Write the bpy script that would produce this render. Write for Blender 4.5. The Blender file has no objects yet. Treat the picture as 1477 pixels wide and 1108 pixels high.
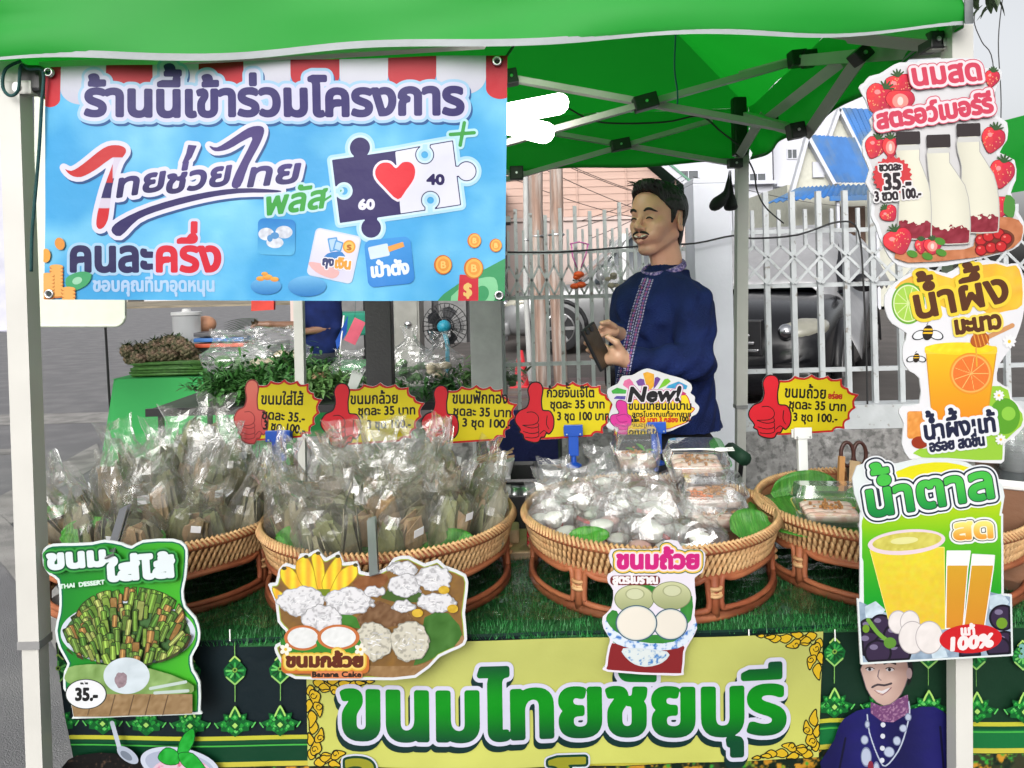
import bpy, bmesh, math, random, numpy as np
from mathutils import Vector, Matrix, noise as mnoise
R = math.radians
random.seed(7)
rng = np.random.default_rng(7)
scn = bpy.context.scene
COL = scn.collection
# ---------------------------------------------------------------- camera
FPX, CX, HY, ROLL, CAMH = 1110.0, 738.5, 405.0, R(-1.4), 1.5
cam_data = bpy.data.cameras.new('camera')
cam = bpy.data.objects.new('camera', cam_data)
COL.objects.link(cam)
cam_data.sensor_width = 36.0
cam_data.lens = 36.0 * FPX / 1477.0
cam_data.shift_y = (HY - 554.0) / 1477.0
cam_data.clip_start, cam_data.clip_end = 0.05, 2000.0
cam.matrix_world = Matrix.Translation((0, 0, CAMH)) @ Matrix.Rotation(R(90), 4, 'X') @ Matrix.Rotation(ROLL, 4, 'Z')
scn.camera = cam
# ---------------------------------------------------------------- world, sun, exposure
world = bpy.data.worlds.new('World')
scn.world = world
world.use_nodes = True
wn = world.node_tree
SUN_EL, SUN_AZ = R(30), R(195)
sky = wn.nodes.new('ShaderNodeTexSky')
sky.sky_type = 'NISHITA'; sky.sun_disc = False
sky.sun_elevation = SUN_EL; sky.sun_rotation = SUN_AZ
sky.air_density = 1.0; sky.dust_density = 6.0; sky.ozone_density = 1.0
hsv = wn.nodes.new('ShaderNodeHueSaturation')
hsv.inputs['Saturation'].default_value = 0.16
hsv.inputs['Value'].default_value = 1.0
wn.links.new(sky.outputs[0], hsv.inputs['Color'])
wn.links.new(hsv.outputs[0], wn.nodes['Background'].inputs[0])
wn.nodes['Background'].inputs[1].default_value = 0.15
sun_data = bpy.data.lights.new('sun', 'SUN')
sun_data.energy = 0.55; sun_data.angle = R(40); sun_data.color = (1.0, 0.96, 0.9)
sun = bpy.data.objects.new('sun', sun_data); COL.objects.link(sun)
sdir = Vector((math.sin(SUN_AZ) * math.cos(SUN_EL), math.cos(SUN_AZ) * math.cos(SUN_EL), math.sin(SUN_EL)))
sun.rotation_euler = sdir.to_track_quat('Z', 'Y').to_euler()
scn.view_settings.view_transform = 'Standard'
scn.view_settings.look = 'None'
scn.view_settings.gamma = 1.0
scn.view_settings.use_curve_mapping = False
scn.view_settings.exposure = 0.60
cy = scn.cycles
cy.max_bounces = 10; cy.transparent_max_bounces = 28; cy.diffuse_bounces = 4
cy.glossy_bounces = 4; cy.transmission_bounces = 6
cy.caustics_reflective = False; cy.caustics_refractive = False
cy.sample_clamp_indirect = 6.0
# ---------------------------------------------------------------- helpers
CR, SR = math.cos(ROLL), math.sin(ROLL)
def P(px, py, d):
 """world point seen at photo pixel (px, py) standing d metres from the camera plane"""
 u, v = (px - CX) / FPX, -(py - HY) / FPX
 return Vector(((u * CR - v * SR) * d, d, CAMH + (u * SR + v * CR) * d))
def lin(c):
 """display rgb 0-255 -> linear"""
 out = []
 for k in c[:3]:
  k = k / 255.0
  out.append(k / 12.92 if k <= 0.04045 else ((k + 0.055) / 1.055) ** 2.4)
 return tuple(out)
def linA(a):
 a = np.asarray(a, float) / 255.0
 return np.where(a <= 0.04045, a / 12.92, ((a + 0.055) / 1.055) ** 2.4)
_mats = {}
def mat(name, col=(0.5, 0.5, 0.5), rough=0.6, metal=0.0, var=0.12, vscale=8.0, bump=0.15, bscale=60.0, spec=0.5,
  emit=None, estr=0.0, col2=None, c2scale=3.0, c2thr=(0.45, 0.6), attr=None, coat=0.0, stretch=None, transm=0.0):
 if name in _mats: return _mats[name]
 m = bpy.data.materials.new(name); m.use_nodes = True
 nt = m.node_tree; N = nt.nodes; L = nt.links
 b = N['Principled BSDF']
 tc = N.new('ShaderNodeTexCoord')
 src = tc.outputs['Object']
 if stretch:
  mp = N.new('ShaderNodeMapping'); mp.inputs['Scale'].default_value = stretch
  L.new(src, mp.inputs['Vector']); src = mp.outputs[0]
 if attr:
  a = N.new('ShaderNodeAttribute'); a.attribute_name = attr; base = a.outputs['Color']
 else:
  rgb = N.new('ShaderNodeRGB'); rgb.outputs[0].default_value = (*col, 1); base = rgb.outputs[0]
 if col2 is not None:
  n2 = N.new('ShaderNodeTexNoise'); n2.inputs['Scale'].default_value = c2scale; n2.inputs['Detail'].default_value = 6
  L.new(src, n2.inputs['Vector'])
  rp = N.new('ShaderNodeMapRange'); rp.inputs['From Min'].default_value = c2thr[0]; rp.inputs['From Max'].default_value = c2thr[1]
  L.new(n2.outputs['Fac'], rp.inputs['Value'])
  mx = N.new('ShaderNodeMix'); mx.data_type = 'RGBA'
  L.new(rp.outputs[0], mx.inputs[0]); L.new(base, mx.inputs[6]); mx.inputs[7].default_value = (*col2, 1)
  base = mx.outputs[2]
 if var > 0:
  n1 = N.new('ShaderNodeTexNoise'); n1.inputs['Scale'].default_value = vscale; n1.inputs['Detail'].default_value = 8
  L.new(src, n1.inputs['Vector'])
  r1 = N.new('ShaderNodeMapRange'); r1.inputs['From Min'].default_value = 0.3; r1.inputs['From Max'].default_value = 0.7
  r1.inputs['To Min'].default_value = 1 - var; r1.inputs['To Max'].default_value = 1 + var
  L.new(n1.outputs['Fac'], r1.inputs['Value'])
  mm = N.new('ShaderNodeVectorMath'); mm.operation = 'SCALE'
  L.new(base, mm.inputs[0]); L.new(r1.outputs[0], mm.inputs['Scale']); base = mm.outputs[0]
 L.new(base, b.inputs['Base Color'])
 b.inputs['Roughness'].default_value = rough; b.inputs['Metallic'].default_value = metal
 b.inputs['Specular IOR Level'].default_value = spec
 b.inputs['Coat Weight'].default_value = coat
 b.inputs['Transmission Weight'].default_value = transm
 if emit: b.inputs['Emission Color'].default_value = (*emit, 1); b.inputs['Emission Strength'].default_value = estr
 if bump > 0:
  nb = N.new('ShaderNodeTexNoise'); nb.inputs['Scale'].default_value = bscale; nb.inputs['Detail'].default_value = 5
  L.new(src, nb.inputs['Vector'])
  bp = N.new('ShaderNodeBump'); bp.inputs['Strength'].default_value = bump; bp.inputs['Distance'].default_value = 0.01
  L.new(nb.outputs['Fac'], bp.inputs['Height']); L.new(bp.outputs[0], b.inputs['Normal'])
 _mats[name] = m
 return m
def film_mat(name, tint=(0.97, 0.98, 0.98), gloss=0.35, rough=0.12, haze=0.08, hazecol=(0.85, 0.87, 0.88), bscale=35.0, bstr=0.6):
 """thin clear plastic film: see-through with sharp crinkled reflections"""
 if name in _mats: return _mats[name]
 m = bpy.data.materials.new(name); m.use_nodes = True
 nt = m.node_tree; N = nt.nodes; L = nt.links
 N.remove(N['Principled BSDF'])
 out = N['Material Output']
 tr = N.new('ShaderNodeBsdfTransparent'); tr.inputs[0].default_value = (*tint, 1)
 gl = N.new('ShaderNodeBsdfGlossy'); gl.inputs['Roughness'].default_value = rough; gl.inputs[0].default_value = (1, 1, 1, 1)
 df = N.new('ShaderNodeBsdfDiffuse'); df.inputs[0].default_value = (*hazecol, 1)
 tc = N.new('ShaderNodeTexCoord')
 nb = N.new('ShaderNodeTexNoise'); nb.inputs['Scale'].default_value = bscale; nb.inputs['Detail'].default_value = 3
 nb.inputs['Distortion'].default_value = 1.2
 L.new(tc.outputs['Object'], nb.inputs['Vector'])
 bp = N.new('ShaderNodeBump'); bp.inputs['Strength'].default_value = bstr; bp.inputs['Distance'].default_value = 0.012
 L.new(nb.outputs['Fac'], bp.inputs['Height'])
 L.new(bp.outputs[0], gl.inputs['Normal'])
 fr = N.new('ShaderNodeLayerWeight'); fr.inputs[0].default_value = gloss; L.new(bp.outputs[0], fr.inputs['Normal'])
 m1 = N.new('ShaderNodeMixShader'); m1.inputs[0].default_value = haze
 L.new(tr.outputs[0], m1.inputs[1]); L.new(df.outputs[0], m1.inputs[2])
 m2 = N.new('ShaderNodeMixShader')
 mr = N.new('ShaderNodeMapRange'); mr.inputs['To Min'].default_value = 0.05; mr.inputs['To Max'].default_value = 0.58
 L.new(fr.outputs['Fresnel'], mr.inputs['Value']); L.new(mr.outputs[0], m2.inputs[0])
 L.new(m1.outputs[0], m2.inputs[1]); L.new(gl.outputs[0], m2.inputs[2])
 L.new(m2.outputs[0], out.inputs[0])
 _mats[name] = m
 return m
def wpos(o):
 p = Vector((0, 0, 0))
 while o: p += o.location; o = o.parent
 return p
def tag(o, label=None, cat=None, group=None, kind=None):
 if label: o['label'] = label
 if cat: o['category'] = cat
 if group: o['group'] = group
 if kind: o['kind'] = kind
 return o
def thing(name, label, cat, loc=(0, 0, 0), group=None):
 o = bpy.data.objects.new(name, None); COL.objects.link(o); o.location = Vector(loc)
 o.empty_display_size = 0.05
 return tag(o, label, cat, group)
def link_mesh(name, me, m, parent=None, loc=(0, 0, 0), smooth=None):
 if m is not None:
  for k in (m if isinstance(m, (list, tuple)) else [m]): me.materials.append(k)
 if smooth is not None: me.polygons.foreach_set('use_smooth', [smooth] * len(me.polygons))
 o = bpy.data.objects.new(name, me); COL.objects.link(o); o.location = Vector(loc)
 if parent: o.parent = parent
 return o
def copy_tree(o, parent=None):
 c = o.copy(); COL.objects.link(c); c.parent = parent
 for ch in o.children: copy_tree(ch, c)
 return c
def share(src, parent, name=None, loc=None, rot=None, scl=None):
 c = src.copy(); COL.objects.link(c); c.parent = parent
 if name: c.name = name
 if loc is not None: c.location = loc
 if rot is not None: c.rotation_euler = rot
 if scl is not None: c.scale = scl
 return c
def catmull(pts, closed=False, n=6):
 pts = [Vector(p) for p in pts]; out = []
 N = len(pts); rngk = range(N if closed else N - 1)
 for i in rngk:
  if closed: a, b, c, d = pts[(i - 1) % N], pts[i], pts[(i + 1) % N], pts[(i + 2) % N]
  else: a, b, c, d = pts[max(i - 1, 0)], pts[i], pts[i + 1], pts[min(i + 2, N - 1)]
  for k in range(n):
   t = k / n
   out.append(0.5 * ((2 * b) + (c - a) * t + (2 * a - 5 * b + 4 * c - d) * t * t + (3 * b - a - 3 * c + d) * t ** 3))
 if not closed: out.append(pts[-1])
 return out
class MB:
 """collects shapes in world coordinates and links them as one mesh"""
 def __init__(s): s.v = []; s.f = []
 def add(s, vs, fs):
  b = len(s.v); s.v += [tuple(v) for v in vs]; s.f += [tuple(i + b for i in f) for f in fs]; return s
 def box(s, x0, x1, y0, y1, z0, z1, M=None, bev=0.0):
  if bev > 0:
   bm = bmesh.new(); bmesh.ops.create_cube(bm, size=1)
   bmesh.ops.scale(bm, vec=(abs(x1 - x0), abs(y1 - y0), abs(z1 - z0)), verts=bm.verts)
   bmesh.ops.translate(bm, vec=((x0 + x1) / 2, (y0 + y1) / 2, (z0 + z1) / 2), verts=bm.verts)
   bmesh.ops.bevel(bm, geom=bm.edges[:], offset=bev, segments=2, affect='EDGES', profile=0.6)
   vs = [(M @ v.co if M else v.co.copy()) for v in bm.verts]
   fs = [[l.vert.index for l in f.loops] for f in bm.faces]; bm.free()
   return s.add(vs, fs)
  vs = [Vector((x, y, z)) for z in (z0, z1) for y in (y0, y1) for x in (x0, x1)]
  if M: vs = [M @ v for v in vs]
  return s.add(vs, [(0, 2, 3, 1), (4, 5, 7, 6), (0, 1, 5, 4), (2, 6, 7, 3), (0, 4, 6, 2), (1, 3, 7, 5)])
 def bar(s, a, b, w, h, up=(0, 0, 1)):
  a, b = Vector(a), Vector(b); d = (b - a)
  if d.length < 1e-6: return s
  d.normalize(); u = Vector(up)
  if abs(d.dot(u)) > 0.98: u = Vector((0, 1, 0))
  x = d.cross(u).normalized(); y = x.cross(d).normalized()
  vs = []
  for p in (a, b):
   for i, j in ((-1, -1), (1, -1), (1, 1), (-1, 1)): vs.append(p + x * w / 2 * i + y * h / 2 * j)
  return s.add(vs, [(0, 3, 2, 1), (4, 5, 6, 7), (0, 1, 5, 4), (1, 2, 6, 5), (2, 3, 7, 6), (3, 0, 4, 7)])
 def tube(s, pts, r, n=8, closed=False, cap=True, flat=1.0):
  pts = [Vector(p) for p in pts]; N = len(pts)
  if N < 2: return s
  rr = r if isinstance(r, (list, tuple)) else [r] * N
  up = None; vs = []
  for i in range(N):
   if closed: d = pts[(i + 1) % N] - pts[i - 1]
   else: d = pts[min(i + 1, N - 1)] - pts[max(i - 1, 0)]
   if d.length < 1e-9: d = Vector((0, 0, 1))
   d.normalize()
   if up is None:
    up = Vector((0, 0, 1)) if abs(d.z) < 0.9 else Vector((1, 0, 0))
   x = d.cross(up)
   if x.length < 1e-5: x = d.orthogonal()
   x.normalize(); up = x.cross(d).normalized()
   for k in range(n):
    a = 2 * math.pi * k / n
    vs.append(pts[i] + (x * math.cos(a) + up * math.sin(a) * flat) * rr[i])
  fs = []
  for i in range(N if closed else N - 1):
   j = (i + 1) % N
   for k in range(n):
    fs.append((i * n + k, i * n + (k + 1) % n, j * n + (k + 1) % n, j * n + k))
  if cap and not closed:
   fs.append(tuple(range(n))[::-1]); fs.append(tuple((N - 1) * n + k for k in range(n)))
  return s.add(vs, fs)
 def lathe(s, prof, c=(0, 0, 0), n=24, M=None, cap=True):
  c = Vector(c); vs = []
  for (r, z) in prof:
   for k in range(n):
    a = 2 * math.pi * k / n
    v = Vector((r * math.cos(a), r * math.sin(a), z))
    vs.append((M @ v if M else v) + c)
  fs = []
  for i in range(len(prof) - 1):
   for k in range(n): fs.append((i * n + k, i * n + (k + 1) % n, (i + 1) * n + (k + 1) % n, (i + 1) * n + k))
  if cap:
   fs.append(tuple(range(n))[::-1]); fs.append(tuple((len(prof) - 1) * n + k for k in range(n)))
  return s.add(vs, fs)
 def ball(s, c, r, n=12, m=8, scl=(1, 1, 1), M=None):
  prof = [(math.sin(math.pi * max(min(i / m, 0.999), 0.001)), -math.cos(math.pi * i / m)) for i in range(m + 1)]
  Sm = Matrix.Diagonal((r * scl[0], r * scl[1], r * scl[2]))
  return s.lathe(prof, c, n, (M.to_3x3() @ Sm) if M else Sm, cap=False)
 def prism(s, poly, y0, y1):
  """poly: [(x, z)] outline extruded from y0 to y1"""
  n = len(poly)
  vs = [(x, y0, z) for x, z in poly] + [(x, y1, z) for x, z in poly]
  fs = [tuple(range(n)), tuple(range(2 * n - 1, n - 1, -1))]
  fs += [(i, i + n, (i + 1) % n + n, (i + 1) % n) for i in range(n)]
  return s.add(vs, fs)
 def build(s, name, m, parent=None, smooth=False, org=None, local=False, auto=None):
  o0 = Vector(org) if org is not None else (Vector((0, 0, 0)) if local else (wpos(parent) if parent else Vector((0, 0, 0))))
  me = bpy.data.meshes.new(name)
  me.from_pydata([(v[0] - o0.x, v[1] - o0.y, v[2] - o0.z) for v in s.v], [], s.f)
  o = link_mesh(name, me, m, parent, loc=(o0 if (org is not None and not parent) else (0, 0, 0)))
  if smooth: me.polygons.foreach_set('use_smooth', [True] * len(me.polygons))
  if auto: me.set_sharp_from_angle(angle=R(auto));
  return o
# ---------------------------------------------------------------- value noise in numpy
_lat = rng.random((256, 256))
def vnoise(x, y, sc=1.0, oct=3):
 x = np.asarray(x, float) / sc; y = np.asarray(y, float) / sc
 out = 0; amp = 1; tot = 0
 for o in range(oct):
  xi = np.floor(x).astype(int); yi = np.floor(y).astype(int)
  fx = x - xi; fy = y - yi; fx = fx * fx * (3 - 2 * fx); fy = fy * fy * (3 - 2 * fy)
  a = _lat[xi % 256, yi % 256]; b = _lat[(xi + 1) % 256, yi % 256]
  c = _lat[xi % 256, (yi + 1) % 256]; d = _lat[(xi + 1) % 256, (yi + 1) % 256]
  out = out + amp * ((a * (1 - fx) + b * fx) * (1 - fy) + (c * (1 - fx) + d * fx) * fy)
  tot += amp; amp *= 0.5; x = x * 2.03 + 17; y = y * 2.03 + 31
 return out / tot
# ---------------------------------------------------------------- printed sheets: every printed shape is a thin layer of real geometry
_glyphs = {}
def glyph(ch):
 """outline loops and advance of one character (size 1)"""
 if ch in _glyphs: return _glyphs[ch]
 if ch == ' ':
  _glyphs[ch] = (np.zeros((0, 2, 2)), 0.26); return _glyphs[ch]
 c = bpy.data.curves.new('g', 'FONT'); c.fill_mode = 'NONE'; c.resolution_u = 3
 o = bpy.data.objects.new('g', c); COL.objects.link(o)
 def loops(s):
  c.body = s; bpy.context.view_layer.update()
  me = o.to_mesh()
  vs = np.array([v.co[:2] for v in me.vertices]).reshape(-1, 2); es = [tuple(e.vertices) for e in me.edges]
  o.to_mesh_clear(); return vs, es
 vs, es = loops(ch)
 c.body = ch + 'H'; bpy.context.view_layer.update(); w1 = o.dimensions.x if True else 0
 v2, _ = loops(ch + 'H'); v3, _ = loops('H')
 adv = float(v2[:, 0].max() - v3[:, 0].max()) if ch != ' ' else 0.26
 segs = np.array([[vs[a], vs[b]] for a, b in es]) if len(es) else np.zeros((0, 2, 2))
 bpy.data.objects.remove(o); bpy.data.curves.remove(c)
 _glyphs[ch] = (segs, adv)
 return _glyphs[ch]
UPPER = 'ัิีึื็ํ'; TONE = '่้๊๋์'; LOWER = 'ฺุู'; TALL = 'ปฝฟฬ'
def text_segs(s):
 """segments of a laid-out line, x from 0, size 1; tone marks stacked by hand"""
 x = 0; out = []; base = ''
 for q_ in '่้๊๋': s = s.replace(q_ + 'ำ', 'ํ' + q_ + 'า')
 s = s.replace('ำ', 'ํา')
 prev = ''
 for i, ch in enumerate(s):
  segs, adv = glyph(ch)
  dx = dy = 0
  if ch in UPPER or ch in 'ํ': dy = .035
  nxt = s[i + 1] if i + 1 < len(s) else ''
  if ch in TONE and (prev in UPPER and prev != '' or nxt == 'ำ'): dy = 0.27 if not ch in 'ํ' else dy
  elif ch in TONE: dy = .03
  if ch in TONE and nxt == 'ำ': dx = 0.0
  if (ch in UPPER or ch in TONE) and base in TALL and base: dx -= 0.10
  if len(segs): out.append(segs + np.array([x + dx, dy]))
  x += adv if not (ch in UPPER or ch in TONE or ch in LOWER) else 0
  if not (ch in UPPER or ch in TONE or ch in LOWER): base = ch
  prev = ch
 return out, x
def poly_segs(pts, closed=True):
 p = np.array([(q[0], q[1]) for q in pts], float)
 a = p if closed else p[:-1]; b = np.roll(p, -1, axis=0) if closed else p[1:]
 return np.stack([a, b], axis=1)
class Print:
 def __init__(s, x0, y0, x1, y1, d, h=1.4, dz=0.00002):
  s.h = h; s.d = d; s.dz = dz
  s.xs = np.arange(x0 - 4, x1 + 5, h); s.ys = np.arange(y0 - 4, y1 + 5, h)
  s.X, s.Y = np.meshgrid(s.xs, s.ys)
  s.V = []; s.F = []; s.C = []; s.n = 0; s.k = 1
 def empty(s): return np.full(s.X.shape, 99.0)
 def _field(s, segs, out, margin, fill=True):
  if len(segs) == 0: return
  lo = segs.reshape(-1, 2).min(0) - margin; hi = segs.reshape(-1, 2).max(0) + margin
  i0, i1 = np.searchsorted(s.xs, lo[0]), np.searchsorted(s.xs, hi[0])
  j0, j1 = np.searchsorted(s.ys, lo[1]), np.searchsorted(s.ys, hi[1])
  if i1 <= i0 or j1 <= j0: return
  X = s.X[j0:j1, i0:i1]; Y = s.Y[j0:j1, i0:i1]
  best = np.full(X.shape, 1e9); wind = np.zeros(X.shape)
  for (ax, ay), (bx, by) in segs:
   dx, dy = bx - ax, by - ay; l2 = dx * dx + dy * dy
   if l2 < 1e-12: continue
   px, py = X - ax, Y - ay
   t = np.clip((px * dx + py * dy) / l2, 0, 1)
   q = (px - t * dx) ** 2 + (py - t * dy) ** 2
   np.minimum(best, q, out=best)
   if fill:
    cr = dx * py - dy * px
    wind += ((ay <= Y) & (by > Y) & (cr > 0)).astype(int) - ((ay > Y) & (by <= Y) & (cr < 0)).astype(int)
  dd = np.sqrt(best)
  if fill: dd = np.where(wind != 0, -dd, dd)
  sub = out[j0:j1, i0:i1]; np.minimum(sub, dd, out=sub)
 # ---- fields
 def poly(s, pts, smooth=0, margin=14):
  if smooth: pts = [(p.x, p.y) for p in catmull([(p[0], p[1], 0) for p in pts], True, smooth)]
  f = s.empty(); s._field(poly_segs(pts), f, margin); return f
 def line(s, pts, smooth=0, closed=False, margin=14, f=None):
  if smooth: pts = [(p.x, p.y) for p in catmull([(p[0], p[1], 0) for p in pts], closed, smooth)]
  if f is None: f = s.empty()
  s._field(poly_segs(pts, closed), f, margin, fill=False); return f
 def ell(s, cx, cy, rx, ry, ang=0):
  c, n = math.cos(R(ang)), math.sin(R(ang))
  x = (s.X - cx) * c + (s.Y - cy) * n; y = -(s.X - cx) * n + (s.Y - cy) * c
  return (np.sqrt((x / rx) ** 2 + (y / ry) ** 2) - 1) * min(rx, ry)
 def rbox(s, x0, y0, x1, y1, r=0, ang=0):
  cx, cy = (x0 + x1) / 2, (y0 + y1) / 2
  c, n = math.cos(R(ang)), math.sin(R(ang))
  x = (s.X - cx) * c + (s.Y - cy) * n; y = -(s.X - cx) * n + (s.Y - cy) * c
  qx = np.abs(x) - (x1 - x0) / 2 + r; qy = np.abs(y) - (y1 - y0) / 2 + r
  return np.hypot(np.maximum(qx, 0), np.maximum(qy, 0)) + np.minimum(np.maximum(qx, qy), 0) - r
 def text(s, body, x0, x1, base, size, ang=0, margin=16, skew=0.0, arc=0.0):
  """line of text from x0 to x1 on baseline y=base, size = em in px"""
  parts, w = text_segs(body)
  kx = (x1 - x0) / w; c, n = math.cos(R(ang)), math.sin(R(ang))
  f = s.empty()
  for sg in parts:
   q = sg.copy(); x = q[..., 0] * kx; y = q[..., 1] * size
   x = x + skew * y
   y = y + arc * (1 - ((q[..., 0] / w) * 2 - 1) ** 2)
   q = np.stack([x0 + x * c + y * n, base + x * n - y * c], axis=-1)
   s._field(q, f, margin)
  return f
 # ---- layers
 def fill(s, f, col, r=0.0, dense=False, z=None):
  """add the region f < r as a new layer. col: (r,g,b) 0-255 or fn(X, Y) -> arrays"""
  g = f - r; ins = g < 0
  J, I = g.shape
  z = (s.k if z is None else z) * s.dz; s.k += 1
  a = ins[:-1, :-1]; b = ins[:-1, 1:]; c = ins[1:, 1:]; d = ins[1:, :-1]
  full = a & b & c & d; anyc = (a | b | c | d) & ~full
  Vs = []; Fs = []; n = 0
  # merged blocks
  bs = 1 if dense else 4
  done = np.zeros_like(full)
  if bs > 1:
   Jb, Ib = full.shape[0] // bs, full.shape[1] // bs
   blk = full[:Jb * bs, :Ib * bs].reshape(Jb, bs, Ib, bs).all(axis=(1, 3))
   jj, ii = np.nonzero(blk)
   if len(jj):
    x0 = s.xs[ii * bs]; x1 = s.xs[ii * bs + bs]; y0 = s.ys[jj * bs]; y1 = s.ys[jj * bs + bs]
    q = np.stack([np.stack([x0, y1], -1), np.stack([x1, y1], -1), np.stack([x1, y0], -1), np.stack([x0, y0], -1)], 1).reshape(-1, 2)
    Vs.append(q); Fs += [tuple(r_) for r_ in (np.arange(len(q)).reshape(-1, 4) + n)]; n += len(q)
    done[:Jb * bs, :Ib * bs] = np.repeat(np.repeat(blk, bs, 0), bs, 1)
  jj, ii = np.nonzero(full & ~done)
  if len(jj):
   x0 = s.xs[ii]; x1 = s.xs[ii + 1]; y0 = s.ys[jj]; y1 = s.ys[jj + 1]
   q = np.stack([np.stack([x0, y1], -1), np.stack([x1, y1], -1), np.stack([x1, y0], -1), np.stack([x0, y0], -1)], 1).reshape(-1, 2)
   Vs.append(q); Fs += [tuple(r_) for r_ in (np.arange(len(q)).reshape(-1, 4) + n)]; n += len(q)
  jj, ii = np.nonzero(anyc)
  if len(jj):
   P0 = [np.stack([s.xs[ii + i_], s.ys[jj + j_], g[jj + j_, ii + i_]], -1) for j_, i_ in ((1, 0), (1, 1), (0, 1), (0, 0))]
   for tri in ((0, 1, 2), (0, 2, 3)):
    T = np.stack([P0[t] for t in tri], 1)              # n,3,3
    cnt = (T[:, :, 2] < 0).sum(1)
    for need in (1, 2, 3):
     S = T[cnt == need]
     if not len(S): continue
     if need == 3:
      Vs.append(S[:, :, :2].reshape(-1, 2)); Fs += [tuple(r_) for r_ in (np.arange(len(S) * 3).reshape(-1, 3) + n)]; n += len(S) * 3
      continue
     key = (S[:, :, 2] < 0) if need == 1 else ~(S[:, :, 2] < 0)
     k0 = key.argmax(1); ar = np.arange(len(S))
     A, B, C = S[ar, k0], S[ar, (k0 + 1) % 3], S[ar, (k0 + 2) % 3]
     t1 = (A[:, 2] / (A[:, 2] - B[:, 2] + 1e-12))[:, None]; t2 = (A[:, 2] / (A[:, 2] - C[:, 2] + 1e-12))[:, None]
     AB = A[:, :2] + (B - A)[:, :2] * t1; AC = A[:, :2] + (C - A)[:, :2] * t2
     if need == 1:
      q = np.stack([A[:, :2], AB, AC], 1); m_ = 3
     else:
      q = np.stack([AB, B[:, :2], C[:, :2], AC], 1); m_ = 4
     Vs.append(q.reshape(-1, 2)); Fs += [tuple(r_) for r_ in (np.arange(len(q) * m_).reshape(-1, m_) + n)]; n += len(q) * m_
  if not Vs: return
  V = np.concatenate(Vs)
  if callable(col):
   cc = np.clip(np.stack(np.broadcast_arrays(*[np.asarray(k_, float) for k_ in col(V[:, 0], V[:, 1])]), -1), 0, 255)
  else: cc = np.tile(np.array(col[:3], float), (len(V), 1))
  cc = linA(cc) * 0.60
  s.V.append(np.column_stack([V, np.full(len(V), z)])); s.C.append(cc)
  s.F += [tuple(i_ + s.n for i_ in f_) for f_ in Fs]; s.n += len(V)
 def stroke(s, pts, w, col, smooth=0, closed=False): s.fill(s.line(pts, smooth, closed), col, w / 2)
 def build(s, name, parent, m, org, zoff=0.0, warp=None, level=False):
  """org: photo pixel the parent stands at; the sheet lies in the plane y = d of the parent"""
  V = np.concatenate(s.V); C = np.concatenate(s.C)
  k = s.d / FPX
  lx = (V[:, 0] - org[0]) * k; lz = -(V[:, 1] - org[1]) * k
  if level: lx, lz = lx * CR - lz * SR, lx * SR + lz * CR
  ly = -(V[:, 2] + zoff)
  if warp is not None: ly = ly + warp(V[:, 0], V[:, 1])
  me = bpy.data.meshes.new(name)
  me.from_pydata(np.column_stack([lx, ly, lz]).tolist(), [], s.F)
  at = me.color_attributes.new('ink', 'FLOAT_COLOR', 'POINT')
  at.data.foreach_set('color', np.column_stack([C, np.ones(len(C))]).ravel())
  return link_mesh(name, me, m, parent)
def board(name, label, cat, px, py, d, group=None):
 """an Empty for a flat sign standing in the plane y = d, tilted like in the photograph"""
 t = thing(name, label, cat, P(px, py, d), group)
 t.rotation_euler = (0, -ROLL, 0)
 return t
def plate(pr, f, r, thick, m, parent, org, name='panel', warp=None):
 """a board of real thickness cut to the outline f < r"""
 q = Print.__new__(Print); q.__dict__.update(pr.__dict__); q.V = []; q.F = []; q.C = []; q.n = 0; q.k = 0
 q.fill(f, (255, 255, 255), r)
 V = np.concatenate(q.V); k = q.d / FPX
 # rim: boundary edges found through welding
 bm = bmesh.new()
 vs = [bm.verts.new(((v[0] - org[0]) * k, 0, -(v[1] - org[1]) * k)) for v in V]
 for f_ in q.F:
  try: bm.faces.new([vs[i] for i in f_])
  except ValueError: pass
 bmesh.ops.remove_doubles(bm, verts=bm.verts, dist=k * 0.02)
 be = [e for e in bm.edges if len(e.link_faces) == 1]
 # only the true outline (T-junctions inside merged blocks are skipped by the dense flag)
 ext = bmesh.ops.extrude_edge_only(bm, edges=be)
 nv = [g_ for g_ in ext['geom'] if isinstance(g_, bmesh.types.BMVert)]
 bmesh.ops.translate(bm, vec=(0, thick, 0), verts=nv)
 if warp is not None:
  for v in bm.verts: v.co.y += float(warp(v.co.x / k + org[0], -v.co.z / k + org[1]))
 me = bpy.data.meshes.new(name); bm.to_mesh(me); bm.free()
 return link_mesh(name, me, m, parent)
def vgrad(c0, c1, y0, y1):
 def f(X, Y):
  t = np.clip((Y - y0) / (y1 - y0), 0, 1); return [c0[i] + (c1[i] - c0[i]) * t for i in range(3)]
 return f
def noisy(c, amp=25, sc=6, oct=3, c2=None, thr=0.5):
 def f(X, Y):
  n = vnoise(X, Y, sc, oct)
  if c2 is not None:
   t = np.clip((n - thr) * 6, 0, 1); return [c[i] * (1 - t) + c2[i] * t for i in range(3)]
  k = (n - 0.5) * 2 * amp; return [c[i] + k for i in range(3)]
 return f
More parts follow.
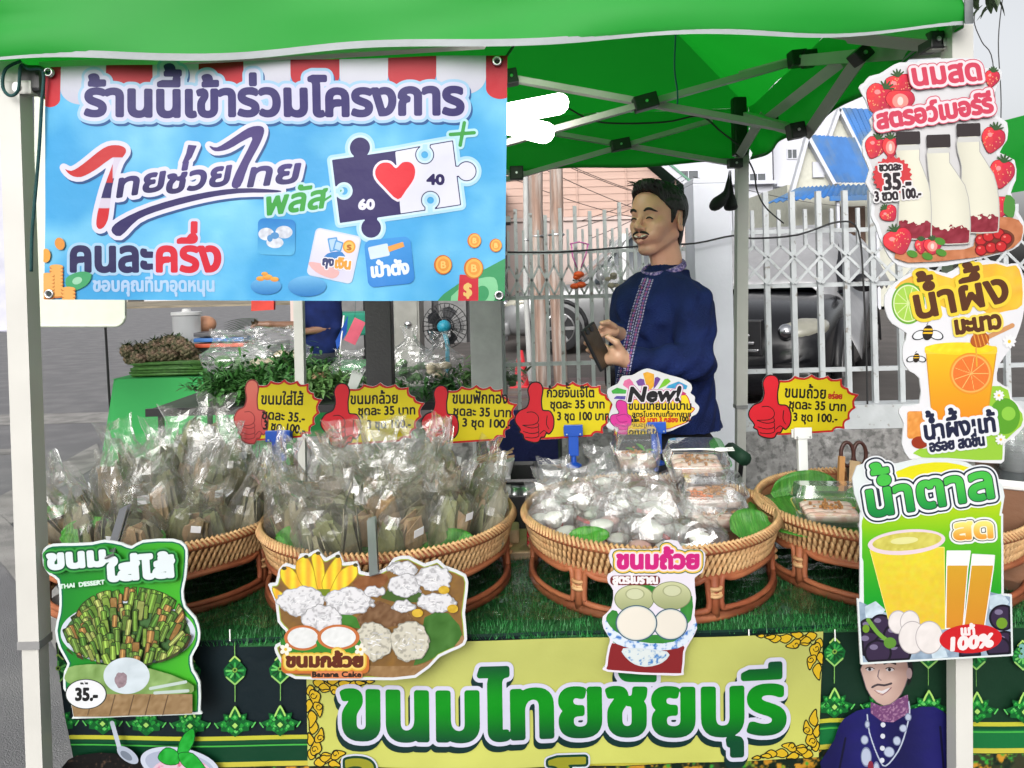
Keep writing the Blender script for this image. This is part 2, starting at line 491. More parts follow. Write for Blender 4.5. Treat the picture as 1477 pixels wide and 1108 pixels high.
# ---------------------------------------------------------------- signs
def Z(x0, y0, sc):
 return lambda *p: [(x0 + a / sc, y0 + b / sc) for a, b in p]
INK = mat('printed_vinyl', attr='ink', rough=0.5, var=0.05, vscale=5, bump=0.1, bscale=9, spec=0.25)
INKB = mat('printed_banner_vinyl', attr='ink', rough=0.5, var=0.06, vscale=4, bump=0.6, bscale=7, spec=0.22)
WBOARD = mat('white_foam_board', lin((196, 196, 200)), rough=0.5, var=0.02, bump=0.02)
STEEL = mat('brushed_steel', (0.55, 0.55, 0.56), rough=0.28, metal=1.0, var=0.08, bump=0.05)
BLACKP = mat('black_plastic', (0.012, 0.012, 0.014), rough=0.4, var=0.1, bump=0.05)
WHITEP = mat('white_plastic', (0.72, 0.72, 0.71), rough=0.4, var=0.03, bump=0.03)
BLUEP = mat('blue_clip_plastic', lin((22, 70, 160)), rough=0.35, var=0.05, bump=0.03)
CORD = mat('dark_green_cord', lin((14, 62, 62)), rough=0.8, var=0.2, vscale=60, bump=0.4, bscale=300)
def two_pass(pr, f, layers):
 for r_, c_ in layers: pr.fill(f, c_, r_)
def main_banner():
 d = 1.532; org = (400, 265)
 pr = Print(65, 79, 732, 434, d, h=1.3, dz=0.00003)
 t = board('banner', 'big blue vinyl banner with awning stripes and a heart puzzle at upper left', 'banner', *org, d)
 outline = pr.poly([(65, 97), (398, 88), (732, 80), (730, 260), (728, 434), (400, 434), (67, 432), (66, 260)])
 def wave(x, y):
  x = np.asarray(x, float); y = np.asarray(y, float)
  return 0.004 * np.sin(x / 37.0 + y / 160) + 0.003 * np.sin(x / 90.0 - y / 60.0) + 0.008 * (vnoise(x, y, 95, 1) - 0.5)
 def bg(X, Y):
  n = vnoise(X, Y, 70, 3)
  base = np.array([70, 168, 226.0]); alt = np.array([130, 206, 240.0])
  t_ = np.clip((n - 0.35) * 2.2, 0, 1)
  return [base[i] * (1 - t_) + alt[i] * t_ for i in range(3)]
 pr.fill(outline, bg)
 inside = lambda f: np.maximum(f, outline)
 stripes = [(58, 88, 155, 1), (88, 154, 152, 0), (154, 219, 140, 1), (219, 285, 138, 0), (285, 352, 136, 1), (352, 420, 138, 0),
    (420, 490, 134, 1), (490, 560, 136, 0), (560, 630, 134, 1), (630, 701, 138, 0), (701, 742, 143, 1)]
 for a, b, yb, red in stripes:
  r_ = (b - a) / 2
  f = np.minimum(pr.rbox(a, 60, b, yb - r_ * 0.75), pr.ell((a + b) / 2, yb - r_ * 0.75, r_, r_ * 0.75))
  col = vgrad((176, 34, 50), (205, 40, 52), 80, 150) if red else vgrad((222, 222, 234), (196, 196, 216), 90, 150)
  pr.fill(inside(f), col)
 NAVY = (52, 44, 108)
 f = pr.text('ร้านนี้เข้าร่วมโครงการ', 124, 670, 167, 66, ang=-0.2)
 for r_, c_ in ((13, (40, 90, 150)),):
  pr.fill(inside(np.roll(np.roll(f, 3, 0), 2, 1)), c_, r_ - 1)
 two_pass(pr, f, [(12.5, (166, 206, 238)), (8.5, (214, 214, 240)), (3.1, NAVY)])
 # script logo
 z = Z(80, 170, 3.517)
 parts = pr.text('ทย', z((300, 0))[0][0], z((560, 0))[0][0], z((0, 405))[0][1], 44, ang=-10, skew=0.35)
 parts = np.minimum(parts, pr.text('ช่วย', z((545, 0))[0][0], z((900, 0))[0][0], z((0, 385))[0][1] , 46, ang=-8, skew=0.32))
 parts = np.minimum(parts, pr.text('ทย', z((965, 0))[0][0], z((1240, 0))[0][0], z((0, 352))[0][1], 46, ang=-6, skew=0.32))
 mai1 = pr.poly(z((50, 255), (90, 270), (150, 235), (250, 155), (310, 138), (355, 150), (362, 180), (330, 230), (300, 330), (285, 420), (270, 520), (240, 565), (212, 555), (215, 490), (250, 360), (300, 215), (270, 225), (210, 270), (140, 305), (85, 295)), smooth=3)
 mai2 = pr.poly(z((778, 140), (820, 150), (890, 110), (980, 52), (1040, 42), (1060, 65), (1040, 130), (985, 240), (945, 350), (900, 350), (920, 280), (1000, 110), (960, 115), (880, 160), (810, 170)), smooth=3)
 hook = pr.poly(z((670, 135), (715, 140), (690, 200), (660, 235), (640, 230), (660, 180)))
 sw = pr.poly(z((285, 570), (330, 520), (480, 450), (700, 390), (930, 360), (1130, 368), (1125, 380), (940, 385), (760, 410), (560, 460), (420, 515), (330, 600)), smooth=3)
 allf = np.minimum(np.minimum(np.minimum(parts - 2.0, mai1), np.minimum(mai2, hook)), sw)
 pr.fill(np.roll(np.roll(allf, 3, 0), 2, 1), (40, 84, 140), 5.5)
 pr.fill(allf, (222, 222, 242), 6.0)
 pr.fill(parts, vgrad((74, 60, 130), (34, 28, 82), 235, 285), 2.0)
 pr.fill(np.minimum(mai2, hook), (66, 50, 118)); pr.fill(sw, (46, 38, 98))
 def m1(X, Y):
  Y = np.where((X < 164) & (Y < 264), 200, Y); r_ = np.where(Y < 228, 200, np.where(Y < 258, 214, np.where(Y < 286, 46, np.where(Y < 300, 216, 206))))
  g_ = np.where(Y < 228, 48, np.where(Y < 258, 206, np.where(Y < 286, 40, np.where(Y < 300, 208, 40))))
  b_ = np.where(Y < 228, 52, np.where(Y < 258, 226, np.where(Y < 286, 100, np.where(Y < 300, 226, 48))))
  return [r_, g_, b_]
 pr.fill(mai1, m1, -0.6, dense=True)
 f = pr.text('พลัส', 381, 470, 311, 44, ang=-8, skew=0.3)
 f = np.minimum(f, pr.line([(466, 290), (478, 282), (491, 275)]) - 0)
 two_pass(pr, f, [(5, (190, 225, 235)), (1.6, (58, 160, 66))])
 f = pr.text('คนละ', 101, 221, 391, 62); two_pass(pr, f, [(6.5, (168, 206, 236)), (2.6, (34, 30, 84))])
 f = pr.text('ครึ่ง', 222, 322, 391, 62); two_pass(pr, f, [(6.5, (196, 206, 236)), (2.6, (206, 30, 52))])
 f = pr.text('ขอบคุณที่มาอุดหนุน', 134, 312, 420, 27); two_pass(pr, f, [(1.0, (176, 206, 240))])
 # puzzle
 dk = np.minimum(pr.rbox(0, 0, 1, 1), 99) * 0 + 99
 dk = pr.poly([(479, 231), (570, 219), (578, 309), (491, 321)])
 for c_ in ((519, 213, 14), (536, 329, 13.5)): dk = np.minimum(dk, pr.ell(*c_[:2], c_[2], c_[2]))
 dk = np.minimum(dk, np.minimum(pr.rbox(511, 215, 527, 235), pr.rbox(528, 305, 544, 325)))
 nt = np.minimum(pr.ell(496, 275.5, 13.5, 13.5), pr.rbox(480, 268, 492, 283))
 dk = np.maximum(dk, -nt)
 wh = pr.poly([(570, 219), (653, 204), (664, 295), (578, 309)])
 wh = np.minimum(wh, np.minimum(pr.ell(673, 247, 13.5, 13.5), pr.rbox(655, 240, 668, 254)))
 wh = np.maximum(wh, -np.minimum(pr.ell(613, 224, 13, 13), pr.rbox(606, 205, 621, 222)))
 wh = np.maximum(wh, -np.minimum(pr.ell(621, 289, 13, 13), pr.rbox(613, 290, 628, 310)))
 both = np.minimum(dk, wh)
 pr.fill(both, (176, 220, 244), 8); pr.fill(both, (206, 232, 248), 4)
 pr.fill(both, (44, 34, 92), 0.8); pr.fill(wh, (226, 228, 244), -0.6); pr.fill(dk, (44, 34, 96), 0)
 hz = Z(350, 60, 2.77)
 ht = pr.poly(hz((622, 632), (570, 585), (535, 545), (533, 510), (555, 487), (590, 487), (614, 508), (640, 485), (672, 485), (690, 510), (685, 550), (655, 595)), smooth=3)
 pr.fill(ht, (236, 226, 240), 3.4); pr.fill(ht, (224, 44, 58))
 pr.fill(pr.text('60', 517, 541, 302, 20), (226, 226, 244), 1.2)
 pr.fill(pr.text('40', 616, 641, 266, 20), (44, 34, 92), 1.2)
 f = np.minimum(pr.line([(650, 195), (684, 192)]), pr.line([(670, 178), (664, 210)]))
 pr.fill(f, (180, 226, 236), 6); pr.fill(f, (60, 158, 70), 2.6)
 # app cards
 pr.fill(pr.rbox(373, 316, 426, 368, 8, 2), vgrad((46, 130, 206), (96, 186, 232), 316, 368))
 for c_ in ((385, 338, 11, 9), (410, 335, 12, 9), (397, 350, 12, 8)): pr.fill(pr.ell(*c_), noisy((214, 220, 232), 40, 5), 0, dense=True)
 for c_ in ((397, 340, 6, 5), (390, 344, 4, 5)): pr.fill(pr.ell(*c_), (90, 150, 206))
 pr.fill(pr.rbox(448, 334, 516, 404, 7, 12), (206, 216, 238)); pr.fill(pr.rbox(450, 336, 514, 402, 6, 12), vgrad((226, 226, 242), (212, 210, 232), 336, 400))
 pr.fill(pr.poly([(466, 380), (472, 366), (494, 364), (500, 382), (490, 390)], smooth=3), (60, 130, 200))
 for p_ in ([(472, 344), (486, 342), (490, 360), (476, 364)], [(484, 346), (496, 350), (492, 364), (480, 360)]): pr.fill(pr.poly(p_), (86, 156, 214)); pr.fill(pr.poly(p_), (176, 206, 236), -2)
 pr.fill(pr.ell(504, 356, 9.5, 9.5), (232, 160, 60)); pr.fill(pr.ell(504, 356, 7, 7), (244, 196, 100)); pr.fill(pr.text('S', 500, 508, 361, 11), (180, 110, 40), 0.6)
 pr.fill(pr.poly([(445, 378), (470, 382), (490, 392), (480, 402), (455, 392)], smooth=3), (226, 178, 178))
 f = pr.text('ถุง', 464, 482, 382, 17, ang=6); two_pass(pr, f, [(2.5, (230, 230, 240)), (0.9, (50, 60, 110))])
 f = pr.text('เงิน', 482, 507, 386, 20, ang=6); two_pass(pr, f, [(2.5, (235, 235, 240)), (1.1, (226, 160, 60))])
 pr.fill(pr.rbox(529, 344, 596, 412, 10, -6), vgrad((62, 150, 222), (40, 128, 208), 344, 412))
 pr.fill(pr.rbox(533, 354, 562, 372, 2, -12), (206, 224, 240)); pr.fill(pr.poly([(560, 356), (582, 349), (584, 356), (562, 364)]), (230, 160, 80))
 pr.fill(pr.text('เป๋าตัง', 536, 592, 400, 26, ang=-6), (226, 236, 248), 1.3)
 # pouches with coins
 for cx_, cy_, rx_, ry_ in ((384, 413, 22, 12), (443, 413, 28, 15)):
  pr.fill(pr.ell(cx_, cy_, rx_, ry_), vgrad((116, 186, 232), (36, 120, 190), cy_ - ry_, cy_ + ry_))
 for c_ in ((376, 402, 5), (386, 400, 6), (396, 403, 5), (382, 395, 4)): pr.fill(pr.ell(c_[0], c_[1], c_[2] * 1.2, c_[2] * 0.7), vgrad((240, 190, 90), (210, 130, 50), c_[1] - 4, c_[1] + 4))
 # money and coins
 pr.fill(inside(pr.poly([(631, 434), (640, 424), (675, 400), (700, 388), (734, 370), (734, 436)])), (58, 150, 96))
 pr.fill(inside(pr.poly([(650, 434), (672, 410), (700, 400), (716, 404), (712, 434)], smooth=3)), (130, 200, 150))
 pr.fill(inside(pr.ell(695, 424, 10, 12, 20)), (58, 150, 96))
 pr.fill(inside(pr.poly([(663, 396), (690, 398), (690, 436), (660, 436)])), (198, 40, 56)); pr.fill(pr.text('$', 668, 681, 427, 26), (226, 190, 110), 1.0)
 for cx_, cy_, r_ in ((639, 382, 13), (684, 347, 10), (715, 354, 9), (683, 387, 14)):
  pr.fill(pr.ell(cx_, cy_, r_, r_ * 1.08), (200, 110, 40)); pr.fill(pr.ell(cx_ + 0.8, cy_, r_ * 0.86, r_ * 0.95), (240, 176, 80)); pr.fill(pr.ell(cx_ + .8, cy_, r_ * 0.62, r_ * 0.7), (226, 150, 60))
  pr.fill(pr.text('฿' if 0 else 'B', cx_ - r_ * .3, cx_ + r_ * .35, cy_ + r_ * .38, r_ * 1.1), (244, 196, 110), 0.4)
 pr.fill(pr.poly([(98, 402), (118, 392), (134, 396), (126, 412), (104, 420)], smooth=3), (70, 166, 110)); pr.fill(pr.ell(114, 405, 7, 5, -25), (160, 214, 180))
 for cx_, y0_, n_ in ((85, 386, 9), (73, 398, 7), (102, 418, 4)):
  for k_ in range(n_):
   yy = y0_ + k_ * 5
   pr.fill(inside(pr.ell(cx_, yy, 10, 4.2)), (200, 120, 56)); pr.fill(inside(pr.ell(cx_, yy - 1.4, 9.6, 3)), (238, 178, 96))
 pr.fill(pr.ell(90, 352, 7, 9, -20), (224, 150, 66)); pr.fill(inside(pr.ell(70, 369, 7, 10)), (236, 166, 70))
 for p_ in ((74, 106), (717, 90), (75, 424), (720, 426)):
  pr.fill(pr.ell(*p_, 6.5, 6.5), (226, 226, 226)); pr.fill(pr.ell(*p_, 3.6, 3.6), (60, 70, 70))
 pr.build('print', t, INKB, org, zoff=0.001, warp=wave)
 plate(pr, outline, 0, 0.0012, WHITEP, t, org, 'sheet', warp=wave)
 for p_ in ((74, 106), (717, 90), (75, 424), (720, 426)):
  k = d / FPX; mb = MB(); c = ((p_[0] - org[0]) * k, -0.010, -(p_[1] - org[1]) * k)
  mb.tube([(c[0] + math.cos(a) * .0075, c[1], c[2] + math.sin(a) * .0075) for a in np.linspace(0, 2 * math.pi, 16, endpoint=False)], 0.0022, 6, closed=True)
  mb.build('eyelet', STEEL, t, smooth=True, local=True)
main_banner()
# ---- thumbs-up price cards
TH = [(640, 150), (655, 133), (680, 128), (705, 140), (716, 175), (708, 230), (712, 290), (728, 300), (758, 305), (778, 345), (776, 405), (752, 440), (738, 430), (725, 458), (706, 460), (690, 488), (650, 488), (612, 472), (604, 444), (583, 430), (588, 412), (560, 370), (560, 335), (585, 300), (625, 280), (640, 230), (632, 180)]
FING = [[(625, 310), (660, 308), (688, 330), (690, 365), (660, 385), (600, 388)], [(600, 388), (650, 405), (692, 395), (688, 375)], [(604, 425), (650, 438), (692, 428), (690, 400)], [(615, 460), (655, 465), (692, 455), (692, 430)], [(742, 330), (738, 380), (752, 410)], [(700, 440), (722, 420), (738, 430)]]
TIPS = [(718, 160), (800, 134), (890, 126), (975, 134), (1047, 150), (1082, 205), (1135, 240), (1120, 315), (1090, 380), (1062, 435), (1000, 452), (735, 470), (690, 470), (690, 250)]
def price_card(box, d, label, lines, hand=((236, 36, 52), (214, 26, 42)), thumbx=1.0, line=(30, 6, 10)):
 x0, y0, x1, y1 = box; org = ((x0 + x1) / 2, y1)
 sx, sy = (x1 - x0) / 580.0, (y1 - y0) / 365.0
 tr = lambda p: (x0 + (p[0] - 557) * sx, y0 + (p[1] - 126) * sy)
 pr = Print(x0, y0, x1, y1, d, h=1.0)
 t = board('price_card', label, 'price sign', *org, d, 'yellow starburst price cards with thumbs up')
 pts = []
 T = [tr(p) for p in TIPS]
 for i in range(len(T)):
  a, b = T[i], T[(i + 1) % len(T)]
  pts.append(a)
  if i < 10:
   mx, my = (a[0] + b[0]) / 2, (a[1] + b[1]) / 2
   cx_, cy_ = tr((900, 300)); dx, dy = cx_ - mx, cy_ - my; L_ = math.hypot(dx, dy)
   for q, w_ in ((0.25, .7), (0.5, 1), (0.75, .7)):
    pts.append((a[0] + (b[0] - a[0]) * q + dx / L_ * 4.5 * w_, a[1] + (b[1] - a[1]) * q + dy / L_ * 4.5 * w_))
 burst = pr.poly(pts); th = pr.poly([tr(p) for p in TH], smooth=3)
 outl = np.minimum(burst, th)
 pr.fill(burst, (206, 34, 34), 0.8)
 pr.fill(np.maximum(burst + 2.0, np.roll(np.roll(burst, 2, 0), -2, 1)), noisy((240, 218, 22), 7, 20), 0)
 pr.fill(th, line, 1.3); pr.fill(th, vgrad(hand[0], hand[1], y0 + 10, y1 + 25), -0.6)
 for fl in FING: pr.fill(pr.line([tr(p) for p in fl], smooth=3), line, 0.65)
 for body, a, b, base, size, ang, col in lines:
  pr.fill(pr.text(body, a, b, base, size, ang), col, 0.55)
 pr.build('print', t, INK, org, zoff=0.0005)
 plate(pr, outl, 1.0, 0.0025, WBOARD, t, org, 'card')
 return t
K = (24, 20, 16)
price_card((338, 548, 464, 640), 2.20, 'pale pink thumbs up price card, leftmost of the yellow starbursts', [
 ('ขนมใส่ไส้', 376, 438, 583, 23, 1, K), ('ชุดละ 35.-', 377, 440, 604, 19, 5, K), ('3 ชุด 100.-', 379, 440, 619, 18, 7, K)], hand=((240, 128, 112), (206, 60, 70)), line=(150, 60, 60))  # hand and outline paler than on the other cards
price_card((463, 553, 612, 646), 2.18, 'second starburst price card from the left, partly covered by bags', [
 ('ขนมกล้วย', 505, 575, 583, 22, -1, K), ('ชุดละ 35 บาท', 516, 600, 599, 18, -1, K), ('3 ชุด 100.-', 529, 593, 618, 17, -1, K)])
price_card((608, 556, 746, 644), 2.20, 'third starburst price card from the left, over the second tray', [
 ('ขนมฟักทอง', 652, 733, 582, 23, 0, K), ('ชุดละ 35 บาท', 653, 738, 599, 18, 2, K), ('3 ชุด 100.-', 666, 738, 615, 17, 2, K)])
price_card((743, 551, 888, 638), 2.17, 'yellow starburst price card on a blue clip touching the white New card', [
 ('ก้วยจั้นเจ๊โต', 788, 858, 573, 19, 0, K), ('ชุดละ 35 บาท', 793, 873, 589, 17, 0, K), ('3 ชุด 100 บาท', 803, 880, 606, 17, 0, K)])
price_card((1080, 541, 1238, 632), 2.20, 'rightmost starburst price card, on a white clip above the clamshell box', [
 ('ขนมถ้วย', 1131, 1192, 573, 23, 2, K), ('อร่อย', 1194, 1215, 575, 12, 2, (200, 50, 30)), ('ชุดละ 35 บาท', 1137, 1221, 589, 18, 3, K), ('3 ชุด 100.-', 1143, 1208, 607, 17, 2, K)])
def new_card():
 d = 2.15; org = (948, 625); z = Z(870, 525, 9.53)
 pr = Print(874, 530, 1012, 627, d, h=0.9)
 t = board('price_card', 'white cloud-shaped card with coloured stars, the word New and a magenta thumb', 'price sign', *org, d)
 outl = pr.poly(z((60, 350), (200, 270), (260, 170), (400, 155), (500, 100), (600, 65), (700, 85), (900, 150), (1080, 200), (1200, 270), (1220, 350), (1200, 400), (1260, 450), (1260, 520), (1320, 590), (1290, 680), (1210, 730), (1180, 800), (1060, 860), (900, 930), (750, 935), (600, 930), (380, 905), (250, 945), (120, 910), (40, 850), (90, 790), (80, 700), (130, 560), (80, 480)), smooth=3)
 pr.fill(outl, (232, 232, 236))
 ye = pr.poly(z((330, 520), (700, 480), (1080, 430), (1150, 450), (1180, 520), (1200, 590), (1250, 620), (1180, 700), (1170, 780), (1000, 850), (860, 890), (560, 880), (380, 870), (330, 700)), smooth=3)
 pr.fill(ye, (206, 40, 60), 1.2); pr.fill(ye, vgrad((246, 220, 40), (244, 200, 30), 575, 615))
 for pts, c_ in ((((110, 370), (190, 325), (320, 360), (310, 410), (130, 410)), (70, 176, 70)), (((140, 480), (180, 440), (310, 440), (300, 490)), (96, 84, 170)), (((290, 230), (360, 200), (400, 240), (450, 340), (350, 350), (270, 290)), (236, 120, 170)), (((450, 240), (510, 200), (560, 210), (580, 300), (480, 300)), (124, 80, 160)), (((545, 130), (605, 108), (700, 140), (700, 300), (650, 360), (600, 330), (560, 180)), (240, 176, 50)), (((710, 190), (745, 175), (790, 205), (740, 290), (690, 350)), (110, 66, 150)), (((840, 210), (890, 200), (930, 240), (860, 300), (750, 350)), (126, 200, 50)), (((900, 290), (1040, 240), (1160, 300), (1140, 350), (860, 330)), (60, 160, 210)), (((1060, 400), (1100, 380), (1150, 410), (1080, 435)), (200, 60, 110))):
  pr.fill(pr.poly(z(*pts)), noisy(c_, 18, 3))
 th = pr.poly(z((190, 520), (240, 500), (320, 540), (330, 680), (380, 720), (385, 800), (370, 880), (280, 905), (200, 890), (110, 810), (100, 740), (130, 700), (220, 680), (180, 590)), smooth=3)
 pr.fill(th, (90, 20, 80), 0.8); pr.fill(th, (226, 60, 160), -0.2)
 for l_ in (((180, 720), (300, 690), (360, 740)), ((180, 740), (230, 800), (330, 790)), ((160, 820), (260, 850), (360, 840))): pr.fill(pr.line(z(*l_), smooth=3), (140, 30, 110), 0.5)
 f = pr.text('New!', 904, 981, 579, 29, skew=0.22, ang=-1)
 two_pass(pr, f, [(4.0, (200, 80, 150)), (3.2, (238, 232, 240)), (1.4, (22, 20, 26))])
 pr.fill(pr.text('ขนมเทียนใบป่าน', 906, 998, 591, 16), K, 0.5)
 pr.fill(pr.text('สูตรโบราณแท้จากยาย', 911, 997, 601, 10), K, 0.3)
 pr.fill(pr.text('แพ็ค', 911, 922, 609, 9), K, 0.25); pr.fill(pr.text('35 บาท 3 กล่อง', 922, 978, 609, 10.5), (210, 60, 30), 0.5); pr.fill(pr.text('100.-', 979, 998, 608, 10.5), K, 0.5)
 pr.build('print', t, INK, org, zoff=0.0005); plate(pr, outl, 0, 0.0025, WBOARD, t, org, 'card')
new_card()
def clip_stand(px, ytop, d, m, label, h=0.10, w=0.045):
 p = P(px, ytop, d - 0.012)
 t = thing('sign_clip', label, 'clip', (p.x, p.y, p.z - h), 'clips holding the price cards')
 MB().box(p.x - w / 2, p.x + w / 2, p.y - .004, p.y + .002, p.z - .014, p.z + .018, bev=0.002).build('jaw', m, t)
 MB().box(p.x - w / 2, p.x + w / 2, p.y + .018, p.y + .024, p.z - .014, p.z + .010, bev=0.002).build('jaw', m, t)
 MB().box(p.x - w * .27, p.x + w * .27, p.y, p.y + .018, p.z - h + .03, p.z - .002, bev=0.003).build('stem', m, t)
 MB().lathe([(0.0, 0), (0.022, 0), (0.022, .005), (0.008, .012), (.006, .04), (0, .04)], (p.x, p.y + .01, p.z - h), 16, cap=False).build('foot', m, t, smooth=True, auto=40)
 for s in (-1, 1): MB().ball((p.x + s * w * .36, p.y - .006, p.z - .008), .003, 8, 5).build('rivet', STEEL, t, smooth=True)
 return t
clip_stand(401, 630, 2.18, BLUEP, 'blue clip gripping the card with the pale pink thumb', w=0.07)
clip_stand(827, 622, 2.15, BLUEP, 'blue clip with rivets gripping the starburst card left of the New card', w=0.052)
clip_stand(947, 618, 2.13, BLUEP, 'blue clip with rivets gripping the white New card', w=0.052)
clip_stand(1158, 626, 2.18, WHITEP, 'white clip stand under the rightmost starburst card', w=0.05, h=0.14)
# ---- hanging picture signs
def leafy_bundle(pr, clip, n, box, cols, seed):
 rr = random.Random(seed)
 for i in range(n):
  x = rr.uniform(box[0], box[2]); y = box[1] + (box[3] - box[1]) * (i / n) + rr.uniform(-3, 3)
  w = rr.uniform(2.5, 5.5); h = rr.uniform(16, 30); a = (x - (box[0] + box[2]) / 2) / (box[2] - box[0]) * 70 + rr.uniform(-14, 14)
  c = rr.choice(cols)
  f = np.maximum(pr.rbox(x - w, y - h / 2, x + w, y + h / 2, 2, a), clip)
  pr.fill(f, tuple(k * 0.45 for k in c), 0.6); pr.fill(f, noisy(c, 22, 4), -0.4)
  if rr.random() < 0.7:
   f2 = np.maximum(pr.rbox(x - w * .35, y - h / 2, x + w * .25, y + h / 2, 1, a), clip)
   pr.fill(f2, tuple(min(255, k * 1.35 + 14) for k in c), -0.3)
def sign_sai_sai():
 d = 1.555; org = (178, 790); z = Z(0, 758, 3.166)
 pr = Print(60, 774, 290, 1038, d, h=1.2)
 t = board('hanging_sign', 'green picture sign of leaf wrapped dessert, clipped to the leftmost tray', 'picture sign', *org, d)
 o = pr.poly(z((192, 140), (200, 105), (240, 85), (330, 82), (420, 78), (480, 66), (560, 80), (600, 95), (650, 68), (790, 62), (848, 90), (858, 140), (850, 240), (838, 300), (850, 370), (895, 420), (915, 490), (905, 550), (878, 600), (885, 660), (915, 715), (915, 845), (900, 862), (600, 872), (350, 882), (335, 870), (320, 790), (290, 745), (293, 665), (308, 630), (270, 560), (252, 480), (268, 400), (272, 330), (262, 250), (225, 225), (200, 185)), smooth=2)
 pr.fill(o, (226, 236, 236)); pr.fill(o, (0, 104, 76), -3.4)
 pr.fill(o, lambda X, Y: [20 + 50 * np.clip((X - 90) / 180, 0, 1), 130 + 50 * np.clip((X - 90) / 180, 0, 1), 40 + 0 * X], -5.4)
 bowl = pr.ell(*z((585, 490))[0], 94, 45)
 pr.fill(bowl, (206, 216, 228), 1.5); pr.fill(bowl, (70, 110, 60), -2)
 heap = np.minimum(np.maximum(bowl, -(pr.Y - 880) * -1 * 0), pr.ell(*z((600, 420))[0], 78, 44))
 heap = np.minimum(heap, bowl + 2)
 leafy_bundle(pr, heap, 210, z((320, 300), (860, 610))[0] + z((320, 300), (860, 610))[1], [(96, 132, 48), (120, 150, 60), (70, 110, 40), (140, 150, 80), (146, 110, 60), (90, 120, 50)], 3)
 lf = pr.poly(z((310, 640), (420, 620), (520, 625), (700, 640), (870, 700), (885, 750), (500, 760), (320, 700)), smooth=2)
 pr.fill(np.maximum(lf, o + 6), noisy((126, 160, 90), 34, 12))
 pr.fill(np.maximum(pr.rbox(*z((340, 755))[0], *z((890, 858))[0]), o + 6), noisy((150, 122, 86), 24, 5))
 for x_ in (430, 530, 615, 690, 770): pr.fill(pr.line(z((x_ + 10, 760), (x_ - 14, 850))), (96, 74, 52), 0.8)
 pr.fill(pr.ell(*z((592, 672))[0], 33, 26), noisy((206, 218, 226), 14, 10)); pr.fill(pr.ell(*z((568, 690))[0], 9, 11) + 5 * (vnoise(pr.X, pr.Y, 5) - .5), noisy((150, 130, 138), 26, 3), dense=True)
 for a_ in ((700, 730, 860, 700), (720, 750, 870, 740)): pr.fill(pr.line(z(a_[:2], a_[2:])), (190, 206, 200), 2.2)
 f = np.minimum(pr.text('ขนม', *[q[0] for q in z((232, 0), (505, 0))], z((0, 186))[0][1], 34, ang=-4), pr.text('ใส่ไส้', *[q[0] for q in z((500, 0), (815, 0))], z((0, 240))[0][1], 38, ang=-4))
 two_pass(pr, f, [(8, (50, 150, 60)), (5.5, (0, 84, 44)), (3.0, (222, 232, 236))])
 pr.fill(pr.text('THAI  DESSERT', *[q[0] for q in z((290, 0), (495, 0))], z((0, 278))[0][1], 9, ang=-6), (206, 230, 216), 0.45)
 e = pr.ell(*z((408, 755))[0], 29, 21); pr.fill(e, (40, 50, 44), 0.6); pr.fill(e, (228, 230, 234), -0.6)
 pr.fill(pr.text('35.-', *[q[0] for q in z((358, 0), (462, 0))], z((0, 783))[0][1], 25), (22, 22, 24), 1.2)
 pr.fill(pr.text('ขนมไทย', *[q[0] for q in z((382, 0), (418, 0))], z((0, 711))[0][1], 5), (50, 50, 50), 0.2)
 pr.build('print', t, INK, org, zoff=0.0005); plate(pr, o, 0, 0.003, WBOARD, t, org, 'panel')
sign_sai_sai()
def shaggy(pr, cx, cy, rx, ry, base=(222, 222, 224), ang=0, seed=1):
 rr = random.Random(seed)
 e = pr.ell(cx, cy, rx, ry, ang)
 wob = (vnoise(pr.X, pr.Y, 7, 2) - 0.5) * 7
 pr.fill(e + wob, tuple(k * 0.72 for k in base), 0.8); pr.fill(e + wob, noisy(base, 30, 4, 2, c2=tuple(k * 0.80 for k in base), thr=0.56), -0.5, dense=True)
 for k in range(int(rx * 0.7)):
  a = rr.uniform(0, 6.28); q = rr.uniform(0, .8); x = cx + math.cos(a) * rx * q; y = cy + math.sin(a) * ry * q; b = rr.uniform(0, 3.14)
  pr.fill(pr.line([(x, y), (x + math.cos(b) * 7, y + math.sin(b) * 4)]), rr.choice([(238, 238, 240), (190, 192, 196)]), 0.7)
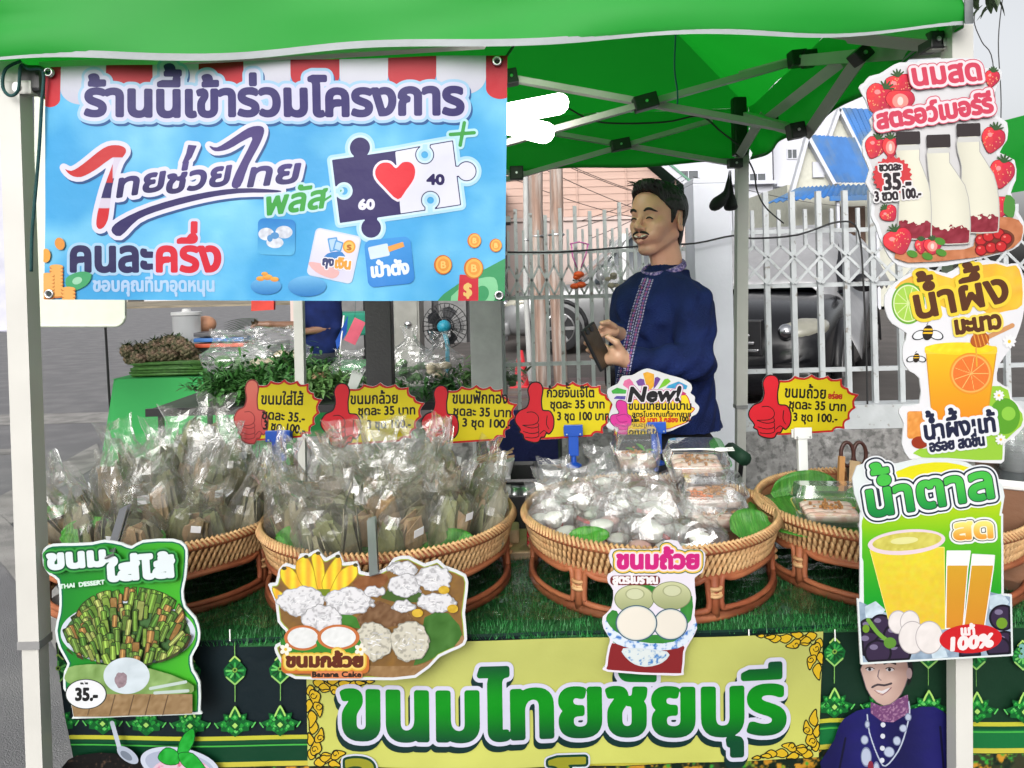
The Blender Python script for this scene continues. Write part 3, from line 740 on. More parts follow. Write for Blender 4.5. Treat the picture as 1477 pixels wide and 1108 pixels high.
def sign_banana():
 d = 1.555; org = (540, 795); z = Z(350, 758, 3.166)
 pr = Print(384, 792, 678, 984, d, h=1.2)
 t = board('hanging_sign', 'cut-out sign with a banana bunch and coconut cakes, on the second tray', 'picture sign', *org, d)
 o = pr.poly(z((116, 268), (150, 262), (165, 200), (200, 172), (240, 185), (262, 130), (300, 130), (345, 110), (380, 150), (440, 118), (462, 170), (525, 165), (540, 210), (600, 215), (660, 190), (690, 150), (760, 140), (830, 175), (890, 155), (925, 185), (1020, 225), (1028, 300), (1015, 400), (1025, 520), (990, 560), (900, 600), (790, 695), (560, 705), (240, 700), (190, 650), (150, 580), (150, 545), (200, 520), (195, 480), (160, 440), (150, 350)), smooth=2)
 pr.fill(o, (222, 224, 228)); pr.fill(o, (150, 170, 60), -4.0)
 pr.fill(o, lambda X, Y: [110 + 40 * vnoise(X, Y, 9), 80 + 30 * vnoise(X, Y, 9), 44 + 10 * vnoise(X, Y, 5)], -5.4)
 pr.fill(np.maximum(pr.poly(z((830, 420), (940, 400), (1010, 520), (900, 590), (780, 640), (820, 540)), smooth=2), o + 5), noisy((64, 112, 44), 20, 12))
 pr.fill(np.maximum(pr.poly(z((560, 640), (800, 640), (960, 560), (1000, 500), (1010, 540), (800, 680), (600, 690)), smooth=2), o + 4), noisy((150, 116, 76), 22, 4))
 pr.fill(np.maximum(pr.poly(z((500, 260), (580, 220), (660, 225), (650, 270), (560, 300)), smooth=2), o + 4), noisy((130, 80, 44), 20, 6))
 for b in (((135, 285), (170, 300), (230, 350), (215, 400), (160, 350)), ((175, 200), (215, 190), (260, 240), (290, 300), (230, 300), (180, 250)), ((250, 160), (290, 145), (320, 190), (350, 290), (320, 300), (270, 270), (245, 210)), ((315, 140), (345, 128), (372, 180), (372, 290), (345, 295), (325, 200)), ((400, 180), (440, 140), (452, 190), (420, 270), (380, 305), (362, 260)), ((455, 200), (515, 180), (522, 230), (460, 290), (400, 310), (420, 250))):
  f = pr.poly(z(*b), smooth=3); pr.fill(f, (176, 140, 24), 0.5); pr.fill(f, lambda X, Y, f0=f: [222 + 16 * vnoise(X, Y, 8), 186 + 24 * np.sin(X * .42) + 14 * vnoise(X, Y, 5), 40 + 20 * vnoise(X, Y, 5)], -0.6, dense=True)
 for q in ((290, 142), (345, 126), (435, 140), (516, 180), (190, 195)): pr.fill(pr.ell(*z(q)[0], 3.6, 2.6), (70, 66, 34))
 pr.fill(pr.poly(z((340, 290), (400, 290), (395, 325), (350, 330))), (110, 130, 30))
 pr.fill(pr.poly(z((420, 365), (520, 420), (540, 470), (420, 455))), noisy((60, 120, 40), 14, 8))
 pr.fill(pr.poly(z((520, 420), (620, 340), (760, 400), (790, 440), (640, 470), (540, 460)), smooth=1), noisy((116, 84, 56), 40, 2))
 pr.fill(pr.poly(z((630, 330), (690, 260), (820, 310), (800, 350), (700, 350))), (66, 96, 40))
 for i, (x_, y_, rx_, ry_) in enumerate(((265, 345, 34, 20), (485, 345, 34, 19), (360, 425, 28, 20), (735, 195, 21, 10), (740, 272, 24, 15), (875, 240, 25, 18), (600, 300, 14, 8), (735, 368, 18, 8), (885, 350, 26, 14), (600, 525, 28, 27), (765, 525, 28, 28))):
  shaggy(pr, *z((x_, y_))[0], rx_, ry_, seed=i, base=(222, 222, 226) if i < 9 else (208, 204, 188))
 for x_, y_ in ((920, 290), (800, 395), (960, 375)): pr.fill(pr.ell(*z((x_, y_))[0], 8, 6), noisy((206, 170, 50), 30, 5))
 for i, (x_, y_, rx_) in enumerate(((278, 508, 22), (440, 505, 25))):
  c_ = z((x_, y_))[0]; pr.fill(pr.poly(z((x_ - 90, y_), (x_ + 90, y_), (x_ + 70, y_ + 75), (x_ - 70, y_ + 75)), smooth=3), (52, 130, 44))
  pr.fill(pr.ell(*c_, rx_, 15), (190, 110, 60), 3.2); pr.fill(pr.ell(*c_, rx_, 15), noisy((222, 224, 224), 14, 3))
 f = pr.text('ขนมกล้วย', *[q[0] for q in z((200, 0), (556, 0))], z((0, 638))[0][1], 25, ang=0)
 pr.fill(pr.rbox(*z((180, 580))[0], *z((580, 670))[0], 8), (196, 110, 50)); two_pass(pr, f, [(6.4, (216, 176, 60)), (4.4, (236, 206, 110)), (1.8, (96, 40, 20))])
 for q in ((200, 560), (540, 560)):
  for a in range(5): pr.fill(pr.ell(z(q)[0][0] + 5 * math.cos(a * 1.257), z(q)[0][1] + 5 * math.sin(a * 1.257), 4, 3, a * 72), (236, 232, 220))
  pr.fill(pr.ell(*z(q)[0], 2.4, 2.4), (220, 190, 60))
 pr.fill(pr.rbox(*z((315, 660))[0], *z((550, 692))[0], 4), (214, 130, 84)); pr.fill(pr.text('Banana Cake', *[q[0] for q in z((318, 0), (545, 0))], z((0, 685))[0][1], 11), (40, 26, 18), 0.5)
 pr.build('print', t, INK, org, zoff=0.0005); plate(pr, o, 0, 0.003, WBOARD, t, org, 'panel')
sign_banana()
def sign_cup():
 d = 1.565; org = (948, 785); z = Z(700, 758, 3.166)
 pr = Print(866, 776, 1022, 978, d, h=1.2)
 t = board('hanging_sign', 'white cut-out sign with pink lettering and custard cups, on the third tray', 'picture sign', *org, d)
 o = pr.poly(z((575, 110), (700, 110), (790, 105), (820, 70), (880, 72), (905, 110), (990, 112), (1005, 150), (990, 215), (955, 240), (962, 330), (955, 410), (967, 470), (930, 540), (912, 580), (905, 665), (870, 686), (560, 668), (548, 640), (560, 560), (570, 520), (540, 470), (536, 420), (575, 380), (585, 300), (560, 260), (560, 225), (590, 205), (570, 170)), smooth=2)
 pr.fill(o, (226, 220, 232))
 pr.fill(np.maximum(pr.rbox(*z((553, 540))[0], *z((910, 672))[0], 7, 1), o + 3), (130, 30, 34))
 for b in (((690, 275), (780, 280), (800, 330), (700, 360)), ((560, 400), (600, 390), (640, 500), (580, 520), (552, 450)), ((890, 370), (945, 320), (940, 430), (900, 450)), ((590, 510), (900, 500), (860, 560), (640, 555))): pr.fill(np.maximum(pr.poly(z(*b), smooth=2), o + 2), noisy((50, 130, 50), 18, 8))
 pr.fill(pr.poly(z((548, 430), (590, 480), (700, 530), (860, 530), (960, 440), (950, 500), (880, 560), (720, 570), (600, 540), (555, 490)), smooth=3), noisy((214, 224, 236), 10, 5, c2=(52, 110, 190), thr=0.55), dense=True)
 bw = pr.poly(z((630, 560), (830, 575), (810, 625), (730, 645), (660, 620)), smooth=3)
 pr.fill(bw, (204, 214, 220)); pr.fill(bw, noisy((214, 222, 222), 8, 4, c2=(60, 120, 190), thr=0.56), -2, dense=True)
 for x_, y_ in ((680, 335), (850, 320)):
  c_ = z((x_, y_))[0]; pr.fill(pr.ell(*c_, 28, 20), (120, 130, 92), 0.6); pr.fill(pr.ell(*c_, 28, 20), vgrad((196, 200, 156), (150, 158, 112), c_[1] - 15, c_[1] + 20), -0.4)
  pr.fill(pr.ell(c_[0] + 1, c_[1] - 7, 13, 8), (160, 164, 124), 0.7); pr.fill(pr.ell(c_[0] + 1, c_[1] - 7, 13, 8), (200, 204, 168), -0.6)
 for x_, y_, rx_, ry_ in ((845, 450, 24, 22), (690, 445, 29, 25)):
  c_ = z((x_, y_))[0]; pr.fill(pr.ell(*c_, rx_, ry_), (60, 90, 110), 1.0); pr.fill(pr.ell(*c_, rx_, ry_), (200, 206, 200), -0.6); pr.fill(pr.ell(*c_, rx_, ry_), (226, 220, 208), -2)
 f = pr.text('ขนมถ้วย', *[q[0] for q in z((598, 0), (980, 0))], z((0, 194))[0][1], 34, ang=0)
 two_pass(pr, f, [(8.0, (80, 110, 44)), (6.6, (240, 196, 90)), (4.6, (236, 214, 226)), (2.2, (200, 30, 120))])
 pr.fill(pr.rbox(*z((570, 228))[0], *z((798, 272))[0], 6), (110, 24, 30)); pr.fill(pr.text('สูตรโบราณ', *[q[0] for q in z((580, 0), (790, 0))], z((0, 264))[0][1], 17), (232, 228, 230), 0.9)
 pr.build('print', t, INK, org, zoff=0.0005); plate(pr, o, 0, 0.003, WBOARD, t, org, 'panel')
sign_cup()
def berry(pr, cx, cy, rx, ry, ang=0, cut=False, leaf=True):
 a = R(ang); c, s_ = math.cos(a), math.sin(a)
 q = lambda x, y: (cx + (x * c - y * s_), cy + (x * s_ + y * c))
 body = pr.poly([q(0, ry), q(-rx * .6, ry * .55), q(-rx, -ry * .1), q(-rx * .75, -ry * .75), q(0, -ry * .85), q(rx * .75, -ry * .75), q(rx, -ry * .1), q(rx * .6, ry * .55)], smooth=3)
 pr.fill(body, (150, 20, 36), 0.4)
 pr.fill(body, lambda X, Y: [214 - 60 * np.clip((X - cx) / rx * .5 + (Y - cy) / ry * .4, -0.5, 1), 50 + 26 * vnoise(X, Y, 3) - 16 * (X > cx), 62 + 20 * vnoise(X, Y, 4)], -0.5, dense=True)
 rr = random.Random(int(cx * 7))
 if cut:
  pr.fill(pr.ell(cx, cy, rx * .55, ry * .6, ang), (236, 150, 140)); pr.fill(pr.ell(cx, cy, rx * .2, ry * .35, ang), (244, 214, 206))
 else:
  for k in range(max(6, int(rx))):
   x, y = rr.uniform(-.7, .7) * rx, rr.uniform(-.6, .6) * ry
   pr.fill(pr.ell(*q(x, y), 0.9, 1.2), (240, 170, 120))
  pr.fill(pr.ell(*q(-rx * .35, -ry * .3), rx * .2, ry * .16), (240, 150, 150))
 if leaf:
  for k in (-60, -30, 0, 30, 60):
   b = R(k + ang - 90); x0_, y0_ = q(0, -ry * .75)
   pr.fill(pr.poly([(x0_ - 1.5, y0_), (x0_ + math.cos(b) * ry * .55, y0_ + math.sin(b) * ry * .55), (x0_ + 1.5, y0_)]), (58, 90, 50), 1.0)
def sign_milk():
 d = 1.50; org = (1382, 90); z = Z(1077, 0, 2.77)
 pr = Print(1236, 82, 1477, 388, d, h=1.2)
 t = board('hanging_sign', 'white strawberry milk sign with three bottles, topmost on the right leg', 'picture sign', *org, d)
 o = pr.poly(z((448, 350), (470, 330), (490, 305), (530, 295), (570, 270), (610, 250), (680, 250), (700, 240), (860, 232), (930, 238), (945, 270), (1010, 275), (1018, 310), (990, 370), (1000, 460), (1040, 490), (1040, 560), (1010, 610), (1070, 640), (1075, 720), (1055, 770), (1085, 850), (1108, 890), (1100, 960), (1060, 1000), (950, 1030), (800, 1062), (640, 1070), (585, 1045), (560, 1010), (530, 950), (515, 900), (495, 860), (500, 780), (475, 730), (490, 680), (465, 620), (465, 560), (500, 520), (490, 480), (510, 455), (490, 440), (475, 400)), smooth=2)
 pr.fill(o, (226, 228, 232)); pr.fill(o, vgrad((222, 222, 226), (206, 204, 204), 90, 380), -5)
 zz = lambda x, y: z((x, y))[0]
 berry(pr, *zz(610, 345), 22, 19, -10); berry(pr, *zz(530, 395), 22, 22, 30); berry(pr, *zz(612, 405), 21, 18, 0, cut=True, leaf=False)
 berry(pr, *zz(510, 590), 15, 17, 20); berry(pr, *zz(572, 590), 12, 16, 0, cut=True)
 berry(pr, *zz(977, 315), 11, 13, 10); berry(pr, *zz(980, 560), 17, 20, 15); berry(pr, *zz(1015, 695), 18, 22, 10)
 berry(pr, *zz(565, 855), 13, 12, -40); berry(pr, *zz(1010, 825), 13, 16, 0, leaf=False); pr.fill(pr.poly(z((1030, 780), (1065, 800), (1060, 870), (1020, 850)), smooth=2), (76, 140, 60))
 # wooden board
 pr.fill(np.maximum(pr.poly(z((590, 1010), (800, 1000), (900, 985), (920, 900), (1000, 868), (1080, 880), (1098, 930), (1060, 990), (900, 1030), (640, 1050)), smooth=2), o + 3), noisy((196, 124, 84), 24, 6))
 pr.fill(pr.ell(*zz(985, 965), 29, 17, -12), (110, 60, 40))
 for x_, y_ in ((930, 960), (960, 945), (1000, 935), (1030, 955), (930, 1000), (970, 990), (1010, 985)): pr.fill(pr.ell(*zz(x_, y_), 8.5, 8), (120, 14, 20), .5); pr.fill(pr.ell(*zz(x_, y_), 8, 7.5), (200, 40, 44), -.8); pr.fill(pr.ell(zz(x_, y_)[0] - 2, zz(x_, y_)[1] - 3, 2, 1.6), (236, 130, 120))
 for i, (xl, xr, yt, yc, yb) in enumerate(((600, 735, 528, 580, 955), (845, 1000, 495, 548, 930), (715, 885, 540, 592, 975))):
  cxm = (xl + xr) / 2; nl, nr = (592, 688) if i == 0 else ((833, 928) if i == 1 else (713, 808))
  b = pr.poly(z((nl + 8, yc), (nr - 8, yc), (nr - 4, yc + 60), (xr - 20 if i else xr - 16, yc + 150), (xr, yc + 250), (xr, yb - 20), (xr - 20, yb), (xl + 20, yb), (xl + (0 if i != 2 else 15), yb - 20), (xl - 2 + (20 if i == 2 else 5), yc + 250), (xl + 8, yc + 120), (nl + 4, yc + 60)), smooth=2)
  pr.fill(b, (180, 180, 178), 0.8)
  pr.fill(b, lambda X, Y, a0=zz(xl, 0)[0], a1=zz(xr, 0)[0]: [214 + 16 * np.sin((X - a0) / (a1 - a0) * 3.1), 212 + 16 * np.sin((X - a0) / (a1 - a0) * 3.1), 196 + 14 * np.sin((X - a0) / (a1 - a0) * 3.1)], -0.4)
  pr.fill(np.maximum(b + 1, (zz(0, yb - 65)[1] + 8 * (vnoise(pr.X, pr.Y, 5) - .5) * 2) - pr.Y), noisy((140, 40, 56), 30, 4), 0)
  pr.fill(pr.rbox(*zz(nl, yt), *zz(nr, yc), 2, -2), (52, 44, 46)); pr.fill(pr.rbox(*zz(nl + 4, yc + 2), *zz(nr - 4, yc + 22), 2, -2), (206, 206, 204))
 berry(pr, *zz(600, 965), 21, 20, -20); berry(pr, *zz(690, 985), 9, 11, 0); berry(pr, *zz(735, 985), 13, 12, 0, cut=True)
 for x_, y_ in ((655, 1015), (715, 1025), (770, 1010), (765, 965)): pr.fill(pr.ell(*zz(x_, y_), 8, 5, 20), (80, 140, 50))
 seal = pr.ell(*zz(575, 705), 27, 27) + 1.6 * np.sin(np.arctan2(pr.Y - zz(575, 705)[1], pr.X - zz(575, 705)[0]) * 22)
 pr.fill(seal, (206, 60, 66))
 DK = (44, 36, 42)
 f = pr.text('ขวดละ', zz(522, 0)[0], zz(612, 0)[0], zz(0, 686)[1], 16, -3); two_pass(pr, f, [(2.6, (230, 226, 228)), (0.8, DK)])
 f = pr.text('35.-', zz(540, 0)[0], zz(652, 0)[0], zz(0, 762)[1], 34, -3); two_pass(pr, f, [(3.4, (232, 228, 230)), (1.4, DK)])
 f = pr.text('3 ขวด 100.-', zz(505, 0)[0], zz(692, 0)[0], zz(0, 806)[1], 20, -5); two_pass(pr, f, [(3, (230, 228, 230)), (0.9, DK)])
 f = pr.text('นมสด', zz(655, 0)[0], zz(940, 0)[0], zz(0, 345)[1], 42, -5, skew=-.08)
 f2 = pr.text('สตรอว์เบอร์รี', zz(515, 0)[0], zz(985, 0)[0], zz(0, 518)[1], 36, -8.5)
 two_pass(pr, np.minimum(f, f2), [(7.0, (206, 90, 110)), (5.6, (236, 220, 226)), (1.9, (208, 66, 92))])
 pr.build('print', t, INK, org, zoff=0.0005); plate(pr, o, 0, 0.003, WBOARD, t, org, 'panel')
sign_milk()
def sign_honey():
 d = 1.505; org = (1382, 380); z = Z(1077, 380, 2.77); zz = lambda x, y: z((x, y))[0]
 pr = Print(1272, 370, 1478, 672, d, h=1.2)
 t = board('hanging_sign', 'yellow and white honey lime drink sign, middle one on the right canopy leg', 'picture sign', *org, d)
 o = pr.poly(z((552, 130), (590, 80), (650, 40), (720, 20), (800, 40), (860, 5), (960, -15), (1040, 5), (1080, 0), (1108, 60), (1108, 180), (1090, 260), (1060, 330), (1010, 400), (1000, 470), (1050, 500), (1060, 540), (1108, 590), (1108, 650), (1060, 700), (1030, 720), (1028, 790), (980, 798), (800, 785), (700, 785), (650, 780), (620, 720), (628, 640), (608, 600), (620, 570), (690, 560), (690, 460), (650, 430), (625, 390), (625, 330), (640, 280), (580, 240), (555, 190)), smooth=2)
 pr.fill(o, (228, 228, 232))
 top = pr.poly(z((590, 100), (660, 50), (740, 35), (820, 60), (880, 20), (1000, 0), (1108, 20), (1108, 160), (1040, 190), (960, 200), (900, 160), (820, 190), (700, 130)), smooth=2)
 pr.fill(np.maximum(top, o + 3), lambda X, Y: [232 + 0 * X, 170 + 36 * vnoise(X, Y, 14), 40 + 40 * vnoise(X, Y, 9)])
 pr.fill(pr.ell(*zz(645, 160), 24, 30), (110, 170, 50)); pr.fill(pr.ell(*zz(645, 160), 24, 30), (226, 236, 190), -2.5); pr.fill(pr.ell(*zz(645, 160), 24, 30), (164, 206, 80), -4)
 for a in range(10): pr.fill(pr.line([zz(645, 160), (zz(645, 160)[0] + 19 * math.cos(a * .628), zz(645, 160)[1] + 24 * math.sin(a * .628))]), (214, 232, 160), 0.7)
 gr = pr.poly(z((980, 490), (1050, 510), (1065, 560), (1100, 600), (1095, 650), (1030, 710), (1020, 785), (700, 775), (690, 740), (900, 720), (960, 600)), smooth=2)
 pr.fill(np.maximum(gr, o + 3), (150, 200, 60)); pr.fill(pr.ell(*zz(1030, 610), 22, 26), (90, 160, 40)); pr.fill(pr.ell(*zz(1045, 600), 10, 10), (140, 200, 70))
 cup = pr.poly(z((718, 350), (995, 350), (960, 600), (930, 640), (770, 640), (740, 600)))
 pr.fill(cup, (210, 150, 40), 1.5)
 pr.fill(cup, lambda X, Y: [232 + 0 * X, np.clip(190 - (Y - 510) * .5, 130, 200), 30 + 0 * X], 0)
 pr.fill(pr.rbox(*zz(710, 330), *zz(1000, 362), 4), (240, 206, 60)); pr.fill(pr.ell(*zz(850, 340), 50, 9), noisy((250, 216, 40), 16, 5))
 pr.fill(pr.ell(*zz(895, 440), 31, 30), (232, 150, 40)); pr.fill(pr.ell(*zz(895, 440), 31, 30), (240, 176, 90), -2.5); pr.fill(pr.ell(*zz(895, 440), 31, 30), (232, 120, 50), -5)
 for a in range(9): pr.fill(pr.line([zz(895, 440), (zz(895, 440)[0] + 25 * math.cos(a * .698), zz(895, 440)[1] + 24 * math.sin(a * .698))]), (244, 190, 110), 0.6)
 pr.fill(pr.line(z((950, 300), (1060, 248))), (206, 150, 100), 3.4); pr.fill(pr.ell(*zz(930, 305), 14, 11, -20), (180, 90, 30))
 for k in range(4): pr.fill(pr.line(z((905 + k * 16, 280 + 2 * k), (918 + k * 16, 335 - k * 4))), (226, 150, 60), 0.9)
 pr.fill(pr.line(z((915, 340), (918, 410))), (230, 170, 60), 1.2)
 pr.fill(np.maximum(pr.rbox(*zz(640, 590), *zz(750, 700), 4), o + 3), noisy((226, 150, 70), 30, 3)); pr.fill(np.maximum(pr.ell(*zz(690, 715), 12, 9), o + 2), (150, 50, 20))
 for x_, y_, s_ in ((722, 275, 1), (676, 375, .62)):
  for a in (-1, 1): e_ = pr.ell(zz(x_, y_)[0] + a * 12 * s_, zz(x_, y_)[1] + 4 * s_, 10 * s_, 6 * s_, a * 20); pr.fill(e_, (40, 40, 44), .7); pr.fill(e_, (228, 230, 234), -.5)
  b = pr.ell(*zz(x_, y_ + 2), 7.5 * s_, 11 * s_, 12); pr.fill(b, (40, 30, 24))
  for q in (-4, 1): pr.fill(np.maximum(b, np.abs(pr.Y - zz(x_, y_)[1] - q * s_) - 1.5 * s_), (240, 190, 40), -.3)
  pr.fill(pr.line(z((x_ - 4, y_ - 28 * s_), (x_ + 2, y_ - 42 * s_))), (30, 30, 30), .5)
 for x_, y_, r_ in ((1047, 312, 10), (1005, 527, 8), (1012, 703, 8)):
  for a in range(9): pr.fill(pr.ell(zz(x_, y_)[0] + r_ * .6 * math.cos(a * .698), zz(x_, y_)[1] + r_ * .6 * math.sin(a * .698), r_ * .42, r_ * .22, a * 40), (236, 236, 238))
  pr.fill(pr.ell(*zz(x_, y_), r_ * .25, r_ * .25), (240, 200, 60))
 BR = (88, 48, 22)
 f = pr.text('น้ำผึ้ง', zz(668, 0)[0], zz(1062, 0)[0], zz(0, 222)[1], 58, -11); two_pass(pr, f, [(7, (236, 206, 60)), (2.2, BR)])
 f = pr.text('มะนาว', zz(830, 0)[0], zz(1020, 0)[0], zz(0, 282)[1], 34, -8); two_pass(pr, f, [(5, (238, 214, 90)), (1.9, BR)])
 NV = (24, 30, 60)
 f = pr.text('น้ำผึ้งแท้', zz(706, 0)[0], zz(1000, 0)[0], zz(0, 704)[1], 36, -7); two_pass(pr, f, [(6, (230, 232, 238)), (1.5, NV)])
 f = pr.text('อร่อย สดชื่น', zz(728, 0)[0], zz(953, 0)[0], zz(0, 752)[1], 22, -7); two_pass(pr, f, [(4, (230, 232, 238)), (1.1, NV)])
 pr.build('print', t, INK, org, zoff=0.0005); plate(pr, o, 0, 0.003, WBOARD, t, org, 'panel')
sign_honey()
def sign_palm():
 d = 1.495; org = (1382, 680); z = Z(1077, 380, 2.77); y_ = Z(1127, 758, 3.166)
 zz = lambda x, y: z((x, y))[0]; yy = lambda x, y: y_((x, y))[0]
 pr = Print(1230, 660, 1464, 958, d, h=1.2)
 t = board('hanging_sign', 'green palm juice sign with a cup and two bottles on the right leg', 'picture sign', *org, d)
 o = np.minimum(pr.poly(z((422, 860), (440, 810), (500, 790), (560, 800), (600, 800), (680, 782), (780, 778), (880, 795), (970, 850), (1020, 880), (1030, 930), (1015, 1020), (1025, 1120)) + y_((1015, 313), (1052, 315), (1058, 595), (362, 635), (345, 333), (385, 350), (362, 60)) + z((450, 1050), (455, 990), (430, 920))), pr.rbox(*zz(452, 1000), *yy(1012, 400)))
 pr.fill(o, (222, 230, 230))
 body = pr.poly(y_((372, 0), (1004, -30), (1004, 330), (1000, 480), (378, 480)))
 arch = pr.poly(z((600, 830), (700, 800), (800, 795), (900, 820), (980, 870), (1010, 930), (1010, 1200), (470, 1200), (470, 1000), (520, 900)), smooth=2)
 def bgc(X, Y):
  t_ = np.clip((Y - 690) / 90, 0, 1); u_ = np.clip((Y - 760) / 120, 0, 1)
  return [226 * (1 - t_) + 110 * t_ - 100 * u_, 220 * (1 - t_) + 190 * t_ - 40 * u_, 20 + 20 * u_ + 0 * X]
 pr.fill(np.maximum(np.minimum(arch, body), o + 3), bgc)
 low = pr.poly(y_((352, 345), (470, 395), (560, 420), (760, 440), (940, 300), (1044, 325), (1048, 588), (372, 625)))
 pr.fill(np.maximum(low, o + 2.5), noisy((150, 170, 190), 40, 9))
 for pts in (((380, 370), (430, 345), (475, 385), (440, 430), (385, 420)), ((950, 320), (1010, 310), (1040, 350), (1000, 400), (950, 380)), ((680, 560), (740, 545), (760, 600), (690, 610))):
  pr.fill(np.maximum(pr.poly(y_(*pts)), o + 3), noisy((190, 208, 220), 30, 6))
 for x, y, r in ((400, 470, 16), (455, 455, 17), (400, 540, 20), (480, 560, 22), (530, 580, 20), (440, 580, 20), (1010, 420, 20), (1020, 540, 20), (520, 500, 18), (990, 560, 18), (860, 590, 16)):
  e_ = np.maximum(pr.ell(*yy(x, y), r, r * .95), o + 3); pr.fill(e_, (20, 14, 30)); pr.fill(e_, (52, 38, 66), -3); pr.fill(np.maximum(pr.ell(yy(x, y)[0] - r * .3, yy(x, y)[1] - r * .4, r * .3, r * .2), o + 3), (120, 110, 140))
 pr.fill(pr.line(y_((395, 430), (440, 490), (490, 530)), smooth=3), (110, 160, 60), 3)
 pr.fill(pr.ell(*yy(495, 535), 9, 8), (90, 140, 50)); pr.fill(pr.ell(*yy(1005, 445), 8, 8), (110, 150, 40)); pr.fill(pr.ell(*yy(385, 470), 5, 6), (110, 150, 40))
 cup = pr.poly(y_((405, 110), (740, 100), (745, 470), (640, 470), (490, 430)))
 pr.fill(cup, (230, 220, 120), 1.2)
 pr.fill(cup, lambda X, Y: [216 + 14 * vnoise(X, Y, 6), 196 + 20 * vnoise(X, Y, 7) - (Y - 800) * .18, 40 + 30 * vnoise(X, Y, 5)], 0, dense=True)
 pr.fill(pr.ell(*yy(570, 75), 56, 18, -5), (226, 206, 214)); pr.fill(pr.ell(*yy(572, 72), 50, 13, -5), noisy((204, 196, 90), 24, 6)); pr.fill(pr.ell(*yy(560, 68), 20, 5, -5), (222, 220, 150))
 for q in (((755, 115), (862, 115), (850, 200), (828, 470), (748, 470), (752, 200)), ((870, 130), (972, 135), (966, 200), (925, 470), (830, 470), (862, 200))):
  b_ = pr.poly(y_(*q)); pr.fill(b_, (236, 236, 236), 0.6)
  pr.fill(np.maximum(b_ + 1, yy(0, 182)[1] - pr.Y), lambda X, Y: [210 + 0 * X, 160 - (Y - 815) * .25, 40 + 0 * X])
 for x, y, rx in ((558, 440, 19), (635, 510, 27)):
  for dx in (-.45, .45): e_ = pr.ell(yy(x, y)[0] + dx * rx, yy(x, y)[1], rx * .72, rx * .86); pr.fill(e_, (176, 170, 172), .6); pr.fill(e_, noisy((226, 220, 218), 10, 8), -.6)
 e = pr.ell(*yy(862, 515), 45, 21, -3); pr.fill(e, (200, 26, 34))
 f = pr.text('แท้', yy(815, 0)[0], yy(885, 0)[0], yy(0, 500)[1], 18, -4); pr.fill(f, (240, 226, 226), 1.1)
 f = pr.text('100%', yy(755, 0)[0], yy(965, 0)[0], yy(0, 570)[1], 25, -6, skew=.15); pr.fill(f, (240, 226, 226), 1.9)
 f = pr.text('น้ำตาล', zz(478, 0)[0], zz(1005, 0)[0], zz(0, 1012)[1], 66, -9)
 two_pass(pr, f, [(12, (232, 236, 240)), (10, (30, 44, 60)), (7.4, (232, 236, 240)), (3.8, (30, 60, 50)), (2.4, vgrad((70, 190, 70), (0, 120, 60), 700, 750))])
 f = pr.text('สด', zz(822, 0)[0], zz(990, 0)[0], zz(0, 1100)[1], 38, -3)
 two_pass(pr, f, [(8, (232, 236, 236)), (5.2, (40, 56, 60)), (4, (240, 236, 210)), (2.2, vgrad((236, 226, 120), (226, 140, 40), 755, 780))])
 pr.build('print', t, INK, org, zoff=0.0005); plate(pr, np.minimum(o, body - 0), 0, 0.003, WBOARD, t, org, 'panel')
sign_palm()
# ---------------------------------------------------------------- ground, yard, fence, houses, cars
def G(px, py):
 """point of the ground seen at a photo pixel"""
 u, v = (px - CX) / FPX, -(py - HY) / FPX
 s_ = CAMH / -(u * SR + v * CR)
 p = P(px, py, s_); return Vector((p.x, p.y, 0))
ASPH = mat('asphalt', (0.150, 0.148, 0.156), rough=0.9, var=0.07, vscale=2.2, bump=0.7, bscale=180, col2=(0.172, 0.17, 0.174), c2scale=2.2)
CONC = mat('worn_concrete', (0.26, 0.25, 0.24), rough=0.9, var=0.2, vscale=3, bump=0.4, bscale=90, col2=(0.18, 0.175, 0.17), c2scale=4)
MB().add([(-160, -60, 0), (160, -60, 0), (160, 260, 0), (-160, 260, 0)], [(0, 1, 2, 3)]).build('road', ASPH)['kind'] = 'structure'
mb = MB()
def strip(pts, z=0.004):
 n = len(pts); mb.add([(p.x, p.y, z) for p in pts], [tuple(range(n))])
strip([G(-300, 622), G(-300, 606), G(400, 589), G(400, 603)])
strip([G(-300, 664), G(24, 656), G(24, 648), G(-300, 655)])
c1 = catmull([G(140, 640), G(56, 686), G(0, 716), G(-120, 772)], n=5); c2 = catmull([G(150, 668), G(60, 720), G(0, 772), G(-90, 850)], n=5)
for i in range(len(c1) - 1): strip([c1[i], c1[i + 1], c2[i + 1], c2[i]])
c1 = catmull([G(-60, 765), G(0, 812), G(40, 868), G(80, 940), G(110, 1010)], n=5); c2 = catmull([G(-60, 720), G(0, 745), G(50, 800), G(100, 880), G(140, 960)], n=5)
for i in range(len(c1) - 1): strip([c1[i + 1], c1[i], c2[i], c2[i + 1]], 0.008)
mb.build('kerb_strip', CONC)['kind'] = 'structure'
# far verge
FAR = mat('dry_verge', (0.20, 0.17, 0.12), rough=1, var=0.4, vscale=0.4, bump=0.3, bscale=4)
MB().box(-120, 40, 62, 90, 0, 0.14).build('far_pavement', FAR)['kind'] = 'structure'
YZ = 0.45
PLAST = mat('rough_plaster', (0.23, 0.225, 0.22), rough=0.95, var=0.35, vscale=14, bump=1.0, bscale=38, col2=(0.12, 0.118, 0.115), c2scale=26, c2thr=(0.5, 0.62))
YARD = mat('yard_floor', (0.085, 0.075, 0.07), rough=0.9, var=0.2, vscale=2, bump=0.3)
MB().box(-1.3, 60, 4.72, 60, 0.0, YZ - 0.045).build('yard_ground', YARD)['kind'] = 'structure'
t = thing('retaining_wall', 'low rough grey plaster wall under the white fence', 'wall', (-1.3, 4.5, 0))
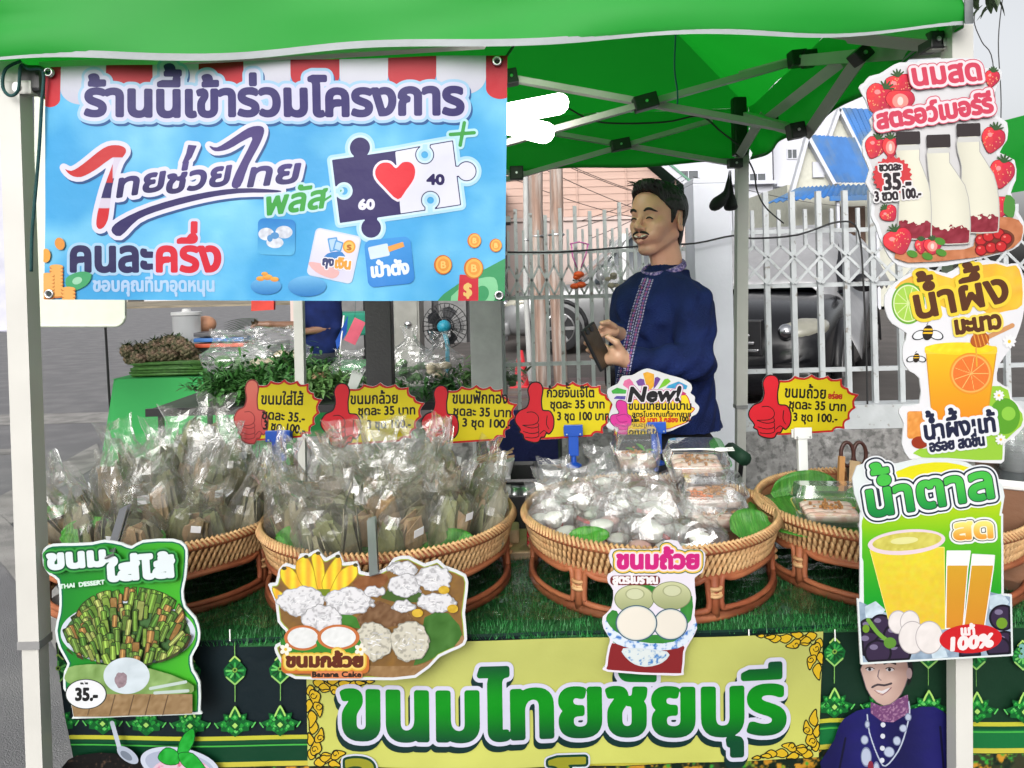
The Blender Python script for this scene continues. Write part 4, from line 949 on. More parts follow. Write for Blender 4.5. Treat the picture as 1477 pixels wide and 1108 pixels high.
# rough face with real relief
n1, n2 = 260, 26
vs = []; fs = []
for j in range(n2 + 1):
 for i in range(n1 + 1):
  x = -1.3 + 11.3 * i / n1; z = 0.58 * j / n2
  r_ = mnoise.noise(Vector((x * 11, z * 11, 0))) * 0.012 + mnoise.noise(Vector((x * 30, z * 30, 5))) * 0.012
  vs.append((x, 4.50 - max(r_, -0.006) - 0.006, z))
for j in range(n2):
 for i in range(n1): a = j * (n1 + 1) + i; fs.append((a, a + 1, a + n1 + 2, a + n1 + 1))
MB().add(vs, fs).build('plaster_face', PLAST, t, smooth=True)
MB().box(-1.3, 10, 4.503, 4.70, 0, 0.579).build('core', PLAST, t)
FENCEW = mat('white_fence_paint', lin((172, 176, 178)), rough=0.5, var=0.10, vscale=9, bump=0.12, col2=(0.22, 0.20, 0.18), c2scale=30, c2thr=(0.62, 0.72))
GATEW = mat('grey_gate_paint', lin((168, 174, 172)), rough=0.5, var=0.14, vscale=9, bump=0.12, col2=(0.16, 0.13, 0.11), c2scale=24, c2thr=(0.60, 0.70))
MB().box(1.32, 10, 4.52, 4.66, 0.58, 0.72).build('base_beam', FENCEW, t)
# pavers seen through the gate
PAV = [mat('paver_' + n_, c_, rough=0.85, var=0.25, vscale=14, bump=0.3) for n_, c_ in (('plum', (0.12, 0.085, 0.085)), ('grey', (0.14, 0.125, 0.12)), ('brown', (0.15, 0.11, 0.09)))]
yard = bpy.data.objects['yard_ground']
prot = []
for m_ in PAV:
 o = MB().box(-.145, .145, -.07, .07, -.04, 0.0, bev=0.006).build('paver', m_, yard, local=True); prot.append(o)
first = [True] * 3
rp = random.Random(4); cnt = 0
for r_ in range(24):
 y = 4.85 + r_ * 0.15
 for c_ in range(int((2.4) / 0.3) + 1):
  x = -0.55 + c_ * 0.3 + (0.15 if r_ % 2 else 0)
  if cnt >= 210: break
  k = rp.choice((0, 0, 1, 2)); z = YZ + rp.uniform(-.003, .003); cnt += 1
  if first[k]: prot[k].location = (x, y, z); first[k] = False
  else: share(prot[k], yard, 'paver', (x, y, z))
def sqbar(parent, name, a, b, w, m, h=None):
 return MB().bar(a, b, w, h or w, up=(0, 1, 0)).build(name, m, parent)
PILM = mat('pillar_paint', lin((206, 208, 216)), rough=0.7, var=0.08, vscale=3, bump=0.15, bscale=30)
for lab, xa, xb, da, m_, zt in (('wide white wall pillar right behind the man', 1003, 1057, 4.40, PILM, 2.03), ('grey wall pillar left of the gate, partly behind the fan', 676, 722, 4.45, mat('grey_pillar_paint', lin((150, 152, 150)), rough=.8, var=.15), 2.05)):
 a, b = P(xa, 400, da), P(xb, 400, da)
 t = thing('wall_pillar', lab, 'pillar', ((a.x + b.x) / 2, da + .12, 0))
 MB().box(a.x, b.x, da, da + .24, 0.0, zt - .0, bev=0.006).build('shaft', m_, t)
 MB().box(a.x - .0, b.x + .0, da + .0, da + .24, zt, zt + .03, bev=0.004).build('cap', m_, t)
# sliding lattice gate
gy = 4.62
t = thing('lattice_gate', 'grey metal folding gate of upright bars and crossed lattice behind the man', 'gate', (0.5, gy, YZ))
gx0, gx1 = -0.06, 1.10
npair = 13; sp = (gx1 - gx0) / npair
for i in range(npair + 1):
 x = gx0 + sp * i
 sqbar(t, 'bar', (x, gy, YZ + .02), (x, gy, 1.90 + 0.025 * math.sin(i * 1.7) + i * 0.004), 0.021, GATEW)
 if i < npair:
  xm = x + sp / 2
  sqbar(t, 'short_bar', (xm, gy + .004, 1.575), (xm, gy + .004, 1.80), 0.014, GATEW)
  for za, zb, d_ in ((1.585, 1.41, 1), (1.585, 1.41, -1)):
   sqbar(t, 'lattice_strip', (xm, gy - .014, za), (x + sp / 2 + d_ * sp / 2, gy - .014, 1.50), 0.012, GATEW, 0.005)
   sqbar(t, 'lattice_strip', (x + sp / 2 + d_ * sp / 2, gy - .014, 1.50), (xm, gy - .014, 1.41), 0.012, GATEW, 0.005)
for z, w in ((1.665, .022), (1.395, .024), (0.995, .022), (0.70, .03)):
 sqbar(t, 'rail', (gx0 - .03, gy + .014, z), (gx1 + .05, gy + .014, z), w, GATEW)
# white fence right
fy = 4.60
t = thing('lattice_fence', 'white painted metal fence with diamond lattice in front of the black cars', 'fence', (3, fy, .72))
x0 = P(1068, 400, fy).x; sp = 0.158
for i in range(30):
 x = x0 + sp * i
 sqbar(t, 'bar', (x, fy, .72), (x, fy, 1.99), 0.030, FENCEW)
 xm = x + sp / 2
 sqbar(t, 'short_bar', (xm, fy + .004, 1.67), (xm, fy + .004, 1.885), 0.020, FENCEW)
 for d_ in (1, -1):
  sqbar(t, 'lattice_strip', (xm, fy - .02, 1.67), (xm + d_ * sp / 2, fy - .02, 1.60), 0.016, FENCEW, 0.006)
  sqbar(t, 'lattice_strip', (xm + d_ * sp / 2, fy - .02, 1.60), (xm - d_ * sp / 2, fy - .02 - .0065 * (d_ + 1) / 2, 1.44), 0.016, FENCEW, 0.006)
for z, w in ((1.755, .026), (1.43, .026), (0.92, .026)):
 sqbar(t, 'rail', (x0 - .05, fy + .022, z), (x0 + sp * 30, fy + .022, z), w, FENCEW)
# ---- timber poles
WOODP = mat('weathered_pole_wood', (0.27, 0.18, 0.14), rough=0.9, var=0.3, vscale=5, bump=0.8, bscale=20, col2=(0.36, 0.31, 0.28), c2scale=3, stretch=(6, 6, 0.5))
CPOLE = mat('concrete_pole', (0.42, 0.43, 0.42), rough=0.8, var=0.1, bump=0.2)
for lab, px, w, d, m_ in (('reddish weathered timber pole behind the gate, left one of the timber pair', 779, 20, 7.4, WOODP), ('weathered timber pole behind the gate, right one of the pair', 806, 19, 7.2, WOODP), ('slim pale concrete pole left of the timber poles', 762, 8, 8.0, CPOLE)):
 p = P(px, 480, d); r_ = w / 2 / FPX * d
 t = thing('utility_pole', lab, 'pole', (p.x, d, YZ - .04))
 mb = MB(); pts = [(p.x + .015 * math.sin(k * 1.3 + px), d + .01 * math.cos(k), YZ - .045 + k * .45) for k in range(15)]
 mb.tube(pts, [r_ * (1.06 - .012 * k + .03 * math.sin(k * 2.3)) for k in range(15)], 12); mb.build('shaft', m_, t, smooth=True, auto=50)
 MB().tube([(p.x + math.cos(a) * r_ * 1.1, d + math.sin(a) * r_ * 1.1, 1.92) for a in np.linspace(0, 6.28, 14, endpoint=False)], .012, 6, closed=True).build('band', STEEL, t, smooth=True)
# ---- houses
PINKW = mat('pale_pink_wall', lin((190, 172, 166)), rough=0.9, var=0.05, vscale=1, bump=0.1, bscale=10)
SIDING = mat('pink_siding', lin((180, 152, 140)), rough=0.8, var=0.07, vscale=2, bump=0.15, bscale=14, stretch=(.4, 1, 4))
GREENT = mat('green_roof_trim', lin((84, 130, 108)), rough=0.6, var=0.1)
WHITEW = mat('white_render_wall', lin((188, 190, 198)), rough=0.9, var=0.05, vscale=.5, bump=0.1, bscale=6)
GLASSD = mat('dark_window_glass', (0.05, 0.06, 0.07), rough=0.08, spec=0.8, var=0.1, bump=0)
BROWNW = mat('brown_timber', (0.10, 0.055, 0.035), rough=0.6, var=0.2)
d = 18.0
t = thing('house', 'pale pink house with horizontal siding in its gable behind the gate', 'house', (0.6, d, 0))
zs = P(860, 312, d).z; xr = P(1012, 330, d).x; xl = -5.2; pk = P(780, 112, d)
MB().box(xl, xr, d, d + 8, .5, zs).build('wall', PINKW, t)
nb = 19; hgt = (pk.z - zs) / nb
for k in range(nb):
 z0, z1 = zs + k * hgt, zs + (k + 1) * hgt
 f0, f1 = (pk.z - z0) / (pk.z - zs), (pk.z - z1) / (pk.z - zs)
 xa0, xb0 = pk.x + (xl - pk.x) * f0, pk.x + (xr - pk.x) * f0
 xa1, xb1 = pk.x + (xl - pk.x) * f1, pk.x + (xr - pk.x) * f1
 m2 = MB(); vs = [(xa0, d - .028, z0), (xb0, d - .028, z0), (xb1, d - .012, z1), (xa1, d - .012, z1), (xa0, d, z0), (xb0, d, z0), (xb1, d, z1), (xa1, d, z1)]
 m2.add(vs, [(0, 1, 2, 3), (0, 4, 5, 1), (1, 5, 6, 2), (3, 7, 4, 0), (3, 2, 6, 7)]).build('siding_board', SIDING, t)
for k in range(-4, 5): MB().box(k * 1.15 + .4, k * 1.15 + .43, d - .075, d - .052, zs, zs + (2.2 if abs(k) < 3 else .8)).build('batten', SIDING, t)
for sx, xe in ((1, xr + .35), (-1, xl - .35)):
 a = Vector((pk.x, d, pk.z + .12)); b = Vector((xe, d, zs - .10))
 for y0, y1, w, mm, nm in ((d - .45, d - .42, .20, WHITEW, 'barge_board'), (d - .48, d - .452, .07, GREENT, 'roof_trim')):
  m2 = MB(); off = Vector((0, 0, w)) if nm == 'barge_board' else Vector((0, 0, .07)); up = Vector((0, 0, 0.0)) if nm == 'barge_board' else Vector((0, 0, .17))
  A, B = a + up, b + up
  m2.add([(A.x, y0, A.z), (B.x, y0, B.z), (B.x, y0, B.z + off.z), (A.x, y0, A.z + off.z), (A.x, y1, A.z), (B.x, y1, B.z), (B.x, y1, B.z + off.z), (A.x, y1, A.z + off.z)], [(0, 1, 2, 3), (7, 6, 5, 4), (0, 4, 5, 1), (3, 2, 6, 7), (1, 5, 6, 2)]).build(nm, mm, t)
 MB().add([(a.x, d - .42, a.z + .2), (b.x, d - .42, b.z + .2), (b.x, d + 8, b.z + .2), (a.x, d + 8, a.z + .2), (a.x, d - .42, a.z + .12), (b.x, d - .42, b.z + .12), (b.x, d + 8, b.z + .12), (a.x, d + 8, a.z + .12)], [(0, 1, 2, 3), (7, 6, 5, 4), (1, 5, 6, 2)]).build('roof', GREENT, t)
MB().box(xl, xr, d - .06, d - .002, zs - .09, zs - .01).build('ledge', PINKW, t)
def win(parent, x0, x1, y, z0, z1, n=2, fm=None):
 f = MB(); w = .05
 for a, b, c, e in ((x0, x1, z0, z0 + w), (x0, x1, z1 - w, z1), (x0, x0 + w, z0 + w, z1 - w), (x1 - w, x1, z0 + w, z1 - w)): f.box(a, b, y - .06, y + .02, c, e)
 for k in range(1, n): xx = x0 + (x1 - x0) * k / n; f.box(xx - .02, xx + .02, y - .05, y + .01, z0 + w, z1 - w)
 fo = f.build('window', fm or WHITEW, parent)
 MB().box(x0 + .01, x1 - .01, y - .02, y + .015, z0 + .01, z1 - .01).build('pane', GLASSD, fo)
d = 42.0
for lab, xa, xb, zt_py, wins in (('tall white building with a small grey window behind the man and the canopy leg', 940, 1118, 150, ((978, 1008, 262, 246), (1075, 1100, 318, 306), (1080, 1105, 262, 250))),
         ('white flat roofed building between the canopy and the blue roofed house', 1120, 1330, 120, ((1135, 1150, 190, 178), (1290, 1320, 200, 150), (1135, 1150, 230, 215)))):
 a, b = P(xa, 400, d), P(xb, 400, d); zt = P((xa + xb) / 2, zt_py, d).z
 t = thing('building', lab, 'building', ((a.x + b.x) / 2, d, 0))
 MB().box(a.x, b.x, d, d + 10, 0, zt).build('wall', WHITEW, t)
 MB().box(a.x - .2, b.x + .2, d - .25, d + 10, zt, zt + .35).build('parapet', WHITEW, t)
 for zz_ in (3.6, 6.4):
  MB().box(a.x, b.x, d - .5, d - .002, zz_, zz_ + .18).build('ledge', WHITEW, t)
 for (wa, wb, wy0, wy1) in wins:
  win(t, P(wa, wy0, d).x, P(wb, wy0, d).x, d - .0, P(wa, wy0, d).z, P(wa, wy1, d).z)
 d += 1.5
# low outbuilding wall behind fence
d = 26
t = thing('garden_wall', 'low white wall with a dark ledge behind the fence', 'wall', (8, d, 0)); a, b = P(1060, 400, d), P(1300, 400, d)
MB().box(a.x, 14, d, d + .2, 0.5, P(1100, 300, d).z).build('panel', WHITEW, t); MB().box(a.x, 14, d - .1, d + .3, P(1100, 300, d).z, P(1100, 297, d).z).build('coping', CONC, t)
BLUER = mat('blue_corrugated_roof', lin((44, 104, 168)), rough=0.5, var=0.2, vscale=1.5, bump=0.1, col2=lin((84, 110, 136)), c2scale=.9)
CREAM = mat('cream_wall', lin((184, 184, 172)), rough=0.85, var=0.06, bump=0.1)
def corrugated(parent, a, b, c, e, n, amp, name='roof'):
 """a-b ridge, e-c eave"""
 a, b, c, e = map(Vector, (a, b, c, e)); nm = (b - a).cross(e - a).normalized()
 m2 = MB(); N_ = n * 4; vs = []
 for i in range(N_ + 1):
  t_ = i / N_; o_ = nm * amp * math.sin(t_ * n * 2 * math.pi)
  for s_ in (0, .02): vs += [a.lerp(b, t_) + o_ - nm * s_, e.lerp(c, t_) + o_ - nm * s_]
 fs = []
 for i in range(N_): k = i * 4; fs += [(k, k + 1, k + 5, k + 4), (k + 2, k + 6, k + 7, k + 3), (k + 1, k + 3, k + 7, k + 5), (k, k + 4, k + 6, k + 2)]
 return m2.add(vs, fs).build(name, BLUER, parent, smooth=True, auto=60)
d = 22.0
t = thing('house', 'small cream house with steep blue corrugated roofs behind the fence', 'house', (P(1200, 400, d).x, d, 0))
for ap, rf, lf, er, ee, dd in (((1164, 197), (1202, 266), (1141, 280), (1232, 199), (1262, 264), 0.0), ((1210, 158), (1262, 262), (1172, 262), (1300, 160), (1330, 260), 2.2)):
 D = d + dd
 A, B, C_, E_, F_ = P(*ap, D), P(*rf, D), P(*lf, D), P(*er, D + .8), P(*ee, D + .8)
 m2 = MB(); m2.add([A + Vector((0, .15, -.05)), B + Vector((-.05, .15, 0)), C_ + Vector((0.05, .15, 0))], [(0, 2, 1)]); m2.build('gable_wall', CREAM, t)
 corrugated(t, A + Vector((0, 0, .05)), E_, F_, B + Vector((0, 0, .05)), 11, .035)
 for q0, q1 in ((A, B), (A, C_)): MB().bar(q0, q1, .10, .22, up=(0, 1, 0)).build('barge_board', WHITEW, t)
 back = Vector((E_.x - A.x, 3.0, 0))
A = P(1203, 268, d - .6); B = P(1300, 266, d - .6); C_ = P(1300, 283, d - 1.6); E_ = P(1196, 284, d - 1.6)
corrugated(t, A, B, C_, E_, 13, .03, 'porch_roof')
corrugated(t, P(1150, 272, d - .4), P(1203, 268, d - .6), P(1196, 284, d - 1.6), P(1108, 293, d - 1.0), 9, .03, 'porch_roof')
MB().box(P(1140, 300, d).x, P(1330, 300, d).x, d + .2, d + 5, 0.5, P(1200, 264, d + .2).z - 0.02).build('wall', CREAM, t)
MB().box(P(1215, 300, d).x, P(1250, 300, d).x, d + .1, d + .19, 1.0, P(1200, 298, d).z).build('door', BROWNW, t)
MB().box(P(1196, 286, d - 1.6).x, P(1300, 286, d - 1.6).x, d - 1.66, d - 1.61, P(1250, 289, d - 1.6).z, P(1250, 282, d - 1.6).z).build('fascia', BLUER, t)
for px in (1206, 1262): MB().box(P(px, 300, d - 1.5).x, P(px + 4, 300, d - 1.5).x, d - 1.55, d - 1.45, .5, P(px, 286, d - 1.5).z).build('post', WHITEW, t)
a_ = P(1180, 245, d + .1); MB().box(a_.x - .16, a_.x + .16, d + .06, d + .13, a_.z - .22, a_.z + .22).build('vent', WHITEW, t)
# dark shop front in the middle and far shops on the left (mostly behind the banner)
DARKW = mat('dark_shop_wall', (0.05, 0.05, 0.052), rough=0.8, var=0.3, vscale=1.5, bump=0.2)
d = 14.0
t = thing('shop_building', 'dark fronted shop seen under the blue banner behind the fan', 'building', (-1.8, d, 0))
MB().box(-3.4, -0.1, d, d + 6, 0, 3.6).build('wall', DARKW, t)
for k in range(5):
 xa = -3.2 + k * .62
 MB().box(xa, xa + .5, d - .08, d - .003, .2, 2.3, bev=.01).build('shutter', mat('grey_shutter', (0.14, 0.14, 0.14), rough=.5, var=.2), t)
MB().box(-3.5, 0.0, d - .9, d - .1, 2.5, 2.6).build('awning', mat('dull_awning', (0.10, 0.12, 0.11), rough=.8), t)
for k, (xa, w_, h_, c_) in enumerate(((-60, 14, 6.5, (0.45, 0.42, 0.38)), (-44, 10, 8.5, (0.5, 0.5, 0.5)), (-32, 12, 6, (0.42, 0.40, 0.34)))):
 t = thing('shop_building', ('low beige', 'taller grey', 'low tan')[k] + ' shop row across the road far behind the banner', 'building', (xa + w_ / 2, 92, 0))
 MB().box(xa, xa + w_, 92, 100, 0, h_).build('wall', mat('shop_paint_' + 'abc'[k], c_, rough=.9), t)
 MB().box(xa - .3, xa + w_ + .3, 91.5, 100.2, h_, h_ + .4).build('roof', CONC, t)
 for j in range(int(w_ / 2.5)): win(t, xa + .6 + j * 2.4, xa + 2.2 + j * 2.4, 92, h_ - 2.6, h_ - 1.2)
# ---- cars
TYRE = mat('tyre_rubber', (0.018, 0.018, 0.02), rough=0.85, var=0.2, bump=0.3)
ALLOY = mat('alloy_rim', (0.42, 0.42, 0.43), rough=0.3, metal=0.9, var=0.1)
LENS = mat('headlight_lens', (0.33, 0.32, 0.26), rough=0.12, var=0.12, vscale=12, bump=0.08, spec=0.8, coat=.6)
CHROME = mat('chrome_trim', (0.6, 0.6, 0.62), rough=0.15, metal=1)
def make_car(label, x, y, z, heading, paint, L=4.6, W=1.82, H=1.78, hood=1.02, truck=False):
 """heading: direction the car looks in, radians in the ground plane"""
 t = thing('parked_car', label, 'car', (x, y, z)); t.rotation_euler = (0, 0, heading)
 h2 = L / 2
 st = [(h2, .30, .50, .62), (h2 - .06, .24, .70, .80), (h2 - .25, .22, .86, .88), (h2 - .8, .20, .97, .91), (h2 - 1.25, .20, hood, .91), (0, .20, hood + .02, .91), (-h2 + .9, .20, hood + .03, .90), (-h2 + .2, .24, hood, .87), (-h2, .34, hood - .12, .80)]
 # body shell
 vs = []; n = 11
 for (sx, zb, zt, w) in st:
  w *= W / 1.82
  prof = [(0, zb), (w * .8, zb), (w * .96, zb + .06), (w * 1.0, zb + .22), (w * 1.0, (zb + zt) / 2 + .06), (w * .985, zt - .12), (w * .93, zt - .03), (w * .8, zt), (w * .4, zt + .015), (0, zt + .02)]
  prof = prof + [(-a, b) for a, b in prof[-2:0:-1]]
  n = len(prof); vs += [(sx, a, b) for a, b in prof]
 fs = [(i * n + k, i * n + (k + 1) % n, (i + 1) * n + (k + 1) % n, (i + 1) * n + k) for i in range(len(st) - 1) for k in range(n)] + [tuple(range(n))[::-1], tuple((len(st) - 1) * n + k for k in range(n))]
 bd = MB().add(vs, fs).build('body', paint, t, local=True, smooth=True)
 mod = bd.modifiers.new('s', 'SUBSURF'); mod.levels = mod.render_levels = 1
 # cabin
 xr = -h2 + (1.9 if truck else .35)
 cs = [(h2 - 1.2, hood + .0, .86), (h2 - 1.95, H - .06, .70), (h2 - 2.3, H, .70), (xr + .5, H - .01, .70), (xr, hood + .02, .84)]
 vs = []
 for (sx, zt, w) in cs:
  w *= W / 1.82; zt = max(zt, hood + .02); wb = .87 * W / 1.82
  vs += [(sx, wb, hood - .04), (sx, w * .98 if zt > hood + .1 else wb, zt - .05), (sx, w * .9, zt), (sx, -w * .9, zt), (sx, -w * .98 if zt > hood + .1 else -wb, zt - .05), (sx, -wb, hood - .04)]
 fs = [(i * 6 + k, i * 6 + k + 1, i * 6 + k + 7, i * 6 + k + 6) for i in range(len(cs) - 1) for k in range(5)]
 MB().add(vs, fs).build('window', GLASSD, t, local=True, smooth=True, auto=35)
 rf = MB(); w = .70 * W / 1.82
 rf.box(xr + .45, h2 - 1.98, -w, w, H - .05, H + .02, bev=.02)
 for s_ in (1, -1):
  for pa, pb in (((h2 - 1.2, .87, hood), (h2 - 1.97, .70, H - .03)), ((h2 - 2.35 - (.1), .89, hood), (h2 - 2.45, .71, H - .03)), ((xr, .85, hood), (xr + .5, .70, H - .03)), ((xr + 1.0, .88, hood), (xr + .95, .71, H - .03))):
   k_ = W / 1.82; rf.bar((pa[0], s_ * pa[1] * k_, pa[2]), (pb[0], s_ * pb[1] * k_, pb[2]), .07, .035)
 rf.build('roof', paint, t, local=True)
 for sx in (h2 - .85, -h2 + .95):
  for s_ in (1, -1):
   yy_ = s_ * (W / 2 - .10)
   rot = Matrix.Rotation(R(90), 3, 'X')
   wh = MB().lathe([(0.15, -.10), (.30, -.105), (.335, -.085), (.345, -.05), (.345, .05), (.335, .085), (.30, .105), (.15, .10)], (sx, yy_, .345), 28, rot, cap=True).build('wheel', TYRE, t, local=True, smooth=True, auto=40)
   rm = MB().lathe([(.205, -.112), (.225, -.108), (.225, .108), (.205, .112)], (sx, yy_, .345), 28, rot, cap=False)
   for k in range(6):
    a_ = k * math.pi / 3; rm.bar((sx + .03 * math.cos(a_), yy_ + s_ * .10, .345 + .03 * math.sin(a_)), (sx + .215 * math.cos(a_), yy_ + s_ * .108, .345 + .215 * math.sin(a_)), .05, .02, up=(0, 1, 0))
   rm.lathe([(.0, -.115), (.05, -.112), (.05, .112), (0, .115)], (sx, yy_, .345), 14, rot, cap=False)
   rm.build('rim', ALLOY, wh, local=True)
   MB().tube([(sx + .40 * math.cos(a_), s_ * (W / 2 - .012), .345 + .40 * math.sin(a_)) for a_ in np.linspace(0, math.pi, 14)], .035, 6, flat=1).build('wheel_arch', BLACKP, t, local=True, smooth=True)
 for s_ in (1, -1):
  ho = MB().ball((h2 - .30, s_ * .665, .715), 1, 24, 14, scl=(.25, .19, .10), M=Matrix.Rotation(s_ * R(-28), 4, 'Z') @ Matrix.Rotation(R(10), 4, 'Y')).build('headlight', LENS, t, local=True, smooth=True)
  MB().ball((h2 - .07, s_ * .60, .71), .06, 12, 8).build('reflector', CHROME, ho, local=True, smooth=True)
  MB().ball((h2 - 1.45, s_ * (W / 2 + .10), hood + .07), .11, 12, 8, scl=(.6, 1, .75)).build('mirror', paint, t, local=True, smooth=True)
 g = MB()
 for k in range(4): g.box(h2 - .0, h2 + .035, -.42 + .03 * k, .42 - .03 * k, .56 + .055 * k, .585 + .055 * k, bev=.006)
 g.build('grille', CHROME, t, local=True)
 MB().box(h2 - .10, h2 + .01, -.44, .44, .53, .80, bev=.01).build('grille_recess', BLACKP, t, local=True)
 MB().box(h2 - .15, h2 + .07, -.82, .82, .24, .46, bev=.05).build('bumper', paint, t, local=True, smooth=True)
 for s_ in (1, -1):
  for dx in (.55, -.55): MB().box(dx - .07, dx + .07, s_ * (W / 2 + .002) - .012, s_ * (W / 2 + .002) + .012, .82, .85, bev=.006).build('door_handle', CHROME, t, local=True)
  for dx in (h2 - 1.5, 0.05, -h2 + 1.45): MB().box(dx - .006, dx + .006, s_ * (W / 2 - .008) - .006, s_ * (W / 2 - .008) + .006, .36, .96).build('door_gap', BLACKP, t, local=True)
 return t
SILVER = mat('silver_car_paint', (0.22, 0.225, 0.23), rough=0.28, metal=0.35, var=0.04, bump=0, coat=.6)
BLKCAR = mat('black_car_paint', (0.008, 0.008, 0.010), rough=0.22, var=0.1, bump=0, coat=.15, spec=.4)
GRYCAR = mat('dark_brown_car_paint', (0.045, 0.04, 0.042), rough=0.2, metal=.2, var=0.1, bump=0, coat=1.0)
pw = P(806, 470, 11.2)
make_car('silver grey pickup parked side-on behind the gate, its front to the left', pw.x + 1.5, 12.0, YZ, math.pi, SILVER, L=4.7, H=1.72, truck=True)
CARX, CARY, CARA, CARZ = 2.62, 7.95, R(-120), 0.36
make_car('black car at an angle behind the white fence, half covered by a silver sheet', CARX, CARY, CARZ, CARA, BLKCAR, L=4.6, H=1.5, hood=.98)
# silver sheet over the black car
TARP = mat('silver_sheet', (0.30, 0.30, 0.31), rough=0.32, metal=0.25, var=0.18, vscale=4, bump=0.8, bscale=7)
nx, ny = 60, 60; vs = []; fs = []
Mc = Matrix.Translation((CARX, CARY, CARZ)) @ Matrix.Rotation(CARA, 4, 'Z')
for j in range(ny + 1):
 for i in range(nx + 1):
  u, v = i / nx, j / ny
  lx = 1.28 - 3.6 * v; ly = -1.02 + 2.04 * u
  edge = max(0, abs(u - .5) * 2 - .62) / .38
  z = 1.03 + .56 * min(1, v * 3.6) ** .75 - .62 * edge ** 1.4
  z += .04 * mnoise.noise(Vector((lx * 3, ly * 3.0, 0))) + .03 * abs(mnoise.noise(Vector((lx * 6 + ly * 5, ly * 3, 3))))
  vs.append(Mc @ Vector((lx, ly * (1 - .12 * (1 - edge) * 0), z)))
for j in range(ny):
 for i in range(nx): a = j * (nx + 1) + i; fs.append((a, a + 1, a + nx + 2, a + nx + 1))
o = MB().add(vs, fs).build('car_cover', TARP, org=(CARX, CARY, 1.6), smooth=True)
tag(o, 'wrinkled silver sheet draped over the cabin of the black car', 'car cover')
mo = o.modifiers.new('th', 'SOLIDIFY'); mo.thickness = .004
# traffic cone behind the gate
CONE = mat('red_cone_plastic', lin((196, 40, 50)), rough=.5, var=.1)
p = P(750, 478, 7.6)
t = thing('traffic_cone', 'small red traffic cone behind the gate at the left edge of the timber poles', 'traffic cone', (p.x, 7.6, YZ))
MB().lathe([(.085, 0.012), (.08, .02), (.025, .36), (.0, .365)], (p.x, 7.6, YZ), 20, cap=False).build('cone_body', CONE, t, smooth=True)
MB().box(p.x - .11, p.x + .11, 7.49, 7.71, YZ - .002, YZ + .018, bev=.005).build('base', CONE, t)
MB().lathe([(.062, .12), (.05, .20)], (p.x, 7.6, YZ), 20, cap=False).build('band', WHITEP, t, smooth=True)
# overhead wires
WIRE = mat('black_cable', (0.015, 0.015, 0.016), rough=.6, bump=0)
t = thing('power_lines', 'thin black overhead wires crossing in front of the pink gable', 'wires', (0, 12, 5))
for k, (a, b) in enumerate((((700, 200), (1000, 330)), ((700, 180), (990, 300)), ((720, 250), (960, 322)), ((790, 228), (1010, 300)), ((830, 330), (990, 258)), ((850, 345), (1000, 262)), ((840, 318), (990, 250)), ((1000, 255), (1250, 300)))):
 A, B = P(*a, 11.5), P(*b, 12 + k)
 MB().tube([A.lerp(B, s_ / 12) - Vector((0, 0, .10 * math.sin(math.pi * s_ / 12))) for s_ in range(13)], .006, 5).build('wire', WIRE, t, smooth=True)
for k, pts in enumerate((((1412, 0, 6), (1405, 30, 6), (1416, 60, 6), (1432, 90, 6), (1436, 200, 6)), ((1447, -10, 6), (1440, 60, 6), (1444, 150, 6), (1440, 260, 6)))):
 o = MB().tube(catmull([P(*q) for q in pts], n=5), .004, 5).build('hanging_wire', WIRE, org=P(*pts[2]), smooth=True); tag(o, ('crooked thin wire', 'straighter thin wire')[k] + ' against the white sky above the strawberry sign', 'wire')
pts = [(732, 362), (800, 362), (860, 358), (940, 352), (1003, 349), (1057, 338), (1085, 342), (1150, 337), (1210, 318), (1238, 332), (1246, 420), (1250, 520), (1252, 640)]
o = MB().tube(catmull([P(a, b + 2, 4.36 if a < 1100 else 4.54) for a, b in pts], n=4), .006, 6).build('cable', WIRE, org=P(1000, 350, 4.38), smooth=True); tag(o, 'black cable strung along the fence tops and down to the right', 'cable')
# ---------------------------------------------------------------- canopy
GREENC = mat('green_canopy_fabric', (0.014, 0.30, 0.034), rough=0.55, var=0.06, vscale=3, bump=0.25, bscale=5, spec=.4)
nt = GREENC.node_tree; b_ = nt.nodes['Principled BSDF']
tl = nt.nodes.new('ShaderNodeBsdfTranslucent'); tl.inputs[0].default_value = (0.012, 0.52, 0.03, 1)
ms = nt.nodes.new('ShaderNodeMixShader'); ms.inputs[0].default_value = 0.42
nt.links.new(b_.outputs[0], ms.inputs[1]); nt.links.new(tl.outputs[0], ms.inputs[2]); nt.links.new(ms.outputs[0], nt.nodes['Material Output'].inputs[0])
FRAMEW = mat('white_frame_tube', lin((178, 177, 172)), rough=0.4, var=0.05, bump=0.05, bscale=20)
PIPING = mat('white_piping', lin((140, 146, 148)), rough=.7)
can = thing('canopy_tent', 'green folding canopy on white metal legs over the dessert stall', 'canopy', (0, 2.5, 0))
def fabric(name, grid, m=GREENC, thick=.0015):
 J = len(grid); I = len(grid[0]); vs = [p for row in grid for p in row]
 fs = [(j * I + i, j * I + i + 1, (j + 1) * I + i + 1, (j + 1) * I + i) for j in range(J - 1) for i in range(I - 1)]
 return MB().add(vs, fs).build(name, m, can, smooth=True)
fl, fr, bl, br = Vector((-1.06, 1.50, 0)), Vector((.89, 1.50, 0)), Vector((-1.06, 3.58, 0)), Vector((1.12, 3.58, 0))
cor = [fl, fr, br, bl]; peak = Vector((0, 2.55, 2.92))
zb = {0: 1.945, 1: 1.972, 2: 2.03, 3: 2.00}; VH = .25
